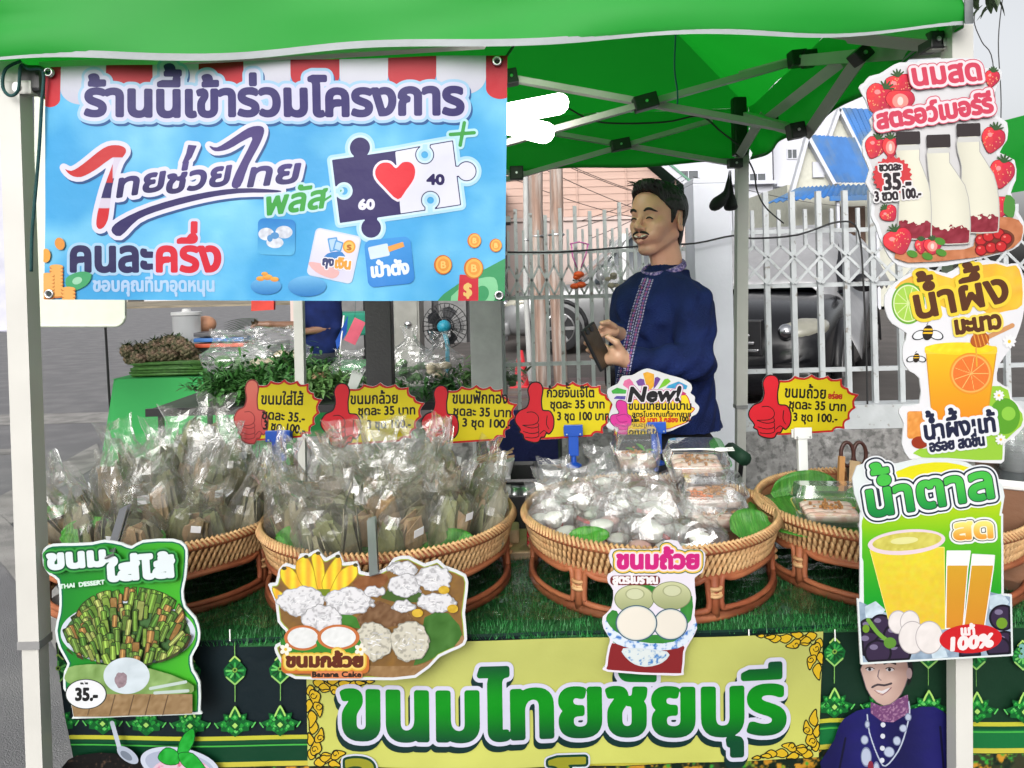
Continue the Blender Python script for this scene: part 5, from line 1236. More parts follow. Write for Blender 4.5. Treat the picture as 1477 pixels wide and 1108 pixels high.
for k in range(4):
 a, b = cor[k], cor[(k + 1) % 4]; za, zb2 = zb[k], zb[(k + 1) % 4]
 out = (b - a).cross(Vector((0, 0, 1))).normalized()
 g = []; NN = 70
 for j in range(9):
  row = []
  for i in range(NN + 1):
   u = i / NN; v = j / 8
   p = a.lerp(b, u); zz_ = za + (zb2 - za) * u + VH * v
   sag = -.004 * math.sin(math.pi * u) * (1 - v); ed = min(1, min(u, 1 - u) / .04)
   fold = ed * .030 * mnoise.noise(Vector((u * 5, v * 3.2 - u * 1.4, k * 7))) + .014 * math.exp(-((u) / .16) ** 2) * math.sin(v * 15 - u * 9) + .014 * math.exp(-((1 - u) / .12) ** 2) * math.sin(v * 15 - (1 - u) * 9)
   row.append(p + out * (.012 * ed + fold * (1 - v)) + Vector((0, 0, zz_ + sag + .006 * math.sin(u * 20) * (1 - v))))
  g.append(row)
 fabric('valance', g)
 fabric('piping', [[q + out * .0025 + Vector((0, 0, dz_)) for q in g[0]] for dz_ in (-.001, .006, .013)], PIPING)
 # roof panel
 g2 = []
 for j in range(13):
  v = j / 12; row = []
  for i in range(NN + 1):
   e = g[-1][i]; p = e.lerp(peak, v)
   p = p - Vector((0, 0, .07 * math.sin(math.pi * v) * math.sin(math.pi * i / NN) + .012 * mnoise.noise(Vector((i * .12, v * 4, k))) * math.sin(math.pi * i / NN)))
   row.append(p)
  g2.append(row)
 fabric('roof_panel', g2)
MB().box(fr.x - .004, fr.x + .012, 1.484, 1.487, 1.975, 2.24).build('piping', PIPING, can, smooth=True)
BRK = BLACKP
def leg(a, b, zj, w=.042):
 a, b = Vector(a), Vector(b); d_ = (b - a); b = a + d_ * ((a.z) / (a.z - b.z)) * .9995
 tj = (a.z - zj) / (a.z - b.z); j = a.lerp(b, tj)
 o = MB().bar(a, j, w, w, up=(0, 1, 0)).build('leg', FRAMEW, can)
 MB().bar(j, b, w * .80, w * .80, up=(0, 1, 0)).build('lower_tube', FRAMEW, o)
 MB().bar(j + Vector((0, 0, .012)), j - Vector((0, 0, .004)), w * 1.06, w * 1.06, up=(0, 1, 0)).build('leg_collar', mat('grey_joint', (.2, .2, .2)), o)
 MB().box(b.x - .04, b.x + .04, b.y - .04, b.y + .04, 0.001, .012).build('foot_plate', FRAMEW, o)
 return j
leg(P(21, 92, 1.56), P(50, 910, 1.56), .79); leg(P(1380, 40, 1.56), P(1384, 1000, 1.56), .79)
leg(P(427, 250, 3.55), P(434, 560, 3.55), .9, .042); leg(P(1070, 215, 3.50), P(1068, 600, 3.50), .9, .050)
def strut(a, b, w=.030, h=.020): return MB().bar(P(*a), P(*b), h, w, up=(0, 1, 0)).build('truss_bar', FRAMEW, can)
def bracket(px, py, d, w=.06, h=.05, ang=12):
 p = P(px, py, d); M = Matrix.Translation(p) @ Matrix.Rotation(R(-ang), 4, 'Y')
 o = MB().box(-w / 2, w / 2, -.026, .026, -h / 2, h / 2, M=M, bev=.004).build('joint_bracket', BRK, can)
 MB().lathe([(0, -.03), (.005, -.03), (.005, .03), (0, .03)], p, 8, Matrix.Rotation(R(90), 3, 'X'), cap=False).build('bolt', STEEL, o)
for a, b in (((640, 96, 2.56), (1160, 190, 2.56)), ((640, 232, 2.53), (1150, 88, 2.53)), ((802, 193, 3.46), (1056, 236, 3.46)), ((640, 285, 3.43), (1026, 174, 3.43)), ((440, 160, 3.46), (742, 252, 3.46)), ((440, 240, 3.43), (700, 170, 3.43)),
    ((1152, 88, 2.5), (1372, 70, 1.62)), ((1200, 44, 2.0), (1362, 62, 1.60)), ((1243, 80, 1.95), (1164, 194, 2.56)), ((1152, 190, 2.52), (1076, 168, 3.0)), ((1106, 172, 2.9), (1215, 88, 2.2)), ((1160, 84, 2.5), (1070, 108, 2.7)), ((1068, 222, 3.4), (1100, 168, 2.9)),
    ((60, 100, 1.60), (700, 62, 1.9)), ((1170, 40, 1.9), (1362, 60, 1.60))):
 strut(a, b, .034 if a[2] < 3 else .034)
strut((1222, 46, 1.75), (1352, 59, 1.58), .045, .03)
bracket(931, 148, 2.52, .078, .048, 14); bracket(895, 209, 3.40, .085, .05, 10); bracket(1150, 85, 2.48, .05, .05, 5); bracket(1167, 85, 2.46, .04, .05, 5); bracket(1241, 80, 1.9, .035, .04, -50)
bracket(1343, 62, 1.585, .030, .036, 0); bracket(1148, 189, 2.5, .05, .05, 10); bracket(1111, 170, 2.9, .04, .035, 20); bracket(745, 250, 3.40, .06, .06, 0); bracket(738, 112, 2.52, .04, .05, 10); bracket(1060, 236, 3.42, .06, .04, 0); bracket(470, 205, 3.4, .08, .05, 0)
p = P(1066, 180, 3.44); MB().box(p.x - .03, p.x + .03, p.y - .03, p.y + .03, p.z - .14, p.z + .12, bev=.01).build('slider', BRK, can)
for px, py, s_ in ((1358, 64, 1.575), (30, 128, 1.55)):
 p = P(px, py, s_); MB().box(p.x - .028, p.x + .028, p.y - .012, p.y + .012, p.z - .014, p.z + .014, bev=.004).build('corner_fitting', FRAMEW, can)
 MB().lathe([(0, -.016), (.009, -.016), (.009, .016), (0, .016)], p, 10, Matrix.Rotation(R(90), 3, 'X'), cap=False).build('bolt', STEEL, can)
p = P(44, 118, 1.56); MB().box(p.x - .02, p.x + .03, p.y - .02, p.y + .03, p.z - .025, p.z + .03, bev=.008).build('corner_fitting', BRK, can)
# cords
def cord(label, pts, r, m=CORD, name='cord', flat=1.0):
 w_ = [P(*q) for q in pts]; o = MB().tube(catmull(w_, n=6), r, 7, flat=flat).build(name, m, org=w_[0], smooth=True); return tag(o, label, name.replace('_', ' '))
o = cord('dark green flat cord knotted round the left leg and hanging down beside the banner', [(30, 88, 1.52), (8, 100, 1.52), (4, 125, 1.52), (14, 138, 1.52), (26, 130, 1.52), (30, 95, 1.52), (42, 100, 1.52), (62, 104, 1.52), (60, 150, 1.52), (56, 220, 1.52), (50, 290, 1.52), (46, 340, 1.52), (45, 392, 1.52)], .0032)
for a, b in (((64, 104), (74, 106)), ):
 MB().tube([P(a[0], a[1], 1.53) - wpos(o) , P(b[0], b[1], 1.53) - wpos(o)], .003, 6).build('banner_tie', CORD, o, local=True)
cord('short dark cord tying the banner corner to the canopy bar', [(717, 90, 1.525), (728, 84, 1.54), (734, 76, 1.57), (741, 66, 1.6)], .003, WIRE)
cord('thin teal cord hanging from the canopy roof with a pale tip', [(976, 20, 1.9), (974, 60, 1.9), (973, 100, 1.9), (977, 132, 1.9), (977, 150, 1.9)], .005, mat('teal_cord', lin((20, 92, 110)), rough=.8), flat=.4)
cord('black lamp wire looping under the canopy roof', [(810, 150, 3.1), (850, 172, 3.1), (890, 178, 3.1), (960, 176, 3.1), (1010, 168, 3.1), (1040, 190, 3.2), (1066, 210, 3.3)], .004, WIRE, 'lamp_wire')
cord('black wire hanging from the rear canopy leg to the fence', [(1078, 228, 3.5), (1088, 250, 3.6), (1092, 275, 3.8), (1105, 300, 4.0), (1130, 322, 4.3)], .004, WIRE, 'leg_wire')
# LED lamp
LED = mat('lit_led_panel', (1, 1, 1), rough=.5, var=0, bump=0, emit=(1.0, 0.97, 0.9), estr=10.0)
p0 = P(715, 172, 2.45)
t = thing('led_lamp', 'bright folding LED lamp lit under the canopy behind the banner edge', 'lamp', p0)
for a, b, w in (((690, 172), (806, 150), 29), ((706, 172), (786, 192), 30)):
 A, B = P(*a, 2.45), P(*b, 2.35); k = w / FPX * 2.45
 m2 = MB(); dirv = (B - A).normalized(); side = Vector((0, 1, 0)).cross(dirv).normalized()
 vs = []; nseg = 7
 for s_ in (-.006, .006):
  for (cc, sg) in ((B, 1), (A, -1)):
   for q in range(nseg):
    an = -math.pi / 2 + math.pi * q / (nseg - 1)
    vs.append(cc + dirv * (sg * math.cos(an) * k * .5) + side * (sg * math.sin(an) * k * .5) + Vector((0, s_, 0)))
 n_ = nseg * 2
 m2.add(vs, [tuple(range(n_))[::-1], tuple(range(n_, 2 * n_))] + [(i, (i + 1) % n_, (i + 1) % n_ + n_, i + n_) for i in range(n_)]).build('light_panel', LED, t)
for A, B in ((P(690, 172, 2.54), P(806, 150, 2.44)), (P(706, 172, 2.54), P(786, 192, 2.44))): MB().tube([A.lerp(B, -.03), A, B, B.lerp(A, -.035)], [.022, .041, .041, .022], 16, flat=.3).build('housing', WHITEP, t, smooth=True)
MB().lathe([(0, -.03), (.035, -.03), (.045, 0), (.03, .05), (.014, .06), (.014, .10), (0, .10)], p0, 16, cap=False).build('socket', WHITEP, t, smooth=True)
# neighbour canopy at right
t = thing('canopy_tent', 'neighbouring green canopy edge at the far right beyond the signs', 'canopy', P(1500, 230, 3.6))
A, B, C_, E_ = P(1418, 178, 3.6), P(1640, 120, 3.0), P(1640, 250, 3.0), P(1436, 282, 3.6)
vs = []; fs = []
for j in range(13):
 for i in range(17):
  u, v = i / 16, j / 12; p = A.lerp(B, u).lerp(E_.lerp(C_, u), v); p.y += .04 * math.sin(v * 9 + u * 4) - .6 * (1 - v) * -1 * .4; vs.append(p)
for j in range(12):
 for i in range(16): a = j * 17 + i; fs.append((a, a + 1, a + 18, a + 17))
MB().add(vs, fs).build('valance', GREENC, t, smooth=True)
a = P(1560, 250, 3.2); MB().bar((a.x, a.y, a.z), (a.x, a.y, 0), .045, .045).build('leg', FRAMEW, t)
# black pouches hanging at rear leg
BLKF = mat('black_fabric', (0.012, 0.012, 0.013), rough=.85, var=.2, bump=.4, bscale=120)
for k, (pts, lab) in enumerate(((((1052, 246), (1050, 262), (1046, 280), (1036, 292), (1026, 302)), 'left one of two black teardrop pouches hanging from the rear canopy leg'), (((1054, 246), (1054, 265), (1055, 285), (1054, 298), (1054, 304)), 'right one of two black teardrop pouches hanging from the rear canopy leg'))):
 q = [P(a, b, 3.38 + .03 * k) for a, b in pts]
 m2 = MB().tube(catmull(q, n=4), [.004, .005, .007, .009, .012, .015, .018, .022, .032, .040, .046, .052, .056, .054, .048, .038, .016][:17], 10, flat=.5)
 o = m2.build('hanging_pouch', BLKF, org=q[0], smooth=True); tag(o, lab, 'pouch', 'black pouches on the rear leg')
# leaves at top right
LEAFD = mat('dark_leaf', (0.03, 0.055, 0.02), rough=.6, var=.3)
def leaf_mb(m2, p, L, W, dr, up=Vector((0, 0, 1)), fold=.25, n=4, droop=0.2):
 dr = Vector(dr).normalized(); s_ = dr.cross(up)
 if s_.length < 1e-4: s_ = Vector((1, 0, 0))
 s_.normalize(); u_ = s_.cross(dr)
 vs = []
 for i in range(n + 1):
  t_ = i / n; w = W * math.sin(math.pi * min(.97, .06 + t_ * .92)) ** .8 / 2
  c = p + dr * (L * t_) - Vector((0, 0, 1)) * (droop * L * t_ * t_)
  vs += [c - s_ * w + u_ * w * fold, c, c + s_ * w + u_ * w * fold]
 m2.add(vs, [f for i in range(n) for f in ((i * 3, i * 3 + 1, i * 3 + 4, i * 3 + 3), (i * 3 + 1, i * 3 + 2, i * 3 + 5, i * 3 + 4))])
rr = random.Random(5)
t = thing('tree_branch', 'dark leafy branch tip against the sky at the top right corner', 'branch', P(1420, -40, 5))
m2 = MB()
for k in range(60):
 p = P(rr.uniform(1398, 1440), rr.uniform(-70, 12), 5 + rr.uniform(-.2, .2)); leaf_mb(m2, p, rr.uniform(.07, .12), .05, (rr.uniform(-1, 1), rr.uniform(-.5, .5), rr.uniform(-1, .2)))
m2.build('foliage', LEAFD, t)['kind'] = 'stuff'
MB().tube([P(1470, -120, 5), P(1430, -50, 5), P(1412, 0, 5)], [.02, .012, .004], 6).build('twig', BROWNW, t, smooth=True)
# ---------------------------------------------------------------- table, cloth, grass mat, rattan trays
TZ = 0.75; TY0, TY1 = 1.63, 2.38; TX0, TX1 = -0.96, 1.75
BLKM = mat('black_table_metal', (0.015, 0.015, 0.016), rough=.35, metal=.3, bump=.05)
t = thing('dessert_table', 'long stall table under the green cloth and grass mat', 'table', (.2, 2.0, 0))
MB().box(TX0, TX1, TY0 + .005, TY1, TZ - .03, TZ - .006, bev=.004).build('tabletop', mat('table_board', (.35, .33, .3), rough=.6), t)
for x in (TX0 + .08, TX1 - .08):
 for y in (TY0 + .06, TY1 - .08): MB().box(x - .013, x + .013, y - .013, y + .013, 0, TZ - .03).build('leg', BLKM, t)
MB().box(TX0 - .19, TX0 - .002, 1.84, TY1, TZ - .03, TZ - .001, bev=.004).build('side_shelf', mat('table_board'), t)
# front cloth
def cloth_print():
 d = 1.62; org = (738, 930)
 pr = Print(76, 898, 1482, 1116, d, h=1.5, dz=0.00002)
 t = thing('table_cloth', 'dark green printed vinyl cloth hanging on the table front with a pale yellow name panel', 'table cloth', P(*org, d))
 base = pr.poly([(80, 927), (300, 924), (560, 921), (900, 913), (1184, 906), (1482, 897), (1482, 1122), (108, 1122), (92, 1030)])
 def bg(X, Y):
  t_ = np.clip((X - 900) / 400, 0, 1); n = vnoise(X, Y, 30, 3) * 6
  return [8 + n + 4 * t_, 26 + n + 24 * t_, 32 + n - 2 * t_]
 pr.fill(base, bg); ins = lambda f: np.maximum(f, base)
 yl = lambda x: 1065 - 23 * np.clip((x - 900) / 300, 0, 1)
 def band(off0, off1, col, x0=0, x1=1500):
  f = np.maximum(np.maximum(yl(pr.X) + off0 - pr.Y, pr.Y - yl(pr.X) - off1), np.maximum(x0 - pr.X, pr.X - x1)); pr.fill(ins(f), col)
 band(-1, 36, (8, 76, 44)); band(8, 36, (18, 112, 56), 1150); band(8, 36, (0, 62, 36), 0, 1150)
 band(-3, 3, (196, 196, 60)); band(10, 12.2, (70, 176, 70)); band(34, 41, (200, 192, 70))
 def fl(X, Y):
  n = vnoise(X, Y, 9, 3); m_ = np.clip((n - .5) * 9, 0, 1); q = np.clip((vnoise(X + 90, Y, 14, 2) - .52) * 9, 0, 1)
  return [14 + 190 * m_ * (1 - q) + 40 * q, 36 + 110 * m_ + 20 * q, 24 + 20 * m_ + 12 * q]
 pr.fill(ins(yl(pr.X) + 42 - pr.Y), fl, dense=True)
 # hanging gem ornaments
 def gem(cx, cy, s_):
  rr = random.Random(int(cx)); dia = lambda x, y, a, b: pr.poly([(x, y - b), (x + a, y), (x, y + b), (x - a, y)], margin=5)
  G1, G2, G3, G4 = (10, 96, 40), (34, 150, 56), (96, 200, 96), (170, 220, 110)
  pr.fill(ins(pr.poly([(cx, cy - 21 * s_), (cx + 9 * s_, cy - 12 * s_), (cx + 17 * s_, cy - 14 * s_), (cx + 15 * s_, cy - 5 * s_), (cx + 29 * s_, cy), (cx + 20 * s_, cy + 5 * s_), (cx + 20 * s_, cy + 11 * s_), (cx + 10 * s_, cy + 12 * s_), (cx, cy + 20 * s_), (cx - 10 * s_, cy + 12 * s_), (cx - 20 * s_, cy + 11 * s_), (cx - 20 * s_, cy + 5 * s_), (cx - 29 * s_, cy), (cx - 15 * s_, cy - 5 * s_), (cx - 17 * s_, cy - 14 * s_), (cx - 9 * s_, cy - 12 * s_)])), G1)
  for k in range(30):
   x = rr.uniform(-1, 1); y = rr.uniform(-1, 1) * (1 - abs(x)) * .9
   c = rr.choice((G2, G2, G3, (8, 66, 30), (20, 126, 50))); e = rr.uniform(2.0, 4.2) * s_
   pr.fill(ins(dia(cx + x * 19 * s_, cy + y * 15 * s_ + 1, e, e * .9)), c)
  for sx in (-1, 1):
   for q in ((12, -8), (18, 2), (9, 9)): pr.fill(ins(dia(cx + sx * q[0] * s_, cy + q[1] * s_, 3 * s_, 4 * s_)), G2); pr.fill(ins(dia(cx + sx * q[0] * s_, cy + q[1] * s_ - 1, 1.2 * s_, 1.8 * s_)), G3)
   pr.fill(ins(pr.line([(cx + sx * 24 * s_, cy + 6 * s_), (cx + sx * 29 * s_, cy - 1)])), G3, 1.0)
  pr.fill(ins(dia(cx, cy - 8 * s_, 5 * s_, 6 * s_)), G2); pr.fill(ins(dia(cx, cy - 9 * s_, 2.5 * s_, 3 * s_)), G3)
  pr.fill(ins(dia(cx, cy + 2, 8 * s_, 8 * s_)), (10, 86, 36)); pr.fill(ins(dia(cx, cy + 3, 4.2 * s_, 4.2 * s_)), G4)
  for sx in (-1, 1): pr.fill(ins(pr.line([(cx, cy - 24 * s_), (cx + sx * 4 * s_, cy - 17 * s_), (cx + sx * 7 * s_, cy - 10 * s_)], smooth=3)), G4, 1.3)
 def diam(cx, cy):
  pr.fill(ins(pr.line([(cx, cy - 48), (cx, cy - 20)])), (120, 180, 90), .7); pr.fill(ins(pr.line([(cx, cy + 16), (cx, cy + 45)])), (120, 180, 90), .7)
  pr.fill(ins(pr.poly([(cx, cy - 21), (cx + 7, cy - 13), (cx + 16, cy - 2), (cx + 14, cy + 8), (cx, cy + 20), (cx - 14, cy + 8), (cx - 16, cy - 2), (cx - 7, cy - 13)])), (16, 106, 46))
  rr = random.Random(int(cx) + 3)
  for k in range(12):
   a = k * .524; pr.fill(ins(pr.line([(cx + 5 * math.cos(a), cy + 5 * math.sin(a)), (cx + 12 * math.cos(a), cy + 11 * math.sin(a))])), rr.choice(((60, 170, 76), (8, 70, 30), (110, 200, 100))), 1.4)
  for sx in (-1, 1): pr.fill(ins(pr.line([(cx, cy - 21), (cx + sx * 7, cy - 14)])), (176, 216, 110), 1.2); pr.fill(ins(pr.line([(cx, cy + 20), (cx + sx * 12, cy + 9)])), (150, 206, 110), 1.2)
  pr.fill(pr.ell(cx, cy - 1, 3.6, 3.6), (130, 170, 70)); pr.fill(pr.ell(cx, cy - 1, 1.8, 1.8), (12, 50, 24))
 for k in range(-3, 23):
  cx = 148 + k * 64.2 if k < 5 else 1203 + (k - 16) * 66.2
  if 80 < cx < 440 or 1190 < cx < 1480:
   off = 25 * min(1, max(0, (cx - 900) / 280)); diam(cx, 965 - off); gem(cx, 1041 - off, 1.0)
 # yellow name panel
 pan = pr.poly([(443, 924), (560, 921), (900, 914), (1184, 907), (1181, 1000), (1178, 1088), (1000, 1092), (760, 1099), (600, 1098), (446, 1100), (444, 1000)])
 pr.fill(pan, lambda X, Y: [186 + 12 * vnoise(X, Y, 60) + 8 * np.sin(Y / 40), 190 + 12 * vnoise(X, Y, 60) + 8 * np.sin(Y / 40), 98 + 10 * vnoise(X, Y, 60)])
 def scroll(cx, cy, sx, sy):
  GD, DK2 = (214, 178, 36), (28, 30, 10)
  def lf(x, y, L, a, w):
   a = R(a); dx, dy = math.cos(a), math.sin(a); nx_, ny_ = -dy, dx
   pts = [(0, 0), (L * .3, w), (L * .65, w * .75), (L, 0), (L * .6, -w * .2), (L * .3, -w * .5)]
   return pr.poly([(cx + sx * (x + p * dx + q * nx_), cy + sy * (y + p * dy + q * ny_)) for p, q in pts], smooth=3)
  for horiz in (0, 1):
   for (u, w_, L, a, wd) in ((4, 10, 22, 60, 8), (16, 8, 26, 8, 10), (34, 12, 22, 20, 8), (46, 7, 24, -4, 8), (62, 8, 22, -12, 7), (30, 4, 18, -10, 6), (12, 18, 16, 80, 6), (70, 4, 16, 4, 4), (86, 3, 12, -4, 3)):
    if horiz and u > 60: continue
    f = lf(u, w_, L, a, wd) if not horiz else None
    if horiz:
     a2 = R(90 - a); dx, dy = math.cos(a2), math.sin(a2)
     pts = [(0, 0), (L * .3, -wd), (L * .65, -wd * .75), (L, 0), (L * .6, wd * .2), (L * .3, wd * .5)]
     f = pr.poly([(cx + sx * (w_ + p * dx - q * dy), cy + sy * (u + p * dy + q * dx)) for p, q in pts], smooth=3)
    pr.fill(f, DK2, 1.3); pr.fill(f, GD, -.3)
   for (u, w_) in ((14, 14), (40, 18), (24, 10)):
    x, y = (u, w_) if not horiz else (w_, u)
    pr.fill(pr.line([(cx + sx * (x + r_ * math.cos(q)), cy + sy * (y + r_ * math.sin(q))) for q, r_ in ((0, 5), (1, 5), (2, 4.4), (3, 3.8), (4, 3), (5, 2.2), (6, 1.4))], smooth=2), DK2, .8)
 scroll(1184, 907, -1, 1); scroll(1179, 1089, -1, -1); scroll(446, 1100, 1, -1); scroll(444, 975, 1, 1)
 f = pr.text('ขนมไทยชัยบุรี', 492, 1130, 1058, 118, ang=-0.9, margin=22)
 f = np.minimum(f, np.minimum(np.roll(f, 1, 1), np.roll(f, -1, 1)))
 off = np.roll(np.roll(f, 6, 0), -2, 1)
 pr.fill(np.minimum(off, np.roll(f, 3, 0)), (6, 44, 42), 9.5); pr.fill(f, (206, 206, 226), 10)
 pr.fill(f, lambda X, Y: [0 + 0 * X, 70 + 70 * np.sin(np.clip((Y - 950) / 110, 0, 1) * 3.14), 40 - 20 * np.sin(np.clip((Y - 950) / 110, 0, 1) * 3.14)], 4.2, dense=False)
 f = pr.text('ใสูตรโบราณ', 500, 1190, 1172, 100, ang=-0.5, margin=12)
 pr.fill(ins(f), (206, 212, 226), 8); pr.fill(ins(f), (10, 60, 40), 5.5); pr.fill(ins(f), (150, 150, 40), 2.0)
 # dessert pictures bottom left
 jl = pr.poly([(100, 1118), (104, 1090), (130, 1082), (170, 1080), (230, 1096), (240, 1118)], smooth=2)
 pr.fill(jl, noisy((14, 12, 12), 10, 4, c2=(90, 70, 56), thr=.66), dense=True)
 pr.fill(pr.line([(168, 1036), (178, 1072)]), (190, 200, 214), 3.2); pr.fill(pr.ell(190, 1082, 18, 9, 35), (176, 186, 204)); pr.fill(pr.ell(188, 1083, 10, 5, 35), (120, 130, 146))
 pr.fill(pr.ell(265, 1096, 57, 26, 10), (200, 208, 226)); pr.fill(pr.ell(265, 1096, 50, 20, 10), (170, 178, 200))
 pr.fill(ins(pr.poly([(226, 1118), (232, 1094), (262, 1086), (300, 1092), (312, 1118)], smooth=3)), noisy((222, 190, 206), 26, 6, c2=(200, 60, 100), thr=.66), dense=True)
 for q in (((262, 1080), (268, 1056), (284, 1042), (286, 1060), (274, 1080)), ((234, 1084), (246, 1070), (262, 1076), (264, 1092), (246, 1094)), ((264, 1078), (284, 1078), (300, 1096), (306, 1108), (284, 1104), (268, 1092)), ((368, 1108), (376, 1102), (386, 1102), (392, 1110), (380, 1116))):
  g = pr.poly(q, smooth=3); pr.fill(ins(g), (10, 90, 30), .6); pr.fill(ins(g), noisy((30, 164, 50), 26, 6), -.5)
 # printed portrait at right (a generic smiling man)
 coat = pr.poly([(1184, 1122), (1200, 1062), (1214, 1032), (1250, 1016), (1266, 1030), (1284, 1034), (1304, 1018), (1340, 1012), (1362, 1030), (1370, 1070), (1374, 1122)], smooth=2)
 pr.fill(ins(coat), lambda X, Y: [14 + 10 * np.sin((X - 1190) / 32) ** 2 + 6 * vnoise(X, Y, 12), 16 + 10 * np.sin((X - 1190) / 32) ** 2, 66 + 26 * np.sin((X - 1190) / 32) ** 2 + 14 * vnoise(X, Y, 12)])
 for a, b in (((1216, 1060), (1206, 1108)), ((1348, 1040), (1352, 1100))): pr.fill(ins(pr.line([a, b])), (8, 8, 44), 1.5)
 pr.fill(pr.poly([(1252, 1008), (1268, 1014), (1296, 1000), (1304, 996), (1306, 1022), (1284, 1036), (1268, 1036), (1252, 1024)]), noisy((112, 66, 112), 34, 2, c2=(170, 130, 160), thr=.55), dense=True)
 hr = pr.poly([(1238, 962), (1250, 930), (1280, 926), (1304, 940), (1312, 962), (1304, 985), (1296, 960)], smooth=2); pr.fill(ins(hr), (20, 18, 22))
 face = pr.poly([(1242, 950), (1242, 976), (1252, 1000), (1270, 1013), (1288, 1004), (1300, 984), (1303, 950)], smooth=2)
 pr.fill(face, (110, 96, 104), .6); sh_ = lambda X, Y: 30 * np.clip((X - 1276) / 26, 0, 1) + 14 * np.exp(-((Y - 958) / 7) ** 2) + 12 * np.clip((Y - 998) / 14, 0, 1) - 16 * np.exp(-((X - 1262) / 7) ** 2 - ((Y - 970) / 9) ** 2) - 10 * np.exp(-((X - 1283) / 7) ** 2 - ((Y - 977) / 6) ** 2)
 pr.fill(face, lambda X, Y: [206 - sh_(X, Y), 176 - sh_(X, Y) * 1.05, 164 - sh_(X, Y)], -.4, dense=True)
 pr.fill(pr.ell(1306, 966, 4, 8), (160, 138, 140));
 for x_ in (1251, 1279): pr.fill(pr.ell(x_, 961.5, 5.5, 2.4), (206, 200, 204)); pr.fill(pr.ell(x_ - .5, 961.3, 2.3, 2.3), (30, 24, 28)); pr.fill(pr.line([(x_ - 6, 960), (x_ + 1, 958), (x_ + 7, 961)], smooth=2), (50, 40, 44), .8); pr.fill(pr.line([(x_ - 8, 953), (x_, 950.5), (x_ + 8, 953)], smooth=2), (34, 28, 30), 1.4)
 pr.fill(pr.line([(1264, 962), (1262, 972), (1267, 977)], smooth=2), (136, 116, 122), .9)
 pr.fill(pr.line([(1254, 987), (1262, 983), (1271, 984), (1281, 981)], smooth=2), (70, 60, 66), 1.5); pr.fill(pr.poly([(1257, 990), (1268, 992), (1280, 986), (1270, 996)], smooth=2), (226, 220, 224)); pr.fill(pr.line([(1257, 991), (1268, 998), (1281, 987)], smooth=2), (140, 96, 104), .7)
 nk = [(1247, 1026), (1250, 1052), (1262, 1086), (1272, 1098), (1290, 1076), (1300, 1050), (1306, 1022), (1305, 1006)]
 pr.fill(pr.line(nk, smooth=3), (176, 186, 206), 1.0)
 for x_, y_, a_, b_ in ((1247, 1040, 3, 5), (1243, 1062, 5, 6), (1245, 1086, 7, 13), (1304, 1028, 4, 5), (1297, 1044, 5, 5), (1288, 1062, 5, 6), (1277, 1078, 7, 7), (1259, 1102, 4, 9)): pr.fill(ins(pr.ell(x_, y_, a_, b_)), (120, 130, 160), .6); pr.fill(ins(pr.ell(x_, y_, a_, b_)), (178, 188, 210), -.6)
 pr.fill(ins(pr.ell(1251, 1100, 4, 9)), (130, 40, 60))
 for y_ in (1040, 1056, 1073, 1090): pr.fill(pr.ell(1269 - (y_ - 1040) * .04, y_, 3.4, 3.6), (206, 210, 222))
 f = pr.text('3', 1459, 1470, 941, 26); pr.fill(ins(f), (120, 176, 170), 1.2); pr.fill(ins(pr.text('7', 1471, 1481, 940, 26)), (120, 176, 170), 1.2)
 wv = lambda x, y: 0.005 * np.sin(np.asarray(x) / 60.0) + 0.004 * np.sin(np.asarray(x) / 133.0 + np.asarray(y) / 90.0)
 pr.build('print', t, INKB, org, zoff=0.001, warp=wv, level=True)
 # the cloth itself, down to the ground
 vs = []; fs = []; nx, ny = 160, 24
 for j in range(ny + 1):
  for i in range(nx + 1):
   v = j / ny; yy_ = 922 + (1400 - 922) * v
   xl_ = 80 + 26 * min(1, v * 2.4); px = xl_ + (2000 - xl_) * i / nx; top = 927 - (px - 80) * .0215
   py = top + (1385 - top) * v
   p = P(px, py, d); w = float(wv(px, py)) ; p.y += w + .0002; vs.append(p)
 for j in range(ny):
  for i in range(nx): a = j * (nx + 1) + i; fs.append((a + 1, a, a + nx + 1, a + nx + 2))
 o = MB().add(vs, fs).build('sheet', mat('dark_green_vinyl', lin((10, 40, 32)), rough=.4, var=.1, bump=.2, bscale=8), t, smooth=True)
 # eyelet-height white tack threads on top edge
 for px in (332, 459, 1080, 1204): a = P(px, 916, 1.6); MB().box(a.x - .001, a.x + .001, a.y - .002, a.y, a.z - .012, a.z + .012).build('thread', WHITEP, t)
cloth_print()
# grass mat
MATG = mat('artificial_grass', (0.012, 0.15, 0.028), rough=.55, var=.35, vscale=20, bump=0)
nb = 62000
bx = rng.uniform(TX0, TX1, nb); by = rng.uniform(TY0 - .012, TY1, nb); by[:2600] = TY0 - rng.uniform(0, .02, 2600)
hh = rng.uniform(.008, .017, nb); an = rng.uniform(0, 6.28, nb); ln = rng.uniform(.004, .012, nb); w = .0011
V = np.empty((nb, 3, 3)); ca, sa = np.cos(an), np.sin(an)
V[:, 0] = np.stack([bx - w * sa, by + w * ca, np.full(nb, TZ)], -1); V[:, 1] = np.stack([bx + w * sa, by - w * ca, np.full(nb, TZ)], -1)
V[:, 2] = np.stack([bx + ln * ca, by + ln * sa, TZ + hh], -1)
me = bpy.data.meshes.new('grass_blades'); me.from_pydata(V.reshape(-1, 3).tolist(), [], np.arange(nb * 3).reshape(-1, 3).tolist())
o = thing('grass_mat', 'bright green artificial grass mat covering the table top', 'grass mat', (0, 0, 0))
link_mesh('blades', me, MATG, o)['kind'] = 'stuff'
MB().box(TX0, TX1, TY0 - .012, TY1, TZ - .006, TZ + .001).build('backing', mat('grass_backing', (0.006, 0.07, 0.014), rough=.9), o)
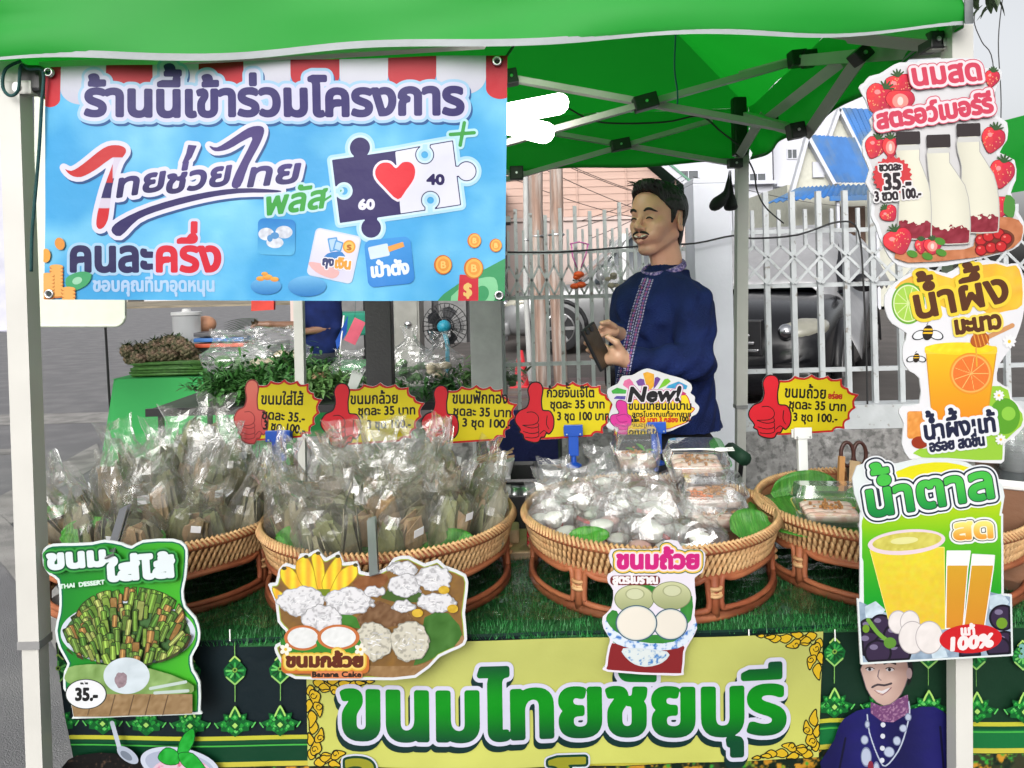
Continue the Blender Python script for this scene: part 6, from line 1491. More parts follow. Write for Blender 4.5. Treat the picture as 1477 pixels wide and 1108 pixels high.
# clear plastic sheet over the grass
FILM = film_mat('clear_film', gloss=.42, rough=.07, haze=.05)
vs = []; fs = []; nx, ny = 90, 24
for j in range(ny + 1):
 for i in range(nx + 1):
  x = TX0 + .03 + (TX1 - TX0 - .06) * i / nx; y = TY0 + .02 + (TY1 - TY0 - .05) * j / ny
  vs.append((x, y, TZ + .020 + .010 * abs(mnoise.noise(Vector((x * 9, y * 14, 0)))) + .006 * mnoise.noise(Vector((x * 30 + y * 30, y * 18, 2)))))
for j in range(ny):
 for i in range(nx): a = j * (nx + 1) + i; fs.append((a, a + 1, a + nx + 2, a + nx + 1))
o = MB().add(vs, fs).build('plastic_sheet', film_mat('table_film', gloss=.25, rough=.10, haze=.0, bscale=24, bstr=.4), org=(0, 2, TZ + .03)); tag(o, 'crinkled clear plastic sheet laid over the grass mat', 'plastic sheet')
# rattan trays
RAT = mat('pale_rattan', lin((180, 144, 100)), rough=.65, var=.18, vscale=30, bump=.15, bscale=90, col2=lin((160, 112, 70)), c2scale=22, c2thr=(.5, .75))
RATD = mat('brown_rattan', lin((140, 82, 50)), rough=.65, var=.2, vscale=14, bump=.15, bscale=60, col2=lin((128, 66, 38)), c2scale=10)
RATI = mat('dark_tan_cane', lin((120, 78, 44)), rough=.7, var=.2)  # darker tan cane for the solid inner wall and floor
TR = .312
def make_tray(label, x, y):
 t = thing('rattan_tray', label, 'tray', (x, y, TZ), 'round rattan trays on cane stands')
 z0, z1 = .100, .168
 # rim braid
 m2 = MB(); n = 165
 for k in range(n):
  a = 2 * math.pi * k / n; a2 = 2 * math.pi * (k + 1.9) / n
  m2.tube([(math.cos(a) * (TR - .009), math.sin(a) * (TR - .009), z1 - .006), (math.cos((a + a2) / 2) * TR, math.sin((a + a2) / 2) * TR, z1 + .006), (math.cos(a2) * (TR + .010), math.sin(a2) * (TR + .010), z1 - .008)], [.003, .0046, .003], 5)
 m2.build('rim_braid', RAT, t, local=True, smooth=True)['kind'] = 'stuff'
 MB().tube([(math.cos(a) * TR, math.sin(a) * TR, z1 - .008) for a in np.linspace(0, 2 * math.pi, 72, endpoint=False)], .009, 8, closed=True).build('rim', RATD, t, local=True, smooth=True)
 # inner wall and floor
 MB().lathe([(0, z0 + .006), (TR - .03, z0 + .006), (TR - .006, z1 - .01), (TR - .001, z1 - .01), (TR - .024, z0), (0, z0)], n=56, cap=False).build('basket_floor', RATI, t, local=True, smooth=True, auto=40)
 # woven wall: three staggered courses of upright wraps
 m2 = MB(); n = 134; rows = 3; H_ = (z1 - .012 - z0) / rows
 for r_ in range(rows):
  for k in range(n):
   a = 2 * math.pi * (k + .5 * (r_ % 2)) / n
   zb_, zt_ = z0 + r_ * H_ - .006, z0 + (r_ + 1) * H_ + .006
   rad = lambda z: TR - .022 + .022 * (z - z0) / (z1 - z0)
   pts = []
   for q, o_ in ((0, -.001), (.3, .005), (.7, .005), (1, -.001)):
    z = zb_ + (zt_ - zb_) * q; aa = a + .020 * (q - .5); pts.append(((rad(z) + o_) * math.cos(aa), (rad(z) + o_) * math.sin(aa), z))
   m2.tube(pts, [.0030, .0048, .0048, .0030], 5)
 m2.build('weave', RAT, t, local=True, smooth=True)['kind'] = 'stuff'
 # stand
 r0, r1 = TR - .018, TR - .016
 ring = lambda r_, z: [(math.cos(a) * r_, math.sin(a) * r_, z) for a in np.linspace(0, 2 * math.pi, 60, endpoint=False)]
 MB().tube(ring(r1, .011), .010, 8, closed=True).build('base_ring', RATD, t, local=True, smooth=True)
 MB().tube(ring(r0 - .004, z0 - .004), .009, 8, closed=True).build('top_ring', RATD, t, local=True, smooth=True)
 ns = 6
 for k in range(ns):
  a = 2 * math.pi * (k + .5) / ns + .22
  pos = lambda z, da, ro=0: ((r1 + (r0 - r1) * (z / z0) + ro) * math.cos(a + da), (r1 + (r0 - r1) * (z / z0) + ro) * math.sin(a + da), z)
  lg = MB().tube([pos(.012, 0), pos(z0, 0)], .0105, 8).build('leg', RATD, t, local=True, smooth=True)
  MB().tube([pos(.066 + .0045 * math.sin(q) , .055 * math.cos(q), .007 * abs(math.sin(q))) for q in np.linspace(0, 2 * math.pi, 16, endpoint=False)], .004, 6, closed=True).build('binding', RAT, lg, local=True, smooth=True)
  for q_ in (.058, .074): MB().tube([pos(q_ + .0 * math.sin(q), .048 * math.cos(q), .013 * math.sin(q)) for q in np.linspace(0, 2 * math.pi, 14, endpoint=False)], .0042, 6, closed=True).build('binding', RAT, lg, local=True, smooth=True)
  # rounded cane loop between this leg and the next
  span = 2 * math.pi / ns; lo, hi = .055, span - .055
  pts = [(lo, .035), (lo, .066), (lo + .02, .095), (lo + .12, z0 - .012), ((lo + hi) / 2, z0 - .008), (hi - .12, z0 - .012), (hi - .02, .095), (hi, .066), (hi, .035), (hi - .06, .026), ((lo + hi) / 2, .024), (lo + .06, .026)]
  MB().tube([pos(z, da, .002) for da, z in [(v.x, v.y) for v in catmull([(p_[0], p_[1], 0) for p_ in pts], True, 4)]], .0068, 7, closed=True).build('cane_loop', RATD, t, local=True, smooth=True)
 return t
TRAYS = []
tx = [P(214, 735, 1.97).x, P(561, 735, 1.95).x, P(935, 733, 1.945).x, P(1278, 727, 1.955).x]
proto = make_tray('leftmost round rattan tray, heaped with bags behind the green picture sign', -.905, 2.0)
proto.scale = (.95, .95, 1)
TRAYS.append(proto)
for k, (lab, y) in enumerate((('second round rattan tray from the left, heaped with dark leaf parcels', 1.955), ('third round rattan tray, holding white desserts and clear boxes', 1.95), ('rightmost round rattan tray, lined with banana leaf beside the palm juice sign', 1.96))):
 c = copy_tree(proto); c.scale = (1, 1, 1); c.location = (tx[k + 1], y, TZ); c['label'] = lab; c.rotation_euler = (0, 0, (.35, .1, -.3)[k]); TRAYS.append(c)
# ---------------------------------------------------------------- bags, parcels, boxes in the trays
LEAFG = [mat('leaf_wrap_' + n_, c_, rough=.55, var=.35, vscale=25, bump=.5, bscale=90, col2=c2_, c2scale=18, stretch=(1, 1, .3)) for n_, c_, c2_ in
   (('olive', (0.17, 0.18, 0.075), (0.08, 0.095, 0.04)), ('brown', (0.22, 0.155, 0.085), (0.10, 0.08, 0.045)), ('grey', (0.19, 0.17, 0.10), (0.10, 0.10, 0.06)), ('tan', (0.36, 0.24, 0.13), (0.2, 0.14, 0.07)))]
STRAP = mat('coconut_leaf_strap', (0.26, 0.24, 0.12), rough=.5, var=.3)
BFILM = film_mat('bag_film', tint=(.995, .995, .995), gloss=.21, rough=.13, haze=.04, hazecol=(.8, .78, .7), bscale=13, bstr=.45)
CFILM = film_mat('clear_bag_film', tint=(.995, .995, .995), gloss=.22, rough=.13, haze=.05, bscale=13, bstr=.45)
STICK = mat('white_sticker', (.7, .7, .72), rough=.4, bump=0)
def film_mesh(seed, w=.13, d=.07, h=.20, nu=20, nv=12, cr=.009, flare=.8, neck=.5):
 rr = random.Random(seed); off = Vector((seed * 3.7, seed * 1.3, 0)); vs = []; fs = []
 lean = rr.uniform(-.02, .02)
 for j in range(nv + 1):
  v = j / nv
  ww = w * (.80 + .25 * math.sin(min(1, v / .45) * math.pi / 2)) if v < .55 else w * (1.05 - (1.05 - neck) * math.sin(min(1, (v - .55) / .27) * math.pi / 2))
  if v > .82: ww = w * (neck + (flare - neck) * ((v - .82) / .18))
  dd = d * (.9 + .2 * math.sin(v * 3.1)) * (1 - .88 * max(0, (v - .45) / .55) ** .8)
  for i in range(nu):
   a = 2 * math.pi * i / nu; ca_, sa_ = math.cos(a), math.sin(a)
   x = ww / 2 * math.copysign(abs(ca_) ** .7, ca_); y = dd / 2 * math.copysign(abs(sa_) ** .8, sa_)
   q = Vector((x * 15, y * 15, v * 2.6)) + off
   n1 = mnoise.noise(q); n2 = 1 - abs(mnoise.noise(q * 2.1 + Vector((5, 1, 2)))) * 2
   k = cr * (.28 + 1.1 * v * v) * (n1 + .7 * n2)
   z = h * v + .012 * (v > .9) * mnoise.noise(Vector((i * .9, seed, 0))) * (1 if j == nv else .4) + (.02 * abs(ca_) * (v > .95) * flare)
   if v < .1: z = max(z, .002)
   vs.append((x + ca_ * k + lean * v, y + sa_ * k + .006 * v * mnoise.noise(Vector((x * 30, 0, seed))), z))
 for j in range(nv):
  for i in range(nu): a = j * nu + i; b = j * nu + (i + 1) % nu; fs.append((a, b, b + nu)) ; fs.append((a, b + nu, a + nu))
 fs.append(tuple(range(nu))[::-1])
 return vs, fs
def parcel(m2, cx, cy, z, a, w, d, h, rr, flat=False):
 """a folded leaf parcel: broad base, ridge on top, loose flap"""
 M = Matrix.Translation((cx, cy, z)) @ Matrix.Rotation(a, 4, 'Z') @ Matrix.Rotation(rr.uniform(-.18, .18), 4, 'X') @ Matrix.Rotation(rr.uniform(-.2, .2), 4, 'Y')
 pts = [(-w / 2, -d / 2, 0), (w / 2, -d / 2, 0), (w / 2, d / 2, 0), (-w / 2, d / 2, 0), (-w * .56, -d * .55, h * .35), (w * .56, -d * .55, h * .35), (w * .56, d * .55, h * .35), (-w * .56, d * .55, h * .35),
   (-w * .30, -.004, h), (w * .26, -.004, h * rr.uniform(.9, 1.02)), (w * .26, .004, h * .97), (-w * .30, .004, h)]
 m2.add([M @ Vector(p) for p in pts], [(3, 2, 1, 0), (0, 1, 5, 4), (1, 2, 6, 5), (2, 3, 7, 6), (3, 0, 4, 7), (4, 5, 9, 8), (5, 6, 10, 9), (6, 7, 11, 10), (7, 4, 8, 11), (8, 9, 10, 11)])
 for s_ in (-1, 1):
  p0 = [(-w * .5, s_ * (d * .56 + .002), h * .1), (w * .35, s_ * (d * .57 + .003), h * .05), (w * .15, s_ * .010, h * 1.12), (-w * .4, s_ * .012, h * rr.uniform(.75, 1.05))]
  m2.add([M @ Vector(p) for p in p0] + [M @ (Vector(p) + Vector((0, s_ * .0015, 0))) for p in p0], [(0, 1, 2, 3), (7, 6, 5, 4), (0, 4, 5, 1), (1, 5, 6, 2), (2, 6, 7, 3), (3, 7, 4, 0)])
 return M
def bag_proto(seed, kind):
 rr = random.Random(seed * 11 + 1)
 t = thing('sweet_bag', 'x', 'bag', (0, 0, -5))
 if kind == 'leaf':
  for k in range(4):
   m2 = MB(); cx, cy = (-.038 + .026 * k + rr.uniform(-.005, .005)), rr.uniform(-.010, .010) + (.012 if k % 2 else -.012)
   M = parcel(m2, cx, cy, .003, rr.uniform(-.5, .5) + (1.57 if rr.random() < .3 else 0), .056, .032, rr.uniform(.085, .125), rr)
   pc = m2.build('leaf_parcel', LEAFG[rr.choice((0, 0, 1, 2, 2, 3))], t, local=True)
   if rr.random() < .6:
    m3 = MB(); ring = [(-.0275, -.0155, .04), (.0275, -.0155, .042), (.0275, .0155, .042), (-.0275, .0155, .04)]
    m3.tube([M @ Vector(p) for p in ring], .0022, 5, closed=True); m3.build('strap', STRAP, pc, local=True)
  vs, fs = film_mesh(seed, w=.140, d=.080, h=.200)
  MB().add(vs, fs).build('film', BFILM, t, local=True)
  if seed % 2 == 0: MB().box(-.012, .010, -.052, -.0512, .10, .118, bev=0).build('sticker', STICK, t, local=True)
 else:
  WH = mat('white_dessert', (.58, .58, .53), rough=.35, var=.06, vscale=20, bump=.1)
  for k in range(3):
   m2 = MB(); cx, cy = (-.033, .03, 0)[k], (.0, -.008, .012)[k]
   m2.lathe([(0, .0), (.019, 0), (.026, .022), (.0275, .024), (.0275, .027), (.020, .031), (.008, .034), (0, .034)], (cx, cy, .004 + (.034 if k == 2 else 0)), 16, cap=False)
   m2.build('dessert_cup', WH if k or seed % 2 else mat('pink_dessert', (.55, .32, .28), rough=.4, var=.2), t, local=True, smooth=True)
  if seed % 2:
   MB().box(-.02, .018, -.030, -.020, .012, .022, Matrix.Rotation(.3, 4, 'Y'), bev=.003).build('red_label', mat('red_label', lin((200, 40, 40)), rough=.4), t, local=True)
  vs, fs = film_mesh(seed, w=.13, d=.085, h=.155, cr=.009)
  MB().add(vs, fs).build('film', CFILM, t, local=True)
 return t
protos = {'leaf': [bag_proto(s_, 'leaf') for s_ in (1, 2, 3, 4, 5, 6)], 'white': [bag_proto(s_, 'white') for s_ in (11, 12, 13, 14)]}
used_p = set()
def put_bag(kind, k, x, y, z, rz, lean, label, group, scl=1.0, ldir=None):
 src = protos[kind][k % len(protos[kind])]
 if src.name in used_p: t = copy_tree(src)
 else: t = src; used_p.add(src.name)
 ldir = rz if ldir is None else ldir
 t.location = (x, y, z); Ml = Matrix.Rotation(lean, 4, Vector((-math.sin(ldir), math.cos(ldir), 0))) @ Matrix.Rotation(rz, 4, 'Z')
 t.rotation_euler = Ml.to_euler(); t.scale = (scl,) * 3
 t['label'] = label; t['group'] = group
 return t
rr = random.Random(21)
ORD = ['first', 'second', 'third', 'fourth', 'fifth', 'sixth', 'seventh', 'eighth', 'ninth', 'tenth', 'eleventh', 'twelfth', 'thirteenth']
def heap(tray, pts, kind, label, group, zb=.112, special=None):
 tl_ = TRAYS[tray].location; rows = {'front': [], 'middle': [], 'back': []}
 for p_ in pts: rows['front' if p_[1] < -.075 else ('middle' if p_[1] < .075 else 'back')].append(p_)
 for rn, ps in rows.items():
  for i, (dx, dy, dz, rz, lean, sc) in enumerate(sorted(ps)):
   put_bag(kind, rr.randrange(9), tl_.x + dx, tl_.y + dy, TZ + zb + dz, rz, lean, '%s from the left in the %s row of %s' % (ORD[i], rn, label), group, sc, ldir=math.atan2(dy, dx + 1e-6))
def ringpts(seed, rows):
 r2 = random.Random(seed); out = []
 for (n, rad, dz, lean, a0, a1) in rows:
  for k in range(n):
   a = R(a0 + (a1 - a0) * (k + .5) / n + r2.uniform(-4, 4)); q = rad * r2.uniform(.92, 1.05)
   out.append((math.cos(a) * q, math.sin(a) * q, dz + r2.uniform(-.01, .012), a + math.pi / 2 + r2.uniform(-.5, .5), lean * r2.uniform(.5, 1.3), r2.uniform(1.0, 1.2)))
 return out
# second tray: dark leaf parcels
heap(1, ringpts(3, [(12, .228, 0, .34, 0, 360), (6, .12, .015, .15, 20, 380), (2, .03, .03, .05, 0, 360), (5, .13, .040, .2, 20, 200)]), 'leaf',
  'leaf parcel bags in the second tray', 'bags of leaf parcels in the second tray')
# leftmost tray and heap behind it
heap(0, ringpts(5, [(11, .212, 0, .32, 0, 360), (5, .11, .015, .15, 20, 380), (1, .03, .03, .05, 0, 360), (4, .12, .06, .18, 10, 190)]), 'leaf',
  'leaf parcel bags in the leftmost tray', 'bags of leaf parcels in the leftmost tray')
for i, (a_, b_, c_) in enumerate(sorted(((258, 640, 2.30), (292, 620, 2.28), (330, 640, 2.27), (362, 655, 2.26), (300, 665, 2.22), (345, 680, 2.2), (240, 672, 2.26), (385, 690, 2.24), (275, 700, 2.22)))):
 p = P(a_, b_, c_)
 put_bag('leaf', i + 2, p.x, p.y, p.z - .10, rr.uniform(-.6, .6), rr.uniform(-.15, .15), ORD[i] + ' from the left of the crinkled bags piled behind the leftmost tray', 'bags piled behind the leftmost tray', 1.0)
# something to carry that pile: a box behind the tray
t = thing('cardboard_box', 'plain brown box under the pile of bags behind the leftmost tray', 'box', (-.86, 2.29, TZ))
# third tray: white desserts
pts = []
r2 = random.Random(8)
for (dx, dy, dz) in ((-.235, -.06, 0), (-.24, .05, 0), (-.125, -.145, 0), (-.02, -.185, 0), (.075, -.20, -.01), (-.16, .04, .01), (-.07, -.05, .02), (.02, -.09, .01), (-.20, .14, 0), (-.09, .12, .03), (-.01, .05, .02)):
 pts.append((dx, dy, dz, r2.uniform(-.5, .5), r2.uniform(0, .2), r2.uniform(.92, 1.05)))
heap(2, pts, 'white', 'white dessert bags in the third tray', 'bags of white desserts in the third tray', zb=.108)
# banana leaf pieces lining the trays
LEAFB = mat('fresh_banana_leaf', (0.035, 0.19, 0.018), rough=.40, var=.3, vscale=12, bump=.5, bscale=50, stretch=(9, 1, 1), col2=(.07, .22, .03), c2scale=30)
def tray_leaf(px, py, d, L, W, ang, tilt, label, curl=.25):
 p = P(px, py, d); m2 = MB(); vs = []; n = 14; m_ = 8
 M = Matrix.Translation(p) @ Matrix.Rotation(ang, 4, 'Z') @ Matrix.Rotation(tilt, 4, 'X')
 for i in range(n + 1):
  for j in range(m_ + 1):
   u, v = i / n - .5, j / m_ - .5
   ww = W * math.sqrt(max(.02, 1 - (2 * u) ** 2 * .96))
   vs.append(M @ Vector((u * L, v * ww, curl * v * v * W + .0012 * math.sin(u * 44) + .006 * mnoise.noise(Vector((u * 4, v * 4, px))))))
 fs = [(i * (m_ + 1) + j, (i + 1) * (m_ + 1) + j, (i + 1) * (m_ + 1) + j + 1, i * (m_ + 1) + j + 1) for i in range(n) for j in range(m_)]
 o = m2.add(vs, fs).build('banana_leaf', LEAFB, org=p, smooth=True); tag(o, label, 'leaf', 'banana leaf pieces in the trays')
 mo = o.modifiers.new('th', 'SOLIDIFY'); mo.thickness = .001
 return o
tray_leaf(128, 770, 1.785, .12, .075, .15, .95, 'green leaf piece at the front left of the leftmost tray')
tray_leaf(200, 776, 1.765, .13, .06, -.1, .85, 'green leaf piece at the front of the leftmost tray, beside the clip')
tray_leaf(66, 742, 1.86, .14, .06, 1.2, .3, 'green leaf tip at the left rim of the leftmost tray')
tray_leaf(420, 782, 1.765, .10, .075, -.5, .9, 'green leaf piece at the front left rim of the second tray')
tray_leaf(642, 786, 1.745, .14, .075, .22, .85, 'green leaf piece at the front right of the second tray')
tray_leaf(532, 798, 1.70, .12, .03, 0, .6, 'sliver of green leaf behind the clip of the second tray')
tray_leaf(850, 772, 1.73, .09, .04, 0, .8, 'small green leaf piece at the front of the third tray')
tray_leaf(1082, 758, 1.78, .12, .08, .5, .8, 'bright green leaf piece at the right rim of the third tray')
tray_leaf(1200, 746, 1.95, .42, .36, .1, .05, 'large dark green banana leaf lining the rightmost tray', curl=.12)
tray_leaf(1160, 706, 2.12, .22, .10, .35, 1.2, 'banana leaf edge standing up behind the clamshell box of the rightmost tray', curl=.3)
tray_leaf(1310, 740, 1.96, .30, .28, -.2, .1, 'banana leaf on the right side of the rightmost tray', curl=.4)
# clamshell boxes
BOXF = film_mat('box_plastic', gloss=.38, rough=.06, haze=.04, bscale=8, bstr=.15)
ROLLM = mat('pale_rice_roll', (.58, .47, .40), rough=.4, var=.15, vscale=30, bump=.2, col2=(.50, .30, .24), c2scale=40)
GARN = mat('fried_garlic', (.36, .17, .06), rough=.7, var=.4, vscale=60, bump=.5)
CARR = mat('orange_carrot', (.65, .20, .07), rough=.5, var=.2)
GRN = mat('green_herb', (.08, .24, .04), rough=.5, var=.3)
def clamshell(label, px, py, d, w=.155, dp=.11, h=.035, rz=0, lidh=.032, open_=0.0, fork=False, leaf=False, carrot=False, tilt=0.0, group='clear clamshell boxes of rolls in the third tray'):
 p = P(px, py, d)
 t = thing('clamshell_box', label, 'food box', p, group); t.rotation_euler = (tilt, 0, rz)
 def tub(z0, z1, s0, s1, name, rib=False):
  m2 = MB(); n = 36; rings = []
  for k, (z, s_) in enumerate(((z0, s0 * .9), (z0, s0), ((z0 + z1) / 2, (s0 + s1) / 2), (z1, s1), (z1, s1 * 1.04), (z1 + .0012, s1 * 1.04))):
   for i in range(n):
    a = 2 * math.pi * i / n; c_, s2 = math.cos(a), math.sin(a)
    x = math.copysign(abs(c_) ** .35, c_) * w / 2 * s_; y = math.copysign(abs(s2) ** .35, s2) * dp / 2 * s_
    if rib and k == 2: x *= 1 + .012 * (i % 2); y *= 1 + .012 * (i % 2)
    m2.v.append((x, y, z))
  for k in range(5):
   for i in range(n): m2.f.append((k * n + i, k * n + (i + 1) % n, (k + 1) * n + (i + 1) % n, (k + 1) * n + i))
  m2.f.append(tuple(range(n))[::-1])
  return m2.build(name, BOXF, t, local=True, smooth=True, auto=35)
 tub(0, h, .86, .97, 'tray_shell', True)
 lid = tub(0, -lidh, .84, .97, 'lid', True); lid.location = (0, 0, h + lidh + .003);
 if open_: lid.rotation_euler = (-open_, 0, 0); lid.location = (0, dp / 2 * .5, h + lidh * .9 + .02)
 r3 = random.Random(int(px * 3 + py))
 nroll = 4
 for k in range(nroll):
  y = -dp * .30 + dp * .2 * k; m2 = MB()
  pts = [(-w * .36, y, .016), (-w * .15, y + .002, .018), (w * .12, y - .002, .018), (w * .36, y, .016)]
  m2.tube(catmull(pts, n=3), [.010] + [.0135] * 8 + [.010], 10, flat=.95); m2.build('rice_roll', ROLLM, t, local=True, smooth=True)
 m2 = MB()
 for k in range(46): x, y = r3.gauss(0, w * .13), r3.gauss(0, dp * .14); m2.box(x - .003, x + .003, y - .002, y + .002, .030 + r3.random() * .008, .033 + r3.random() * .008, Matrix.Rotation(0, 4, 'Z'))
 m2.build('garnish', GARN, t, local=True)['kind'] = 'stuff'
 if carrot:
  m2 = MB()
  for k in range(26): a = Vector((-w * .22 + r3.gauss(0, .010), -dp * .25 + r3.gauss(0, .008), .03 + r3.random() * .012)); m2.bar(a, a + Vector((r3.uniform(-.015, .015), r3.uniform(-.01, .01), r3.uniform(-.006, .006))), .0022, .0022)
  m2.build('carrot_shreds', CARR, t, local=True)['kind'] = 'stuff'
 if leaf:
  m2 = MB()
  for k in range(5): leaf_mb(m2, Vector((r3.uniform(-.01, .03), r3.uniform(-.02, .02), .034)), .035, .018, (r3.uniform(-1, 1), r3.uniform(-.6, .4), .3))
  m2.build('herb_garnish', GRN, t, local=True)
 if fork:
  m2 = MB(); zf = h + lidh + .006
  m2.tube([(-w * .42, -.028, zf), (0, -.030, zf + .002), (w * .22, -.030, zf)], [.003, .0035, .005], 6, flat=.5)
  m2.ball((w * .33, -.030, zf), .014, 12, 6, scl=(1.3, .8, .25))
  for q in (-1, 0, 1): m2.bar((w * .40, -.030 + q * .007, zf), (w * .52, -.030 + q * .008, zf + .001), .003, .0015)
  m2.build('fork', WHITEP, t, local=True, smooth=True, auto=50)
 return t
T2 = TRAYS[2].location
clamshell('clear box of rolls with green herbs, left of the fork box', 917, 672, 2.08, w=.13, dp=.12, h=.05, lidh=.05, leaf=True, tilt=.10)
clamshell('clear box with a white plastic fork on its lid in the third tray', 1004, 680, 1.98, w=.165, fork=True, lidh=.035, tilt=.25, rz=-.04)
clamshell('clear box of rolls with orange carrot shreds, under the fork box', 1028, 727, 1.90, w=.165, carrot=True, tilt=.12, rz=-.08)
clamshell('clear box at the bottom of the stack at the right of the third tray', 1030, 757, 1.865, w=.165, rz=.05, tilt=.05)
clamshell('clear box standing behind the fork box in the third tray', 1010, 700, 2.13, w=.165)
clamshell('clear box of rolls with fried garlic on the leaf in the rightmost tray', 1196, 748, 1.90, w=.17, dp=.115, h=.032, rz=-.12, lidh=.03, open_=.25, tilt=.12, group='clear clamshell boxes of rolls in the rightmost tray')
# spring clips holding the hanging signs
def peg(label, a, b, w=.018):
 A, B = P(*a), P(*b); t = thing('sign_peg', label, 'clip', A)
 m_ = mat('dull_steel', (.30, .30, .31), rough=.35, metal=.9, var=.1, bump=.05)
 MB().bar(A - Vector((0, .006, 0)), B - Vector((0, .006, 0)), w, .003, up=(0, 1, 0)).build('blade', m_, t)
 MB().bar(A + Vector((0, .008, 0)), B + Vector((0, .006, 0)), w, .003, up=(0, 1, 0)).build('blade', m_, t)
 MB().tube([A + Vector((-w * .5, 0, -.012)), A + Vector((w * .5, 0, -.012))], .006, 8).build('spring', m_, t, smooth=True)
 MB().lathe([(0, -.009), (.003, -.009), (.003, -.007), (0, -.007)], (A + B) / 2, 8, Matrix.Rotation(R(90), 3, 'X'), cap=False).build('rivet', STEEL, t)
peg('shiny steel peg clipping the green picture sign to the leftmost tray', (181, 731, 1.66), (160, 802, 1.545), .020)
peg('dark steel peg clipping the banana sign to the second tray', (536, 748, 1.65), (540, 828, 1.545), .018)
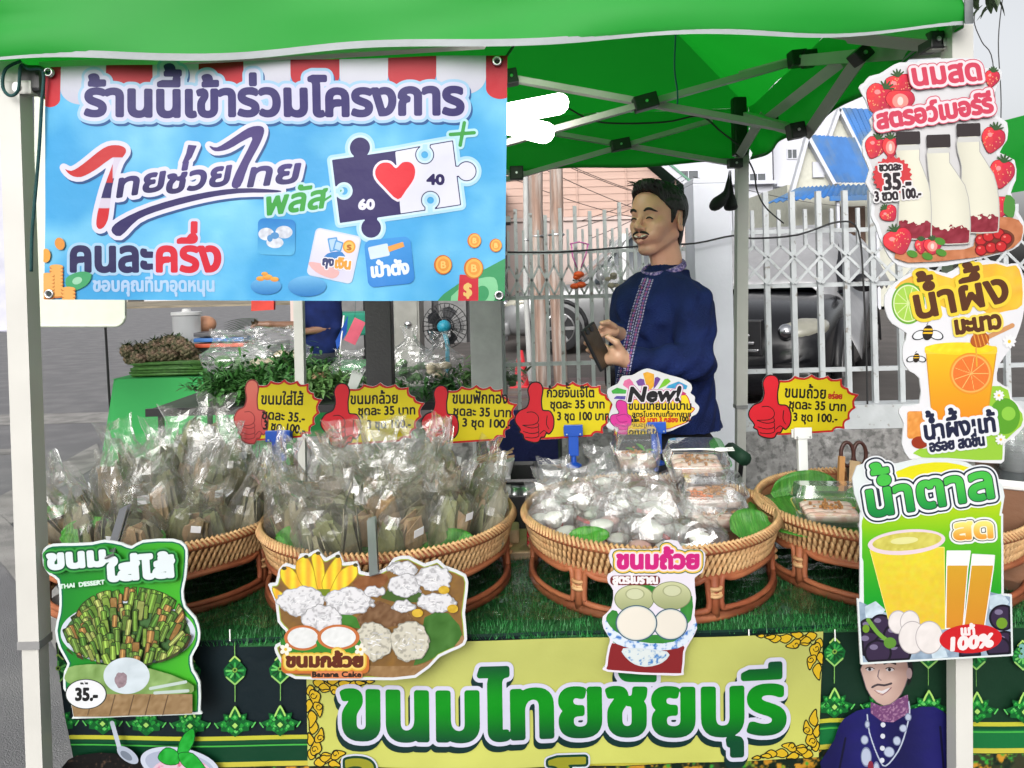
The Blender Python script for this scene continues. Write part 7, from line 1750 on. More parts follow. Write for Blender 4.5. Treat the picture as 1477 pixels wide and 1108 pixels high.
# ---------------------------------------------------------------- people (signed distance bodies turned into one surface)
class SDF:
 def __init__(s, lo, hi, h, M=None):
  """grid in local axes; M maps local -> world"""
  s.lo = np.array(lo, float); s.h = h; s.n = np.ceil((np.array(hi) - s.lo) / h).astype(int) + 1
  s.ax = [s.lo[i] + h * np.arange(s.n[i]) for i in range(3)]
  s.f = np.full(s.n, 1.0, np.float32); s.M = M or Matrix.Identity(4); s.Mi = s.M.inverted()
 def loc(s, p): return np.array(s.Mi @ Vector(p))
 def win(s, lo, hi, m):
  i0 = np.clip(np.floor((np.array(lo) - m - s.lo) / s.h).astype(int), 0, s.n); i1 = np.clip(np.ceil((np.array(hi) + m - s.lo) / s.h).astype(int) + 1, 0, s.n)
  sl = tuple(slice(a, b) for a, b in zip(i0, i1))
  X, Y, Z_ = np.meshgrid(s.ax[0][sl[0]], s.ax[1][sl[1]], s.ax[2][sl[2]], indexing='ij'); return sl, X, Y, Z_
 def comb(s, sl, d, k, sub=False):
  a = s.f[sl]
  if sub: d = -d; h = np.clip(.5 - .5 * (d - a) / k, 0, 1); s.f[sl] = (a * h + d * (1 - h)) + k * h * (1 - h) if False else np.maximum(a, d) + 0;
  else:
   h = np.clip(.5 + .5 * (a - d) / k, 0, 1); s.f[sl] = a * (1 - h) + d * h - k * h * (1 - h)
 def cap(s, a, b, r0, r1=None, k=.01, sub=False, world=True):
  r1 = r0 if r1 is None else r1
  a = s.loc(a) if world else np.array(a, float); b = s.loc(b) if world else np.array(b, float); m = max(r0, r1) + k * 2 + s.h * 2
  sl, X, Y, Z_ = s.win(np.minimum(a, b), np.maximum(a, b), m)
  d = b - a; l2 = max(float(d @ d), 1e-9)
  t = np.clip(((X - a[0]) * d[0] + (Y - a[1]) * d[1] + (Z_ - a[2]) * d[2]) / l2, 0, 1)
  q = np.sqrt((X - a[0] - t * d[0]) ** 2 + (Y - a[1] - t * d[1]) ** 2 + (Z_ - a[2] - t * d[2]) ** 2) - (r0 + (r1 - r0) * t)
  s.comb(sl, q, k, sub); return s
 def ell(s, c, r, k=.01, sub=False, world=False, A=None):
  c = s.loc(c) if world else np.array(c, float); r = np.array(r, float); m = k * 2 + s.h * 2; e = r if A is None else np.full(3, r.max())
  sl, X, Y, Z_ = s.win(c - e, c + e, m)
  X, Y, Z_ = X - c[0], Y - c[1], Z_ - c[2]
  if A is not None:
   A = np.array(A); X, Y, Z_ = (A[0, 0] * X + A[1, 0] * Y + A[2, 0] * Z_), (A[0, 1] * X + A[1, 1] * Y + A[2, 1] * Z_), (A[0, 2] * X + A[1, 2] * Y + A[2, 2] * Z_)
  k0 = np.sqrt((X / r[0]) ** 2 + (Y / r[1]) ** 2 + (Z_ / r[2]) ** 2); k1 = np.sqrt((X / r[0] ** 2) ** 2 + (Y / r[1] ** 2) ** 2 + (Z_ / r[2] ** 2) ** 2)
  s.comb(sl, k0 * (k0 - 1) / np.maximum(k1, 1e-6), k, sub); return s
 def mesh(s):
  f = s.f; ins = f < 0; n = s.n
  c = [ins[i:n[0] - 1 + i, j:n[1] - 1 + j, k:n[2] - 1 + k] for i in (0, 1) for j in (0, 1) for k in (0, 1)]
  cnt = sum(x.astype(np.int8) for x in c); mix = (cnt > 0) & (cnt < 8)
  idx = np.full(mix.shape, -1, int); I, J, K = np.nonzero(mix); idx[mix] = np.arange(len(I))
  acc = np.zeros((len(I), 3)); num = np.zeros(len(I))
  cs = [(i, j, k) for i in (0, 1) for j in (0, 1) for k in (0, 1)]
  for a in range(8):
   for b in range(a + 1, 8):
    da = np.array(cs[b]) - np.array(cs[a])
    if np.abs(da).sum() != 1: continue
    va = f[I + cs[a][0], J + cs[a][1], K + cs[a][2]]; vb = f[I + cs[b][0], J + cs[b][1], K + cs[b][2]]
    m_ = (va < 0) != (vb < 0); t = np.where(m_, va / np.where(m_, va - vb, 1), 0)
    for ax in range(3): acc[:, ax] += np.where(m_, cs[a][ax] + t * da[ax], 0)
    num += m_
  v = s.lo + (np.stack([I, J, K], -1) + acc / num[:, None]) * s.h
  F = []
  for ax in range(3):
   o1, o2 = [(1, 2), (2, 0), (0, 1)][ax]
   sl0 = [slice(None)] * 3; sl1 = [slice(None)] * 3; sl0[ax] = slice(0, -1); sl1[ax] = slice(1, None)
   a, b = ins[tuple(sl0)], ins[tuple(sl1)]
   for sgn, m_ in ((1, a & ~b), (-1, ~a & b)):
    q = np.argwhere(m_); q = q[(q[:, o1] > 0) & (q[:, o2] > 0) & (q[:, o1] < n[o1] - 1) & (q[:, o2] < n[o2] - 1)]
    if not len(q): continue
    def ix(d1, d2): p = q.copy(); p[:, o1] += d1; p[:, o2] += d2; return idx[p[:, 0], p[:, 1], p[:, 2]]
    quad = np.stack([ix(-1, -1), ix(0, -1), ix(0, 0), ix(-1, 0)], -1)
    if sgn < 0: quad = quad[:, ::-1]
    F.append(quad[(quad >= 0).all(1)])
  F = np.concatenate(F) if F else np.zeros((0, 4), int)
  Mn = np.array(s.M); v = v @ Mn[:3, :3].T + Mn[:3, 3]
  return v, F
def join_shells(shells):
 V = []; F = []; n = 0
 for v, f in shells: V.append(v); F.append(f + n); n += len(v)
 return np.concatenate(V), np.concatenate(F)
def np_obj(name, v, f, m, parent, col=None):
 w = np.array(wpos(parent)); me = bpy.data.meshes.new(name); me.from_pydata((v - w).tolist(), [], f.tolist())
 if col is not None:
  at = me.color_attributes.new('ink', 'FLOAT_COLOR', 'POINT'); at.data.foreach_set('color', np.column_stack([col, np.ones(len(v))]).ravel())
 return link_mesh(name, me, m, parent, smooth=True)
def smooth_v(v, f, it=2):
 e = np.concatenate([f[:, [0, 1]], f[:, [1, 2]], f[:, [2, 3]], f[:, [3, 0]]]); n = len(v)
 for _ in range(it):
  s_ = np.zeros_like(v); c = np.zeros(n)
  for a, b in ((0, 1), (1, 0)):
   for k in range(3): s_[:, k] += np.bincount(e[:, a], v[e[:, b], k], n)
   c += np.bincount(e[:, a], minlength=n)
  v = v * .4 + .6 * s_ / np.maximum(c, 1)[:, None]
 return v
SKIN = mat('skin', attr='ink', rough=.42, var=.05, vscale=30, bump=.12, bscale=240, spec=.45)
SKIN.node_tree.nodes['Principled BSDF'].inputs['Subsurface Weight'].default_value = .12
SKIN.node_tree.nodes['Principled BSDF'].inputs['Subsurface Radius'].default_value = (.02, .008, .005)
SKIN.node_tree.nodes['Principled BSDF'].inputs['Subsurface Scale'].default_value = .3
HAIR = mat('black_hair', (0.010, 0.009, 0.009), rough=.45, var=.3, vscale=60, bump=.9, bscale=150, stretch=(1, 1, .25), spec=.4)
NAVYF = mat('navy_cotton', lin((17, 31, 78)), rough=.85, var=.22, vscale=10, bump=.5, bscale=240, spec=.2, col2=lin((12, 24, 64)), c2scale=7)
TROU = mat('dark_trousers', (.015, .017, .025), rough=.9, var=.2, bump=.3)
def man():
 D = 2.5
 J = lambda px, py, dy=0: P(px, py, D + dy)
 t = thing('person', 'smiling man with moustache in an embroidered navy shirt, looking left and holding a phone', 'person', (J(962, 400).x, D, 0))
 psi = R(45); fw = Vector((-math.cos(psi), -math.sin(psi), .05)).normalized(); lf = Vector((0, 0, 1)).cross(fw).normalized(); up = fw.cross(lf)
 O = J(948, 319); S_ = .97
 H = Matrix.Translation(O) @ Matrix(((fw.x, lf.x, up.x, 0), (fw.y, lf.y, up.y, 0), (fw.z, lf.z, up.z, 0), (0, 0, 0, 1))) @ Matrix.Scale(S_, 4)
 s = SDF((-.135, -.105, -.26), (.14, .105, .15), .0023, H); L = dict(world=False)
 s.ell((-.014, 0, .036), (.098, .077, .086), k=.02)
 s.ell((.026, 0, -.026), (.066, .058, .080), k=.025)
 for q in (-1, 1):
  s.cap((-.024, q * .050, -.046), (.052, q * .016, -.098), .017, .016, k=.018, **L)
  s.ell((.056, q * .041, -.022), (.028, .022, .022), k=.02)
  s.ell((.062, q * .030, -.052), (.024, .020, .022), k=.018)
 s.ell((.066, 0, -.100), (.020, .022, .017), k=.02)
 s.cap((.078, -.030, .024), (.078, .030, .024), .0125, k=.018, **L); s.ell((.062, 0, .050), (.030, .045, .040), k=.03)
 for q in (-1, 1):
  s.ell((.099, q * .031, .000), (.016, .017, .0125), k=.01, sub=True)
 for q in (-1, 1): s.ell((.0765, q * .031, .001), (.0150, .0165, .0125), k=.006)
 s.cap((.086, 0, .018), (.112, 0, -.024), .0075, .0105, k=.010, **L); s.ell((.111, 0, -.030), (.0125, .012, .0095), k=.006)
 for q in (-1, 1): s.ell((.101, q * .0125, -.033), (.010, .0075, .0075), k=.005); s.ell((.105, q * .007, -.0405), (.004, .003, .0035), k=.003, sub=True)
 # nasolabial, mouth
 s.ell((.079, 0, -.060), (.024, .034, .026), k=.014)
 for q in (-1, 1):
  s.cap((.084, q * .030, -.053), (.1035, 0, -.0555), .0048, .0056, k=.004, **L); s.cap((.084, q * .030, -.055), (.101, 0, -.0765), .0046, .0068, k=.004, **L)
  s.cap((.082, q * .030, -.055), (.103, 0, -.0655), .0030, .0048, k=.002, sub=True, **L)
 for q in (-1, 1):
  A = np.array(Matrix.Rotation(R(q * 22), 3, 'Z') @ Matrix.Rotation(R(-8), 3, 'Y'))
  s.ell((-.014, q * .079, -.004), (.0195, .0085, .031), k=.006, A=A); s.ell((-.010, q * .088, -.001), (.0105, .0070, .018), k=.003, sub=True, A=A)
  s.ell((-.016, q * .083, -.028), (.008, .007, .010), k=.005)
 nb = H.inverted() @ J(965, 412, .02)
 s.cap((-.036, 0, -.050), nb + Vector((-.012, 0, 0)), .047, .054, k=.018, **L); s.cap((.000, 0, -.090), nb + Vector((.024, 0, .01)), .030, .034, k=.02, **L)
 hv, hf = s.mesh(); hv = smooth_v(hv, hf, 1)
 Hi = np.array(H.inverted()); lv = hv @ Hi[:3, :3].T + Hi[:3, 3]
 base = np.array([.64, .325, .225]); C = np.tile(base, (len(hv), 1))
 def blend(c, w): nonlocal C; C = C * (1 - w[:, None]) + np.array(c) * w[:, None]
 g = lambda p, r: np.exp(-(((lv - np.array(p)) / np.array(r)) ** 2).sum(1))
 for q in (-1, 1): blend((.70, .37, .27), .5 * g((.075, q * .042, -.03), (.03, .022, .022))); blend((.52, .27, .20), .5 * g((-.01, q * .09, 0), (.03, .02, .04))); blend((.46, .27, .19), .5 * g((.092, q * .031, .010), (.02, .018, .006)))
 blend((.56, .22, .19), .75 * np.clip(g((.10, 0, -.056), (.02, .030, .0055)) + g((.10, 0, -.077), (.02, .026, .0065)), 0, 1))
 blend((.56, .31, .22), .5 * g((.115, 0, -.03), (.014, .014, .014)))
 blend((.42, .28, .21), .35 * np.clip(g((.075, 0, -.105), (.04, .05, .018)) + g((.02, .06, -.075), (.05, .03, .025)), 0, 1))
 blend((.44, .30, .22), .3 * g((-.0, .07, -.0), (.03, .03, .05)) * (lv[:, 2] > .0))
 # arms, hands, torso and legs as the second shell
 n_sh, f_sh = J(999, 440, -.12), J(910, 434, .12); n_el, f_el = J(1004, 522, -.21), J(905, 505, .06)
 n_wr, f_wr = J(908, 521, -.22), J(893, 482, -.08)
 s2 = SDF(np.array(J(836, 540, -.36)) , np.array(J(925, 455, .02)), .0023)
 palm = J(891, 514, -.235)
 s2.cap(n_wr, palm, .026, .024, k=.012); s2.cap(palm, J(878, 518, -.225), .022, .018, k=.012); s2.cap(J(893, 508, -.235), J(884, 505, -.235), .018, .014, k=.01)
 for i, (a, b, c) in enumerate((((878, 503, -.205), (858, 492, -.192), (846, 485, -.215)), ((877, 510, -.205), (857, 501, -.190), (845, 495, -.216)), ((877, 518, -.205), (859, 510, -.192), (848, 505, -.218)), ((880, 524, -.21), (864, 519, -.20), (853, 514, -.222)))):
  r_ = (.0088, .0090, .0086, .0078)[i]; s2.cap(J(*a), J(*b), r_ * 1.08, r_, k=.005); s2.cap(J(*b), J(*c), r_, r_ * .85, k=.003)
 s2.cap(J(895, 505, -.245), J(889, 494, -.262), .0125, .0105, k=.008); s2.cap(J(889, 494, -.262), J(876, 486, -.258), .0105, .0080, k=.003)
 # far hand
 s2.cap(f_wr, J(884, 477, -.13), .024, .020, k=.01); s2.cap(J(884, 477, -.13), J(876, 480, -.15), .019, .015, k=.01)
 for i, (a, b, c) in enumerate((((882, 470, -.15), (872, 468, -.17), (866, 473, -.185)), ((878, 475, -.15), (867, 475, -.17), (861, 480, -.18)), ((880, 481, -.15), (868, 483, -.17), (863, 488, -.175)))):
  s2.cap(J(*a), J(*b), .0088, .0082, k=.005); s2.cap(J(*b), J(*c), .0082, .007, k=.003)
 s2.cap(J(886, 471, -.15), J(877, 465, -.175), .010, .0085, k=.006); s2.cap(J(877, 465, -.175), J(868, 466, -.19), .0085, .007, k=.003)
 v2, f2 = s2.mesh(); v2 = smooth_v(v2, f2, 1)
 c2 = np.tile(np.array([.52, .30, .20]), (len(v2), 1)); c2 *= (1 + .12 * np.sin(v2[:, 2:3] * 900) * 0)
 s3 = SDF(np.array(J(850, 640, -.5)) * [1, 1, 0] + [0, 0, .0], np.array(J(1060, 395, .45)), .012)
 s3.cap(n_sh, f_sh, .05, k=.03); s3.ell(J(957, 462, 0), (.105, .105, .16), world=True, k=.05); s3.ell(J(960, 560, 0), (.11, .11, .2), world=True, k=.05)
 s3.cap(n_sh, n_el, .042, .034, k=.03); s3.cap(n_el, n_wr, .030, .024, k=.02); s3.cap(f_sh, f_el, .042, .032, k=.03); s3.cap(f_el, f_wr, .030, .023, k=.02); s3.cap(J(967, 412, .02), J(962, 440, .02), .050, .075, k=.03)
 hip = Vector((J(962, 500).x, D, .92))
 bl = Vector((.707, -.707, 0)); bf = Vector((-.707, -.707, 0))
 s3.ell(hip, (.14, .14, .12), world=True, k=.05)
 for q in (-1, 1):
  kn = hip + bl * (.10 * q) + Vector((0, 0, -.42)) + bf * .01; ft = hip + bl * (.11 * q) + Vector((0, 0, -.84)) - bf * .02
  s3.cap(hip + bl * (.085 * q) + Vector((0, 0, -.03)), kn, .085, .056, k=.04); s3.cap(kn, ft, .054, .038, k=.03); s3.cap(ft + Vector((0, 0, -.035)), ft + bf * .17 + Vector((0, 0, -.045)), .036, .03, k=.02)
 v3, f3 = s3.mesh(); c3 = np.tile(np.array([.33, .18, .115]), (len(v3), 1))
 V, F = join_shells([(hv, hf), (v2, f2), (v3, f3)])
 np_obj('body', V, F, SKIN, t, np.concatenate([C, c2, c3]))
 # trousers and shoes
 s4 = SDF(np.array([hip.x - .35, D - .4, .0]), np.array([hip.x + .35, D + .4, 1.05]), .012)
 s4.ell(hip, (.158, .158, .13), world=True, k=.05)
 for q in (-1, 1):
  kn = hip + bl * (.10 * q) + Vector((0, 0, -.42)) + bf * .01; ft = hip + bl * (.11 * q) + Vector((0, 0, -.80)) - bf * .02
  s4.cap(hip + bl * (.085 * q) + Vector((0, 0, -.03)), kn, .100, .075, k=.03); s4.cap(kn, ft, .074, .062, k=.03)
 v4, f4 = s4.mesh(); np_obj('trousers', smooth_v(v4, f4, 1), f4, TROU, t)
 m2 = MB()
 for q in (-1, 1):
  ft = hip + bl * (.11 * q) + Vector((0, 0, -.84)) - bf * .02; base_ = Vector((ft.x, ft.y, .045))
  m2.ball(base_ + bf * .06, .05, 16, 10, scl=(2.6, 1.05, .88), M=Matrix.Rotation(math.atan2(bf.y, bf.x), 4, 'Z'))
 m2.build('shoes', BLACKP, t, smooth=True)
 # shirt
 s5 = SDF(np.array(J(866, 660, -.42)), np.array(J(1050, 382, .40)), .0052)
 s5.cap(J(984, 428, -.09), J(920, 424, .10), .060, k=.04)
 A = np.array(Matrix.Rotation(math.atan2(bf.y, bf.x), 3, 'Z'))
 s5.ell(J(953, 462, 0), (.128, .168, .165), world=True, k=.04, A=A); s5.ell(J(957, 545, 0), (.132, .168, .19), world=True, k=.05, A=A); s5.ell(J(962, 625, 0), (.150, .185, .18), world=True, k=.06, A=A)
 s5.cap(n_sh, n_el, .064, .056, k=.016); s5.cap(n_el, J(913, 521, -.215), .057, .038, k=.010); s5.cap(f_sh, f_el, .060, .052, k=.03); s5.cap(f_el, J(898, 485, -.06), .050, .038, k=.02)
 s5.cap(J(962, 400, .02), J(962, 425, .02), .068, .085, k=.03)
 # cut neck and cuffs open
 sl, X, Y, Z_ = s5.win(s5.lo, s5.lo + s5.n * s5.h, 0)
 nk = s5.loc(J(953, 384, 0)); upn = np.array((Vector((0, 0, 1)) + bf * -.42).normalized())
 s5.f = np.maximum(s5.f, ((X - nk[0]) * upn[0] + (Y - nk[1]) * upn[1] + (Z_ - nk[2]) * upn[2] - .008).astype(np.float32))
 s5.f = np.maximum(s5.f, (.84 - Z_).astype(np.float32))
 fold = .0050 * np.sin(Z_ * 55 + X * 38 + 9 * np.sin(Y * 9)) * np.exp(-((Z_ - J(0, 505).z) / .10) ** 2) + .0045 * np.sin(X * 70 + Z_ * 40 + 3 * np.sin(Z_ * 20)) * np.exp(-((Z_ - J(0, 440).z) / .12) ** 2) + .003 * np.sin(X * 90 - Z_ * 80 + Y * 60)
 s5.f = s5.f + fold.astype(np.float32)
 v5, f5 = s5.mesh(); v5 = smooth_v(v5, f5, 1); sh = np_obj('shirt', v5, f5, NAVYF, t)
 # rays onto the shirt: collar band and embroidered placket follow it
 from mathutils.bvhtree import BVHTree
 bvh = BVHTree.FromPolygons([Vector(p) for p in v5], f5.tolist())
 cam0 = Vector((0, 0, CAMH))
 def onshirt(px, py, off=.002):
  d_ = (P(px, py, 1.0) - cam0).normalized(); h_ = bvh.ray_cast(cam0, d_)
  return (h_[0] + h_[1] * off) if h_[0] else None
 PUR, WHT, PNK = mat('purple_thread', lin((104, 84, 150)), rough=.8), mat('white_thread', lin((150, 150, 175)), rough=.8), mat('pink_thread', lin((140, 80, 120)), rough=.8)
 for line, off_ in ((((931, 402), (921, 430), (912, 460), (905, 490), (899, 520), (892, 556)), (0, 6)), (((938, 404), (929, 432), (922, 462), (914, 492), (907, 524), (902, 556)), (0, 6))):
  c = catmull([(a, b, 0) for a, b in line], n=14)
  ms_ = {0: MB(), 1: MB(), 2: MB()}
  for i, p_ in enumerate(c):
   for dx in (-3.4, 0, 3.4):
    q = onshirt(p_.x + dx, p_.y + (i % 2) * .6, .001)
    if q is None: continue
    kk = 1 if dx else 2
    if i % 3 == 0 and not dx: kk = 0
    e = .0028 if dx == 0 else .0018
    ms_[kk].box(q.x - e, q.x + e, q.y - .002, q.y + .001, q.z - e * .8, q.z + e * .8)
  for k_, m_ in ((0, PUR), (1, WHT), (2, PNK)):
   if ms_[k_].v: ms_[k_].build('embroidery', m_, sh)['kind'] = 'stuff'
 # collar trim
 ring = []
 for a in np.linspace(0, 2 * math.pi, 40, endpoint=False):
  ring.append(J(957, 392, .005) + bf * (.068 * math.cos(a)) + bl * (.066 * math.sin(a)) + Vector((0, 0, -.024 * math.cos(a) + .012)))
 MB().tube(ring, .0065, 8, closed=True, flat=1.8).build('collar', mat('embroidered_collar', lin((70, 60, 120)), rough=.85, var=.5, vscale=160, bump=.5, col2=lin((150, 130, 170)), c2scale=130), sh, smooth=True)
 for p_ in ((925, 414), (914, 448), (907, 482), (897, 542)):
  q = onshirt(*p_, .004)
  if q: MB().ball(q, .0055, 10, 6).build('button', mat('dark_bead', (.05, .04, .06), rough=.3), sh, smooth=True)
 MB().tube([n_wr.lerp(n_el, .04) + Vector((0, .030 * math.cos(a), .032 * math.sin(a))) for a in np.linspace(0, 2 * math.pi, 20, endpoint=False)], .0055, 8, closed=True).build('cuff', NAVYF, sh, smooth=True)
 # hair
 hs = SDF((-.14, -.105, -.12), (.135, .105, .165), .0026, H)
 hs.ell((-.018, 0, .041), (.107, .086, .092), k=.02); hs.ell((-.055, 0, -.03), (.052, .058, .085), k=.02); hs.ell((.034, 0, .095), (.060, .062, .034), k=.03); hs.ell((.074, .012, .112), (.030, .042, .020), k=.02)
 sl, X, Y, Z_ = hs.win(hs.lo, hs.lo + hs.n * hs.h, 0)
 line = np.interp(X, [-.13, -.085, -.052, -.042, -.036, .004, .010, .018, .026, .045, .062, .078, .12], [-.105, -.105, -.075, .015, .032, .032, -.012, -.012, .030, .046, .066, .088, .098])
 hs.f = np.maximum(hs.f, ((line - Z_) * .7).astype(np.float32))
 st = .0028 * np.sin(Y * 420 + X * 130 + 4 * np.sin(Z_ * 50)) + .0024 * np.sin(Y * 230 - X * 300 + Z_ * 160) + .004 * np.sin(X * 90 + Y * 70)
 hs.f = hs.f + (st * .45 * np.clip((Z_ - .02) * 14, .25, 1)).astype(np.float32)
 vh, fh = hs.mesh(); hair = np_obj('hair', vh, fh, HAIR, t)
 hp = lambda p: H @ Vector(p)
 m2 = MB()
 rr_ = random.Random(3)
 for k in range(60):
  y = rr_.uniform(-.05, .055); x0 = .055 + rr_.uniform(-.01, .022)
  m2.tube([hp((x0 - .035, y, .117 + rr_.uniform(-.004, .006))), hp((x0 + .01, y + .004, .121 + rr_.uniform(-.008, .006))), hp((x0 + .038 + rr_.uniform(-.008, .008), y + rr_.uniform(-.004, .01), .112 + rr_.uniform(-.012, .014)))], [.0028, .0022, .0006], 5)
 m2.build('fringe', HAIR, hair, smooth=True)['kind'] = 'stuff'
 bh = BVHTree.FromPolygons([Vector(p) for p in hv], hf.tolist()); d0 = (H @ Vector((0, 0, 0)) - H @ Vector((1, 0, 0))).normalized()
 def face(y, z, off=.0):
  q = bh.ray_cast(hp((.3, y, z)), d0); return q[0] - d0 * off
 def strip(name, pts, r, m_, off=.001, flat=1.0):
  c = [face(v.x, v.y, off) for v in catmull([(a_, b_, 0) for a_, b_ in pts], n=4)]; n_ = len(c)
  MB().tube(c, [r * (.35 + .65 * math.sin(math.pi * min(1, (i + .6) / n_ * 1.05)) ** .7) if i < n_ - 1 else r * .3 for i in range(n_)], 8, flat=flat).build(name, m_, t, smooth=True)
 LASH = mat('dark_lashes', (.012, .009, .008), rough=.3)
 for q in (-1, 1):
  strip('eyebrow', [(q * .015, .0235), (q * .026, .0295), (q * .038, .029), (q * .050, .0215)], .0046, HAIR)
  strip('eye', [(q * .019, -.0015), (q * .027, .0020), (q * .035, .0016), (q * .043, -.0035)], .0029, LASH)
  strip('moustache', [(q * .002, -.0455), (q * .012, -.0455), (q * .022, -.0480), (q * .032, -.0545)], .0042, HAIR)
 strip('mouth', [(-.028, -.0575), (-.016, -.0630), (0, -.0655), (.016, -.0630), (.028, -.0575)], .0078, mat('mouth_inside', (.10, .025, .02), rough=.4), -.0022)
 strip('teeth', [(-.022, -.0560), (-.013, -.0596), (0, -.0616), (.013, -.0596), (.022, -.0560)], .0044, mat('teeth', (.70, .66, .58), rough=.25, bump=0), -.0004)
 # phone (held, so a thing of its own)
 c = J(861, 500, -.235); u = Vector((.42, .10, -.90)).normalized(); w = Vector((.62, .70, .30)); w = (w - u * w.dot(u)).normalized(); n = u.cross(w)
 Mp = Matrix(((w.x, n.x, u.x, c.x), (w.y, n.y, u.y, c.y), (w.z, n.z, u.z, c.z), (0, 0, 0, 1)))
 ph = thing('phone', 'black smartphone with a bronze back held in the man\'s hands', 'phone', c)
 MB().box(-.034, .034, -.005, .005, -.068, .068, Mp, bev=.004).build('phone_case', BLACKP, ph)
 sg = -1 if (n.y > 0) else 1
 MB().box(-.029, .029, sg * .0052, sg * .0062, -.062, .062, Mp).build('back_panel', mat('bronze_back', (.07, .05, .035), rough=.3, metal=.4), ph)
 for a in (-.018, .004): MB().lathe([(0, -.002), (.008, -.002), (.008, .002), (0, .002)], c + w * a + n * (sg * .008) + u * (-.055), 14, (Matrix(((w.x, u.x, n.x), (w.y, u.y, n.y), (w.z, u.z, n.z)))), cap=False).build('lens', BLACKP, ph)
 return t
man()
def seller2():
 """neighbouring stall keeper, mostly hidden behind the banner"""
 D = 7.0; J = lambda px, py, dy=0: P(px, py, D + dy); X0 = J(452, 460).x
 t = thing('person', 'stall keeper in a dark navy shirt behind the vegetables, seen below the banner', 'person', (X0, D, 0))
 sh_z = 1.40; v = Vector
 def fill(s, g=0):
  s.cap(v((X0 - .02, D, sh_z)), v((X0 + .14, D + .06, sh_z)), .09 + g, k=.05); s.ell(v((X0 + .05, D, 1.22)), (.19 + g, .13 + g, .24 + g), world=True, k=.06); s.ell(v((X0 + .05, D, .98)), (.18 + g, .13 + g, .18 + g), world=True, k=.06)
 s = SDF((X0 - .8, D - .5, 0), (X0 + .4, D + .4, 1.75), .017)
 fill(s); hand = J(372, 468, -.25)
 s.cap(v((X0 - .08, D - .05, sh_z - .02)), J(432, 470, -.15), .052, .045, k=.03); s.cap(J(432, 470, -.15), J(388, 468, -.25), .042, .03, k=.02)
 s.cap(J(388, 468, -.25), hand, .032, .03, k=.02)
 for k in range(4): s.cap(hand, hand + v((-.05, -.01 - .01 * k, .03 - .022 * k)), .014, .011, k=.01)
 s.cap(hand, hand + v((-.02, -.02, .05)), .014, .011, k=.01)
 s.cap(v((X0 + .17, D + .05, sh_z - .02)), v((X0 + .22, D - .05, 1.12)), .05, .04, k=.03); s.cap(v((X0 + .22, D - .05, 1.12)), J(430, 480, -.2), .04, .03, k=.02)
 s.cap(v((X0 + .05, D, sh_z)), v((X0 + .04, D, 1.52)), .05, k=.03); s.ell(v((X0 + .02, D - .02, 1.60)), (.085, .095, .115), world=True, k=.02)
 for q in (-1, 1): s.cap(v((X0 + .05 + q * .09, D, .9)), v((X0 + .05 + q * .1, D, .08)), .085, .05, k=.03); s.cap(v((X0 + .05 + q * .1, D, .04)), v((X0 + .05 + q * .1, D - .15, .035)), .04, .032, k=.02)
 a, b = s.mesh(); a = smooth_v(a, b, 1); np_obj('body', a, b, SKIN, t, np.tile(np.array([.20, .105, .065]), (len(a), 1)))
 s = SDF((X0 - .5, D - .4, .7), (X0 + .45, D + .4, 1.56), .017); fill(s, .02)
 s.cap(v((X0 - .08, D - .05, sh_z - .02)), J(436, 468, -.14), .068, .06, k=.03); s.cap(v((X0 + .17, D + .05, sh_z - .02)), v((X0 + .22, D - .05, 1.12)), .066, .055, k=.03)
 sl, X, Y, Z_ = s.win(s.lo, s.lo + s.n * s.h, 0); s.f = np.maximum(s.f, (.80 - Z_).astype(np.float32))
 a, b = s.mesh(); np_obj('shirt', smooth_v(a, b, 1), b, NAVYF, t)
 s = SDF((X0 - .4, D - .3, .0), (X0 + .45, D + .3, .95), .02); s.ell(v((X0 + .05, D, .86)), (.185, .14, .12), world=True, k=.05)
 for q in (-1, 1): s.cap(v((X0 + .05 + q * .09, D, .82)), v((X0 + .05 + q * .1, D, .10)), .10, .07, k=.03)
 a, b = s.mesh(); np_obj('trousers', smooth_v(a, b, 1), b, TROU, t)
 s = SDF((X0 - .2, D - .2, 1.5), (X0 + .2, D + .2, 1.8), .012); s.ell(v((X0 + .03, D + .015, 1.635)), (.095, .10, .10), world=True, k=.02); a, b = s.mesh(); np_obj('hair', a, b, HAIR, t)
 o = MB().prism([(J(369, 0).x, J(0, 456).z), (J(371, 0).x, J(0, 418).z), (J(402, 0).x, J(0, 418).z), (J(400, 0).x, J(0, 455).z)], D - .33, D - .28).build('red_pouch', mat('red_cloth', lin((190, 60, 50)), rough=.8), org=J(386, 440, -.3)); tag(o, 'red cloth pouch held up over the vegetable stall under the banner', 'pouch')
 m2 = MB()
 for k in range(7): leaf_mb(m2, J(372, 460 + k * 1.2, -.28), .30, .035, (-1, .1 * (k - 3) * .3, .10 - .04 * k), fold=.3)
 o = m2.build('leaf_bunch', mat('deep_green_leaf', (.03, .12, .02), rough=.5, var=.3), org=J(350, 462, -.28)); tag(o, 'bunch of long green leaves in the stall keeper\'s hand', 'leaves')
seller2()
# ---------------------------------------------------------------- neighbouring vegetable stall and the clutter around
GRC = mat('green_table_cloth', lin((54, 146, 78)), rough=.85, var=.05, vscale=2, bump=.15, bscale=12, spec=.2)
t = thing('stall_table', 'table under a plain green cloth at the neighbouring vegetable stall', 'table', (-2.3, 6.9, 0))
a, b = P(160, 549, 6.4), P(470, 541, 6.4); zt = .76; x0_, x1_ = a.x, -1.35
vs = []; fs = []; prof = []
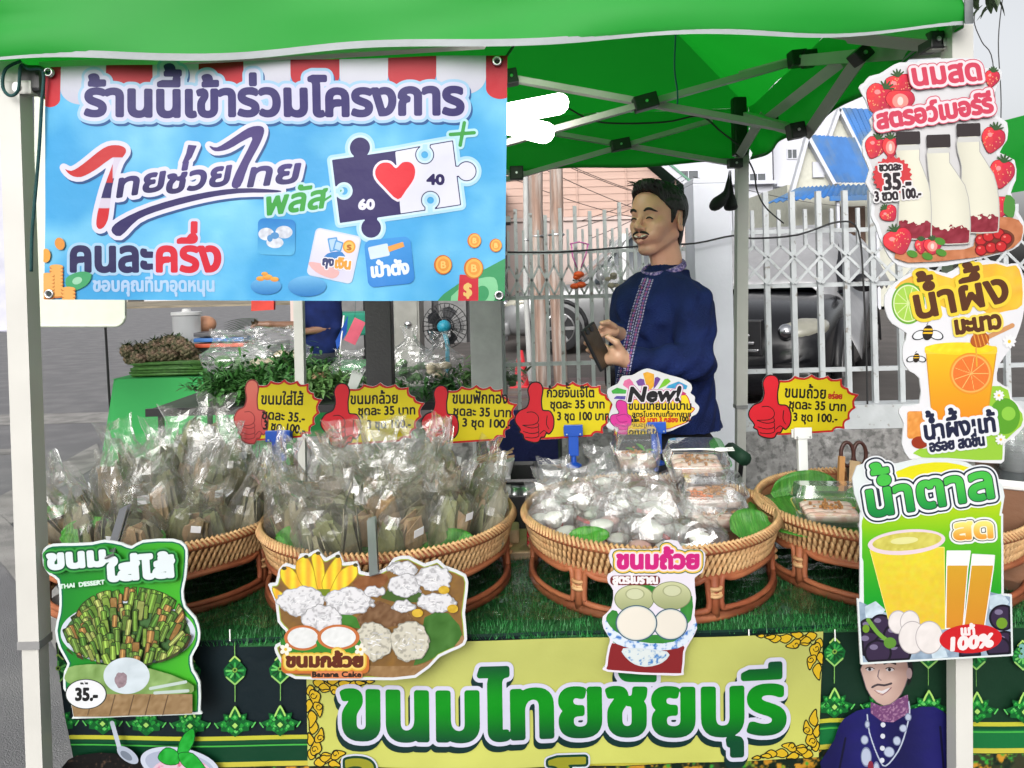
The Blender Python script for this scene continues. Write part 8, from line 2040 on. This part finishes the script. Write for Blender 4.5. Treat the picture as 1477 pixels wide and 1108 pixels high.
# cloth: top and hanging front/left side with folds
def clothpt(u, v):
 return None
path = [(x0_, 7.6), (x0_, 6.45), (x0_ + .05, 6.4), (x1_, 6.4)]
pts = []
for i in range(len(path) - 1):
 for k in range(24): q = k / 24; pts.append((path[i][0] * (1 - q) + path[i + 1][0] * q, path[i][1] * (1 - q) + path[i + 1][1] * q, i))
pts.append((x1_, 6.4, 2)); n = len(pts)
for j in range(15):
 v = j / 14
 for i, (x, y, sg) in enumerate(pts):
  amp = .035 * v * math.sin(i * .8 + 2 * math.sin(i * .13)); ox = -(amp + .16 * v) if sg == 0 else (-.10 * v if sg == 1 else 0); oy = -(amp + .05 * v) if sg == 2 else (-.07 * v if sg == 1 else 0)
  vs.append((x + ox, y + oy, zt * (1 - v) + .02 * v))
for j in range(14):
 for i in range(n - 1): q = j * n + i; fs.append((q, q + 1, q + n + 1, q + n))
m2 = MB().add(vs, fs); m2.add([(x0_, 6.4, zt), (x1_, 6.4, zt), (x1_, 7.6, zt), (x0_, 7.6, zt)], [(0, 1, 2, 3)])
m2.build('cloth', GRC, t, smooth=True, auto=50)
for x in (x0_ + .1, x1_ - .1):
 for y in (6.5, 7.5): MB().box(x - .02, x + .02, y - .02, y + .02, 0, zt - .02).build('leg', BLKM, t)
t2 = thing('stall_table', 'low black framed table carrying herb bunches behind the price cards', 'table', (-1.3, 5.3, 0))
MB().box(-2.35, -.05, 4.95, 5.85, .70, .73, bev=.004).build('tabletop', mat('dark_green_board', (.03, .05, .03), rough=.7), t2); MB().box(-2.37, -.03, 4.93, 4.95, .685, .735).build('frame_rail', BLKM, t2)
for x in (-2.3, -.1):
 for y in (5.0, 5.8): MB().box(x - .015, x + .015, y - .015, y + .015, 0, .70).build('leg', BLKM, t2)
STALK = mat('green_stalks', (.05, .15, .025), rough=.5, var=.4, vscale=30, bump=.1)
rr = random.Random(77)
# long bean bundle
m2 = MB()
for k in range(170):
 z = zt + .008 + .10 * abs(rr.gauss(0, .5)); y = 6.52 + rr.uniform(-.06, .12); xa = P(176 + rr.uniform(0, 6), 0, 6.5).x; xb = P(280 + rr.uniform(-6, 8), 0, 6.5).x
 z = min(z, zt + .115); m2.tube([(xa, y, z), ((xa + xb) / 2, y + .01, z + rr.uniform(-.004, .01)), (xb, y, z)], .0055, 5)
o = m2.build('green_stems', STALK, org=(-3.0, 6.5, zt), smooth=True); tag(o, 'thick bundle of long green stems lying on the green tablecloth', 'vegetables');
BUD = mat('knobbly_buds', (.12, .11, .055), rough=.8, var=.5, vscale=40, bump=.8, bscale=60, col2=(.22, .15, .10), c2scale=20)
BUDL = mat('bud_leaf', (.035, .07, .02), rough=.6, var=.4)
for k in range(17):
 px = 186 + (k % 9) * 12 + rr.uniform(-3, 3); py = 520 - (k // 9) * 13 - rr.uniform(0, 6) - (6 if 2 < k % 9 < 7 else 0)
 p = P(px, py, 6.62 + rr.uniform(-.05, .12)); r_ = rr.uniform(.055, .075)
 o_ = thing('knobbly_bud', '%s from the left in the %s row of knobbly buds over the green stems' % (ORD[k % 9], ('lower', 'upper')[k // 9]), 'vegetable', p, 'knobbly buds heaped on the green stems')
 m2 = MB()
 for q in range(40):
  ph_ = q * 2.4; zz_ = 1 - 2 * (q + .5) / 40; rad = math.sqrt(1 - zz_ * zz_); m2.ball(p + Vector((rad * math.cos(ph_), rad * math.sin(ph_), zz_)) * r_ * .8, r_ * .32, 6, 4)
 m2.build('scales', BUD, o_, smooth=True)
 m2 = MB()
 for q in range(12): leaf_mb(m2, p + Vector((0, 0, r_ * .5)), .09, .022, (rr.uniform(-1, 1), rr.uniform(-1, .4), rr.uniform(-.1, 1)))
 m2.build('crown', BUDL, o_)
# plastic jar, trays
p = P(270, 496, 6.9); JAR = film_mat('frosted_plastic', gloss=.3, rough=.25, haze=.45, bscale=5, bstr=.1)
t = thing('plastic_jar', 'frosted plastic jar with lid standing behind the green stems', 'jar', (p.x, 6.9, p.z - .02))
MB().lathe([(0, 0), (.115, 0), (.12, .02), (.12, .27), (.11, .28)], (p.x, 6.9, p.z - .02), 24, cap=False).build('jar_wall', JAR, t, smooth=True, auto=40)
MB().lathe([(0, .28), (.13, .28), (.13, .305), (.04, .31), (.035, .335), (0, .335)], (p.x, 6.9, p.z - .02), 24, cap=False).build('lid', WHITEP, t, smooth=True, auto=40)
MB().box(p.x - .35, p.x + .75, 6.8, 7.5, zt, p.z - .021, bev=.01).build('crate_stand', mat('grey_crate', (.2, .2, .2), rough=.7), t)
for k, (c_, n_) in enumerate((((.62, .10, .04), 'red'), ((.05, .18, .50), 'blue'), ((.10, .10, .11), 'black'))):
 q = P(320, 497 - 8 * k, 6.8); o_ = MB().box(q.x - .22, q.x + .22, 6.72, 7.02, q.z - .02, q.z + .015, bev=.008).build('flat_tray', mat(n_ + '_tray', c_, rough=.4), org=q); tag(o_, n_ + ' flat tray in the stack beside the frosted jar', 'tray')
# round peach basket
q = P(296, 468, 7.1); MBo = MB().ball(q, .10, 14, 8, scl=(1, 1, .8)).build('round_basket', mat('peach_plastic', lin((206, 150, 116)), rough=.5), org=q, smooth=True); tag(MBo, 'peach coloured round bag behind the frosted jar', 'bag')
# big clear bags
VEGG = mat('greens_in_bag', (.05, .14, .03), rough=.6, var=.5, vscale=12, bump=.6, bscale=25)
def veg_bag(label, px, py, d, w, h, inner, seed, knot=True, innercol=VEGG, cat='bag'):
 p = P(px, py, d); t = thing('plastic_bag', label, cat, p)
 vs, fs = film_mesh(seed, w=w, d=w * .6, h=h, nu=36, nv=24, cr=w * .07, flare=.45 if knot else .8, neck=.22 if knot else .6)
 MB().add(vs, fs).build('film', CFILM, t, local=True, smooth=False)
 m2 = MB(); r3 = random.Random(seed)
 for k in range(inner): m2.ball((r3.gauss(0, w * .16), r3.gauss(0, w * .09), h * (.10 + .30 * r3.random())), w * r3.uniform(.09, .15), 8, 6, scl=(1, .8, .7))
 m2.build('contents', innercol, t, local=True, smooth=True)['kind'] = 'stuff'
 return t
PALEV = mat('pale_vegetables', (.42, .36, .24), rough=.6, var=.4, vscale=12)
veg_bag('large clear bag of greens slumped on the vegetable stall, left of the white post', 345, 548, 5.9, .50, .38, 16, 31, False)
veg_bag('clear bag with brown roots in the middle of the vegetable stall', 400, 540, 5.85, .50, .36, 14, 32, False, PALEV)
veg_bag('upright clear bag of greens right of the black post', 592, 556, 5.2, .30, .40, 18, 33, True)
veg_bag('knotted clear bag of pale and dark food in front of the fan', 636, 556, 5.15, .29, .36, 14, 34, True, PALEV)
veg_bag('round bag of cabbage left of the black post', 505, 556, 5.3, .27, .24, 12, 35, False)
veg_bag('cloudy bag of long leaves on the table end behind the pumpkin card', 735, 556, 4.97, .22, .16, 8, 36, False)
veg_bag('small clear bag below the fan, behind the starburst cards', 560, 565, 5.1, .20, .16, 8, 37, False)
# herbs
HERB = [mat('herb_' + n_, c_, rough=.55, var=.4, vscale=20, bump=.2) for n_, c_ in (('deep', (.025, .105, .018)), ('mid', (.045, .155, .03)), ('light', (.09, .20, .05)))]
for k, (px, py, d, sp, lab) in enumerate(((318, 562, 5.2, .16, 'leafy green herb bunch at the left of the herb pile'), (352, 556, 5.3, .18, 'leafy green herb bunch behind the pink thumb card'), (392, 556, 5.3, .18, 'leafy herb bunch just left of the white post'), (418, 536, 5.6, .16, 'dark herb bunch behind the white post'), (470, 562, 5.2, .16, 'light green herb bunch right of the white post'), (455, 545, 5.5, .15, 'feathery dark herb bunch below the stall keeper'), (700, 552, 5.0, .16, 'long leafed greens in front of the grey pillar'), (345, 574, 5.1, .17, 'green herb bunch at the front left edge of the herb table'), (448, 574, 5.1, .16, 'green herb bunch at the table front, right of the white post'), (555, 572, 5.05, .15, 'small herb bunch behind the second price card'), (640, 570, 5.05, .15, 'dark herb bunch behind the third price card'))):
 p = P(px, py, d); t = thing('herb_bunch', lab, 'herbs', p, 'herb bunches on the vegetable stall')
 m2 = MB()
 for q in range(340):
  c0 = p + Vector((rr.gauss(0, sp * .55), rr.gauss(0, sp * .45), abs(rr.gauss(0, sp * .42))))
  leaf_mb(m2, c0, rr.uniform(.05, .10), rr.uniform(.018, .03), (rr.uniform(-1, 1), rr.uniform(-1, .3), rr.uniform(-.4, .8)), n=3)
 m2.build('leaves', HERB[(0, 1, 1, 0, 2, 0, 2, 1, 2, 0, 0)[k]], t)['kind'] = 'stuff'
 m2 = MB()
 for q in range(12): m2.tube([p + Vector((rr.uniform(-.02, .02), 0, 0)), p + Vector((rr.gauss(0, sp * .5), rr.gauss(0, sp * .3), sp * .5))], .003, 5)
 m2.build('stems', STALK, t)
q = P(462, 545, 5.25); o_ = MB().ball(q, .055, 14, 10, scl=(1.2, 1, .8)).build('brown_root', mat('brown_root_skin', (.30, .18, .10), rough=.7, var=.3), org=q, smooth=True); tag(o_, 'round brown root vegetable right of the white post', 'vegetable')
# black post, grey cabinet, fan
a, b = P(527, 500, 4.2), P(565, 500, 4.2)
t = thing('steel_post', 'thick black post in the middle under the banner', 'post', ((a.x + b.x) / 2, 4.25, 0)); MB().box(a.x, b.x, 4.2, 4.3, .012, 2.3, bev=.006).build('shaft', mat('black_post_paint', (.010, .010, .011), rough=.5, var=.2), t); MB().box(a.x - .03, b.x + .03, 4.17, 4.33, 0, .012).build('foot_plate', BLKM, t)
a, b = P(569, 500, 7.6), P(606, 500, 7.6)
t = thing('metal_cabinet', 'grey metal cabinet door with a knob behind the black post', 'cabinet', ((a.x + b.x) / 2, 7.8, 0)); CAB = mat('cabinet_grey', (.20, .20, .18), rough=.5, var=.15)
MB().box(a.x, b.x, 7.6, 8.0, 0, 2.0, bev=.008).build('cabinet_body', CAB, t); MB().box(a.x + .02, b.x - .02, 7.588, 7.599, P(0, 513, 7.6).z, 1.95, bev=.003).build('door', CAB, t); q = P(588, 468, 7.57); MB().ball(q, .035, 12, 8, scl=(1, .6, 1)).build('knob', STEEL, t, smooth=True)
q = P(642, 470, 5.4); t = thing('pedestal_fan', 'standing fan seen from behind, dark guard and cyan motor, beside the grey pillar', 'fan', (q.x, 5.4, 0))
CY = mat('cyan_plastic', lin((40, 150, 176)), rough=.4, bump=.02)
m2 = MB(); Rf = .158
for k in range(28):
 a_ = k * 2 * math.pi / 28; m2.tube([q + Vector((math.cos(a_) * r_, dy, math.sin(a_) * r_)) for r_, dy in ((.03, -.045), (Rf * .7, -.04), (Rf, 0), (Rf * .7, .05), (.03, .06))], .0016, 4)
for r_, dy in ((Rf, 0), (Rf * .7, -.04), (Rf * .4, -.045)): m2.tube([q + Vector((math.cos(a_) * r_, dy, math.sin(a_) * r_)) for a_ in np.linspace(0, 6.283, 36, endpoint=False)], .003, 5, closed=True)
m2.build('guard', BLKM, t, smooth=True)
for k in range(5):
 a_ = k * 1.2566; M_ = Matrix.Translation(q) @ Matrix.Rotation(a_, 4, 'Y'); MB().add([M_ @ Vector(p_) for p_ in ((0.02, 0, -.015), (.12, -.02, -.055), (.14, .0, .01), (.11, .02, .055), (.02, .01, .02))], [(0, 1, 2, 3, 4)]).build('blade', mat('smoky_blade', (.03, .03, .035), rough=.3), t)
MB().lathe([(0, -.14), (.03, -.135), (.045, -.11), (.045, -.05), (.03, -.045), (0, -.045)], q, 20, Matrix.Rotation(R(-90), 3, 'X') @ Matrix.Scale(-1, 3, Vector((0, 0, 1))) if False else Matrix(((1, 0, 0), (0, 0, 1), (0, -1, 0))), cap=False).build('motor', CY, t, smooth=True)
MB().tube([q + Vector((.0, -.08, -.03)), q + Vector((.02, -.08, -.12)), (q.x + .01, 5.36, .55), (q.x, 5.4, .03)], [.018, .016, .013, .013], 10).build('stand_pole', CY, t, smooth=True)
MB().lathe([(0, 0), (.17, 0), (.16, .02), (.03, .04), (0, .04)], (q.x, 5.4, 0), 24, cap=False).build('base', BLACKP, t, smooth=True)
# teal table and papers behind
a = P(478, 470, 8.6); t = thing('stall_table', 'far table under a teal cloth left of the black post', 'table', (a.x + .2, 8.8, 0)); TEAL = mat('teal_cloth', lin((34, 128, 104)), rough=.85, var=.1)
zt2 = P(500, 452, 8.6).z; MB().box(a.x - .1, a.x + .42, 8.6, 9.2, zt2 - .25, zt2, bev=.02).build('cloth', TEAL, t)
for x in (a.x - .05, a.x + .37): MB().box(x - .02, x + .02, 8.65, 8.69, 0, zt2 - .25).build('leg', BLKM, t)
q = P(512, 478, 8.3); o_ = MB().bar(q + Vector((-.06, 0, -.12)), q + Vector((.06, 0, .12)), .13, .01, up=(0, 1, 0)).build('paper_sheet', mat('pink_paper', lin((206, 90, 110)), rough=.7), org=q); tag(o_, 'pink paper hanging at the far teal table', 'paper')
MB().tube([q + Vector((0, 0, .12)) - q, q + Vector((.01, .1, .5)) - q], .002, 4).build('string', CORD, o_, local=True)
a = P(489, 520, 5.35); t = thing('blue_flag', 'small blue flag on a pale stick among the herbs', 'flag', a); MB().tube([a, P(496, 455, 5.35)], .006, 6).build('stick', WHITEP, t, smooth=True)
MB().add([P(484, 492, 5.34), P(502, 455, 5.34), P(500, 480, 5.36), P(486, 505, 5.35)], [(0, 1, 2, 3)]).build('flag_cloth', mat('blue_flag_cloth', lin((30, 80, 170)), rough=.6), t)
# white fork standing in the heap
p = P(512, 566, 2.26); t = thing('plastic_fork', 'white plastic fork sticking up between the first two price cards', 'fork', p); m2 = MB()
A_, B_ = P(506, 556, 2.26), P(519, 536, 2.26); m2.add([P(500, 562, 2.26), P(512, 566, 2.26), P(524, 540, 2.26), P(508, 534, 2.26)] + [P(500, 562, 2.265), P(512, 566, 2.265), P(524, 540, 2.265), P(508, 534, 2.265)], [(0, 1, 2, 3), (7, 6, 5, 4), (0, 4, 5, 1), (2, 6, 7, 3)])
for k in range(4): m2.bar(P(509 + k * 4.3, 538 + k * 1.6, 2.262), P(513 + k * 4.6, 528 + k * 1.8, 2.262), .004, .002)
m2.bar(P(504, 562, 2.262), P(492, 640, 2.262), .008, .003); m2.build('fork_body', WHITEP, t)
# left: cream board, white panel
CRM = mat('cream_board', lin((190, 196, 180)), rough=.6, var=.04, bump=.05);
def rounded_board(name, label, x0, y0, x1, y1, d, m_, cat, rb=14, thick=.04):
 p = P((x0 + x1) / 2, y1, d); t = thing(name, label, cat, (p.x, d, 0)); o_ = []
 for cx_, cy_, a0 in ((x1 - rb, y1 - rb, 0), (x0 + rb, y1 - rb, 90)):
  for k in range(7): a_ = R(a0 + 15 * k); q = P(cx_ + rb * math.cos(a_), cy_ + rb * math.sin(a_), d); o_.append((q.x, q.z))
 for q in (P(x0, y0, d), P(x1, y0, d)): o_.append((q.x, q.z))
 MB().prism(o_, d, d + thick).build('board', m_, t)
 lip = [(a_, b_) for a_, b_ in o_[:14]]; MB().tube([(a_, d - .004, b_) for a_, b_ in lip], .018, 6).build('rim', m_, t, smooth=True)
 return t
t = rounded_board('sign_board', 'cream rounded board on a thin pole behind the left canopy leg', 20, 60, 180, 470, 7.8, CRM, 'board'); a, b = P(152, 470, 7.82), P(157, 560, 7.82)
MB().tube([a, b, (b.x + .02, 7.82, 0)], .012, 6).build('pole', BLKM, t)
t = rounded_board('side_panel', 'white panel hanging at the far left edge behind the leg', -160, 60, 44, 476, 5.0, mat('lavender_white_panel', lin((176, 176, 190)), rough=.6), 'panel', rb=8)
for px in (-120, 34): q = P(px, 470, 5.03); MB().box(q.x - .012, q.x + .012, 5.02, 5.04, 0, q.z).build('leg', FRAMEW, t)
# things behind the trays
t = thing('plastic_crate', 'black crate holding metal tins between the second and third trays', 'crate', (.02, 2.32, .8)); a, b = P(700, 700, 2.3), P(775, 700, 2.3); zc = P(735, 690, 2.3).z
for x in (a.x, b.x): MB().box(x - .006, x + .006, 2.26, 2.48, .75, zc, bev=.003).build('side', BLACKP, t)
for y in (2.26, 2.48): MB().box(a.x + .006, b.x - .006, y - .005, y + .005, .75, zc - (.04 if y < 2.3 else 0), bev=.003).build('side', BLACKP, t)
MB().tube([(a.x, 2.26, zc), (b.x, 2.26, zc), (b.x, 2.48, zc), (a.x, 2.48, zc)], .008, 6, closed=True).build('rim', BLACKP, t)
for k in range(3):
 q = P(724 + k * 17, 712, 2.36); o_ = MB().lathe([(0, -.05), (.028, -.05), (.030, -.01), (.026, .02), (0, .022)], q, 18, cap=False).build('metal_tin', STEEL, org=q, smooth=True); tag(o_, ('left', 'middle', 'right')[k] + ' one of three small metal tins in the black crate', 'tin', 'metal tins in the black crate')
NAVB = mat('navy_canvas', lin((20, 26, 80)), rough=.9, var=.15, bump=.4, bscale=60)
t = thing('canvas_chair', 'navy canvas chair behind the stall below the fourth starburst card', 'chair', (.05, 3.0, 0)); a, b = P(690, 600, 2.95), P(806, 600, 2.95)
MB().box(a.x, b.x, 2.95, 2.97, P(0, 690, 2.95).z + .0, P(750, 592, 2.95).z, bev=.01).build('backrest', NAVB, t)
MB().box(a.x, b.x, 2.97, 3.35, .42, .45, bev=.01).build('seat', NAVB, t)
for x in (a.x, b.x):
 for y in (2.96, 3.34): MB().tube([(x, y, 0), (x, y, P(750, 596, 2.95).z if y < 3 else .45)], .011, 8).build('leg', BLKM, t, smooth=True)
# office chair behind the man
t = thing('office_chair', 'black office chair with green armrest behind the man', 'chair', (P(1035, 600, 3.0).x, 3.0, 0)); m2 = MB(); cx_ = P(1028, 600, 3.0).x
M_ = Matrix.Translation((cx_, 3.0, 0)) @ Matrix.Rotation(R(35), 4, 'Z')
m2.box(-.19, .19, .17, .22, .62, P(1030, 535, 3.0).z, M_, bev=.02); m2.build('backrest', BLKF, t, smooth=True, auto=50)
MB().box(-.24, .24, -.22, .2, .46, .54, M_, bev=.02).build('seat', BLKF, t); MB().tube([M_ @ Vector((0, 0, .46)), M_ @ Vector((0, 0, .08))], .025, 10).build('column', BLKM, t, smooth=True)
for k in range(5):
 e = M_ @ Vector((.27 * math.cos(k * 1.2566), .27 * math.sin(k * 1.2566), .06)); MB().tube([M_ @ Vector((0, 0, .09)), e], .018, 6).build('foot', BLKM, t); MB().ball(e - Vector((0, 0, .03)), .028, 10, 6).build('caster', BLACKP, t, smooth=True)
a, b = P(1054, 648, 2.82), P(1074, 662, 2.70); MB().tube([a, b], .026, 10).build('armrest', mat('dark_green_pad', lin((20, 62, 40)), rough=.7), t, smooth=True); MB().tube([P(1070, 662, 2.75), P(1066, 700, 2.8), M_ @ Vector((.2, 0, .48))], .009, 8).build('armrest_post', BLKM, t, smooth=True)
# leftovers tray with sticks
p = P(712, 668, 2.32); t = thing('paper_tray', 'small white tray of brown sticks at the back of the second tray', 'tray', p); MB().lathe([(0, -.03), (.05, -.03), (.062, .012), (.064, .012), (.052, -.033), (0, -.033)], p, 20, cap=False).build('bowl', WHITEP, t, smooth=True, auto=50)
m2 = MB()
for k in range(12): c = p + Vector((rr.uniform(-.03, .03), rr.uniform(-.02, .02), .01)); m2.bar(c - Vector((.03, 0, rr.uniform(-.01, .02))), c + Vector((.035, .01, rr.uniform(0, .03))), .007, .004)
m2.build('sticks', mat('brown_sticks', (.32, .20, .12), rough=.7, var=.3), t)
MB().box(p.x - .05, p.x + .05, 2.28, 2.37, TZ + .001, p.z - .034).build('support_box', mat('kraft_card'), t)
# wooden block between trays B and C, and little red box under tray C
LW = mat('light_wood', (.50, .34, .19), rough=.55, var=.15, vscale=6, bump=.2, stretch=(1, 1, 8))
t = thing('wooden_block', 'pale wooden box on a board standing between the second and third trays', 'box', P(712, 820, 2.1)); a, b = P(700, 800, 2.12), P(750, 800, 2.12)
MB().box(a.x, b.x, 2.12, 2.2, TZ + .024, P(730, 765, 2.12).z, bev=.008).build('box_body', LW, t); MB().box(a.x - .06, b.x + .22, 2.06, 2.26, TZ + .002, TZ + .023, bev=.004).build('board', LW, t)
q = P(784, 800, 2.12); o_ = MB().box(q.x - .045, q.x + .045, 2.09, 2.16, TZ + .024, TZ + .07, bev=.006).build('red_packet', mat('red_foil', lin((176, 24, 34)), rough=.25, metal=.3, bump=.8, bscale=50), org=(q.x, 2.12, TZ + .05)); tag(o_, 'shiny red packet on the wooden board under the third tray', 'packet')
# cardboard box under the back pile
cb = [o for o in bpy.data.objects if o.name.startswith('cardboard_box')][0]
MB().box(-1.13, -.55, 2.17, 2.37, TZ + .002, .90, bev=.004).build('box_body', mat('kraft_card', (.32, .22, .13), rough=.8, var=.1), cb)
# scissors and cup at the right tray
t = thing('scissors', 'brown handled scissors standing in a wooden cup behind the rightmost tray', 'scissors', P(1220, 690, 2.2)); HB = mat('brown_handles', (.07, .025, .02), rough=.4)
for s_, px in ((0, 1222), (1, 1240)):
 c = P(px, 655, 2.2); MB().tube([c + Vector((math.cos(a_) * .018, 0, math.sin(a_) * .034)) for a_ in np.linspace(0, 6.283, 20, endpoint=False)], .0055, 6, closed=True).build('handle', HB, t, smooth=True)
 MB().bar(c - Vector((0, 0, .03)), P(1229, 715, 2.2), .012, .003).build('blade', STEEL, t)
for px, w_, lab in ((1214, 8, 'thin orange wooden stick standing beside the scissors'), (1234, 14, 'pale wooden stick leaning beside the scissors')):
 q0, q1 = P(px, 658 if px < 1220 else 665, 2.18), P(px - 3, 735, 2.16); o_ = MB().bar(q0, q1, w_ / FPX * 2.18, .012).build('wooden_stick', mat('orange_wood', (.5, .24, .08), rough=.5, var=.1) if px < 1220 else LW, org=q1); tag(o_, lab, 'stick')
# right end: brown box with white rim, cups, steel pan
t = thing('wooden_crate', 'brown crate with a white rim at the right end of the table', 'crate', (1.22, 1.85, TZ))
M_ = Matrix.Translation((1.30, 1.95, TZ + .002)) @ Matrix.Rotation(R(-32), 4, 'Z')
BRB = mat('brown_crate_wood', lin((110, 74, 50)), rough=.6, var=.15, vscale=4, bump=.15)
for a_, b_, c_, e_ in ((-.25, -.235, -.22, .22), (.235, .25, -.22, .22), (-.235, .235, -.22, -.205), (-.235, .235, .205, .22)): MB().box(a_, b_, c_, e_, 0, .24, M_).build('side_board', BRB, t)
MB().tube([M_ @ Vector(q) for q in ((-.25, -.22, .245), (.25, -.22, .245), (.25, .22, .245), (-.25, .22, .245))], .011, 8, closed=True).build('rim', WHITEP, t)
MB().box(-.234, .234, -.204, .204, 0.01, .20, M_).build('lining', mat('dark_glass_top', (.04, .045, .05), rough=.12, var=.2, bump=.2, bscale=10), t)
tray_leaf(1462, 748, 2.0, .22, .12, .3, .1, 'green leaf lying on the brown crate at the right edge')
CUPM = film_mat('cup_plastic', gloss=.35, rough=.1, haze=.18, bscale=4, bstr=.05)
q = P(1466, 735, 2.1); t = thing('cup_stack', 'tall stack of clear plastic cups at the right edge beside the honey sign', 'cups', q)
for k in range(9): MB().lathe([(0, 0), (.028, 0), (.040, .10), (.043, .102)], (q.x, q.y, q.z + .016 * k), 20, cap=False).build('cup', CUPM, t, smooth=True, auto=50)
# small things hung on the gate
t = thing('plastic_bow', 'pink plastic loops with orange balls hanging on the gate bars', 'decoration', P(836, 352, 4.57)); PKP = mat('pink_plastic', lin((214, 110, 180)), rough=.4); ORP = mat('orange_ball', lin((226, 90, 30)), rough=.5, var=.2)
for pts in (((824, 352), (826, 370), (832, 386)), ((848, 352), (845, 368), (838, 386)), ((822, 352), (836, 349), (850, 353))): MB().tube([P(a, b, 4.56) for a, b in pts], .011, 6, flat=.4).build('loop', PKP, t, smooth=True)
for a, b, r_ in ((835, 396, .025), (832, 400, .018), (838, 411, .024), (829, 413, .022)): MB().ball(P(a, b, 4.55), r_, 10, 7, scl=(1.3, 1, .8)).build('ball', ORP, t, smooth=True)
veg_bag('clear bag of pale food hanging from the gate by the man\'s chest', 886, 424, 4.50, .17, .33, 6, 41, True, PALEV)
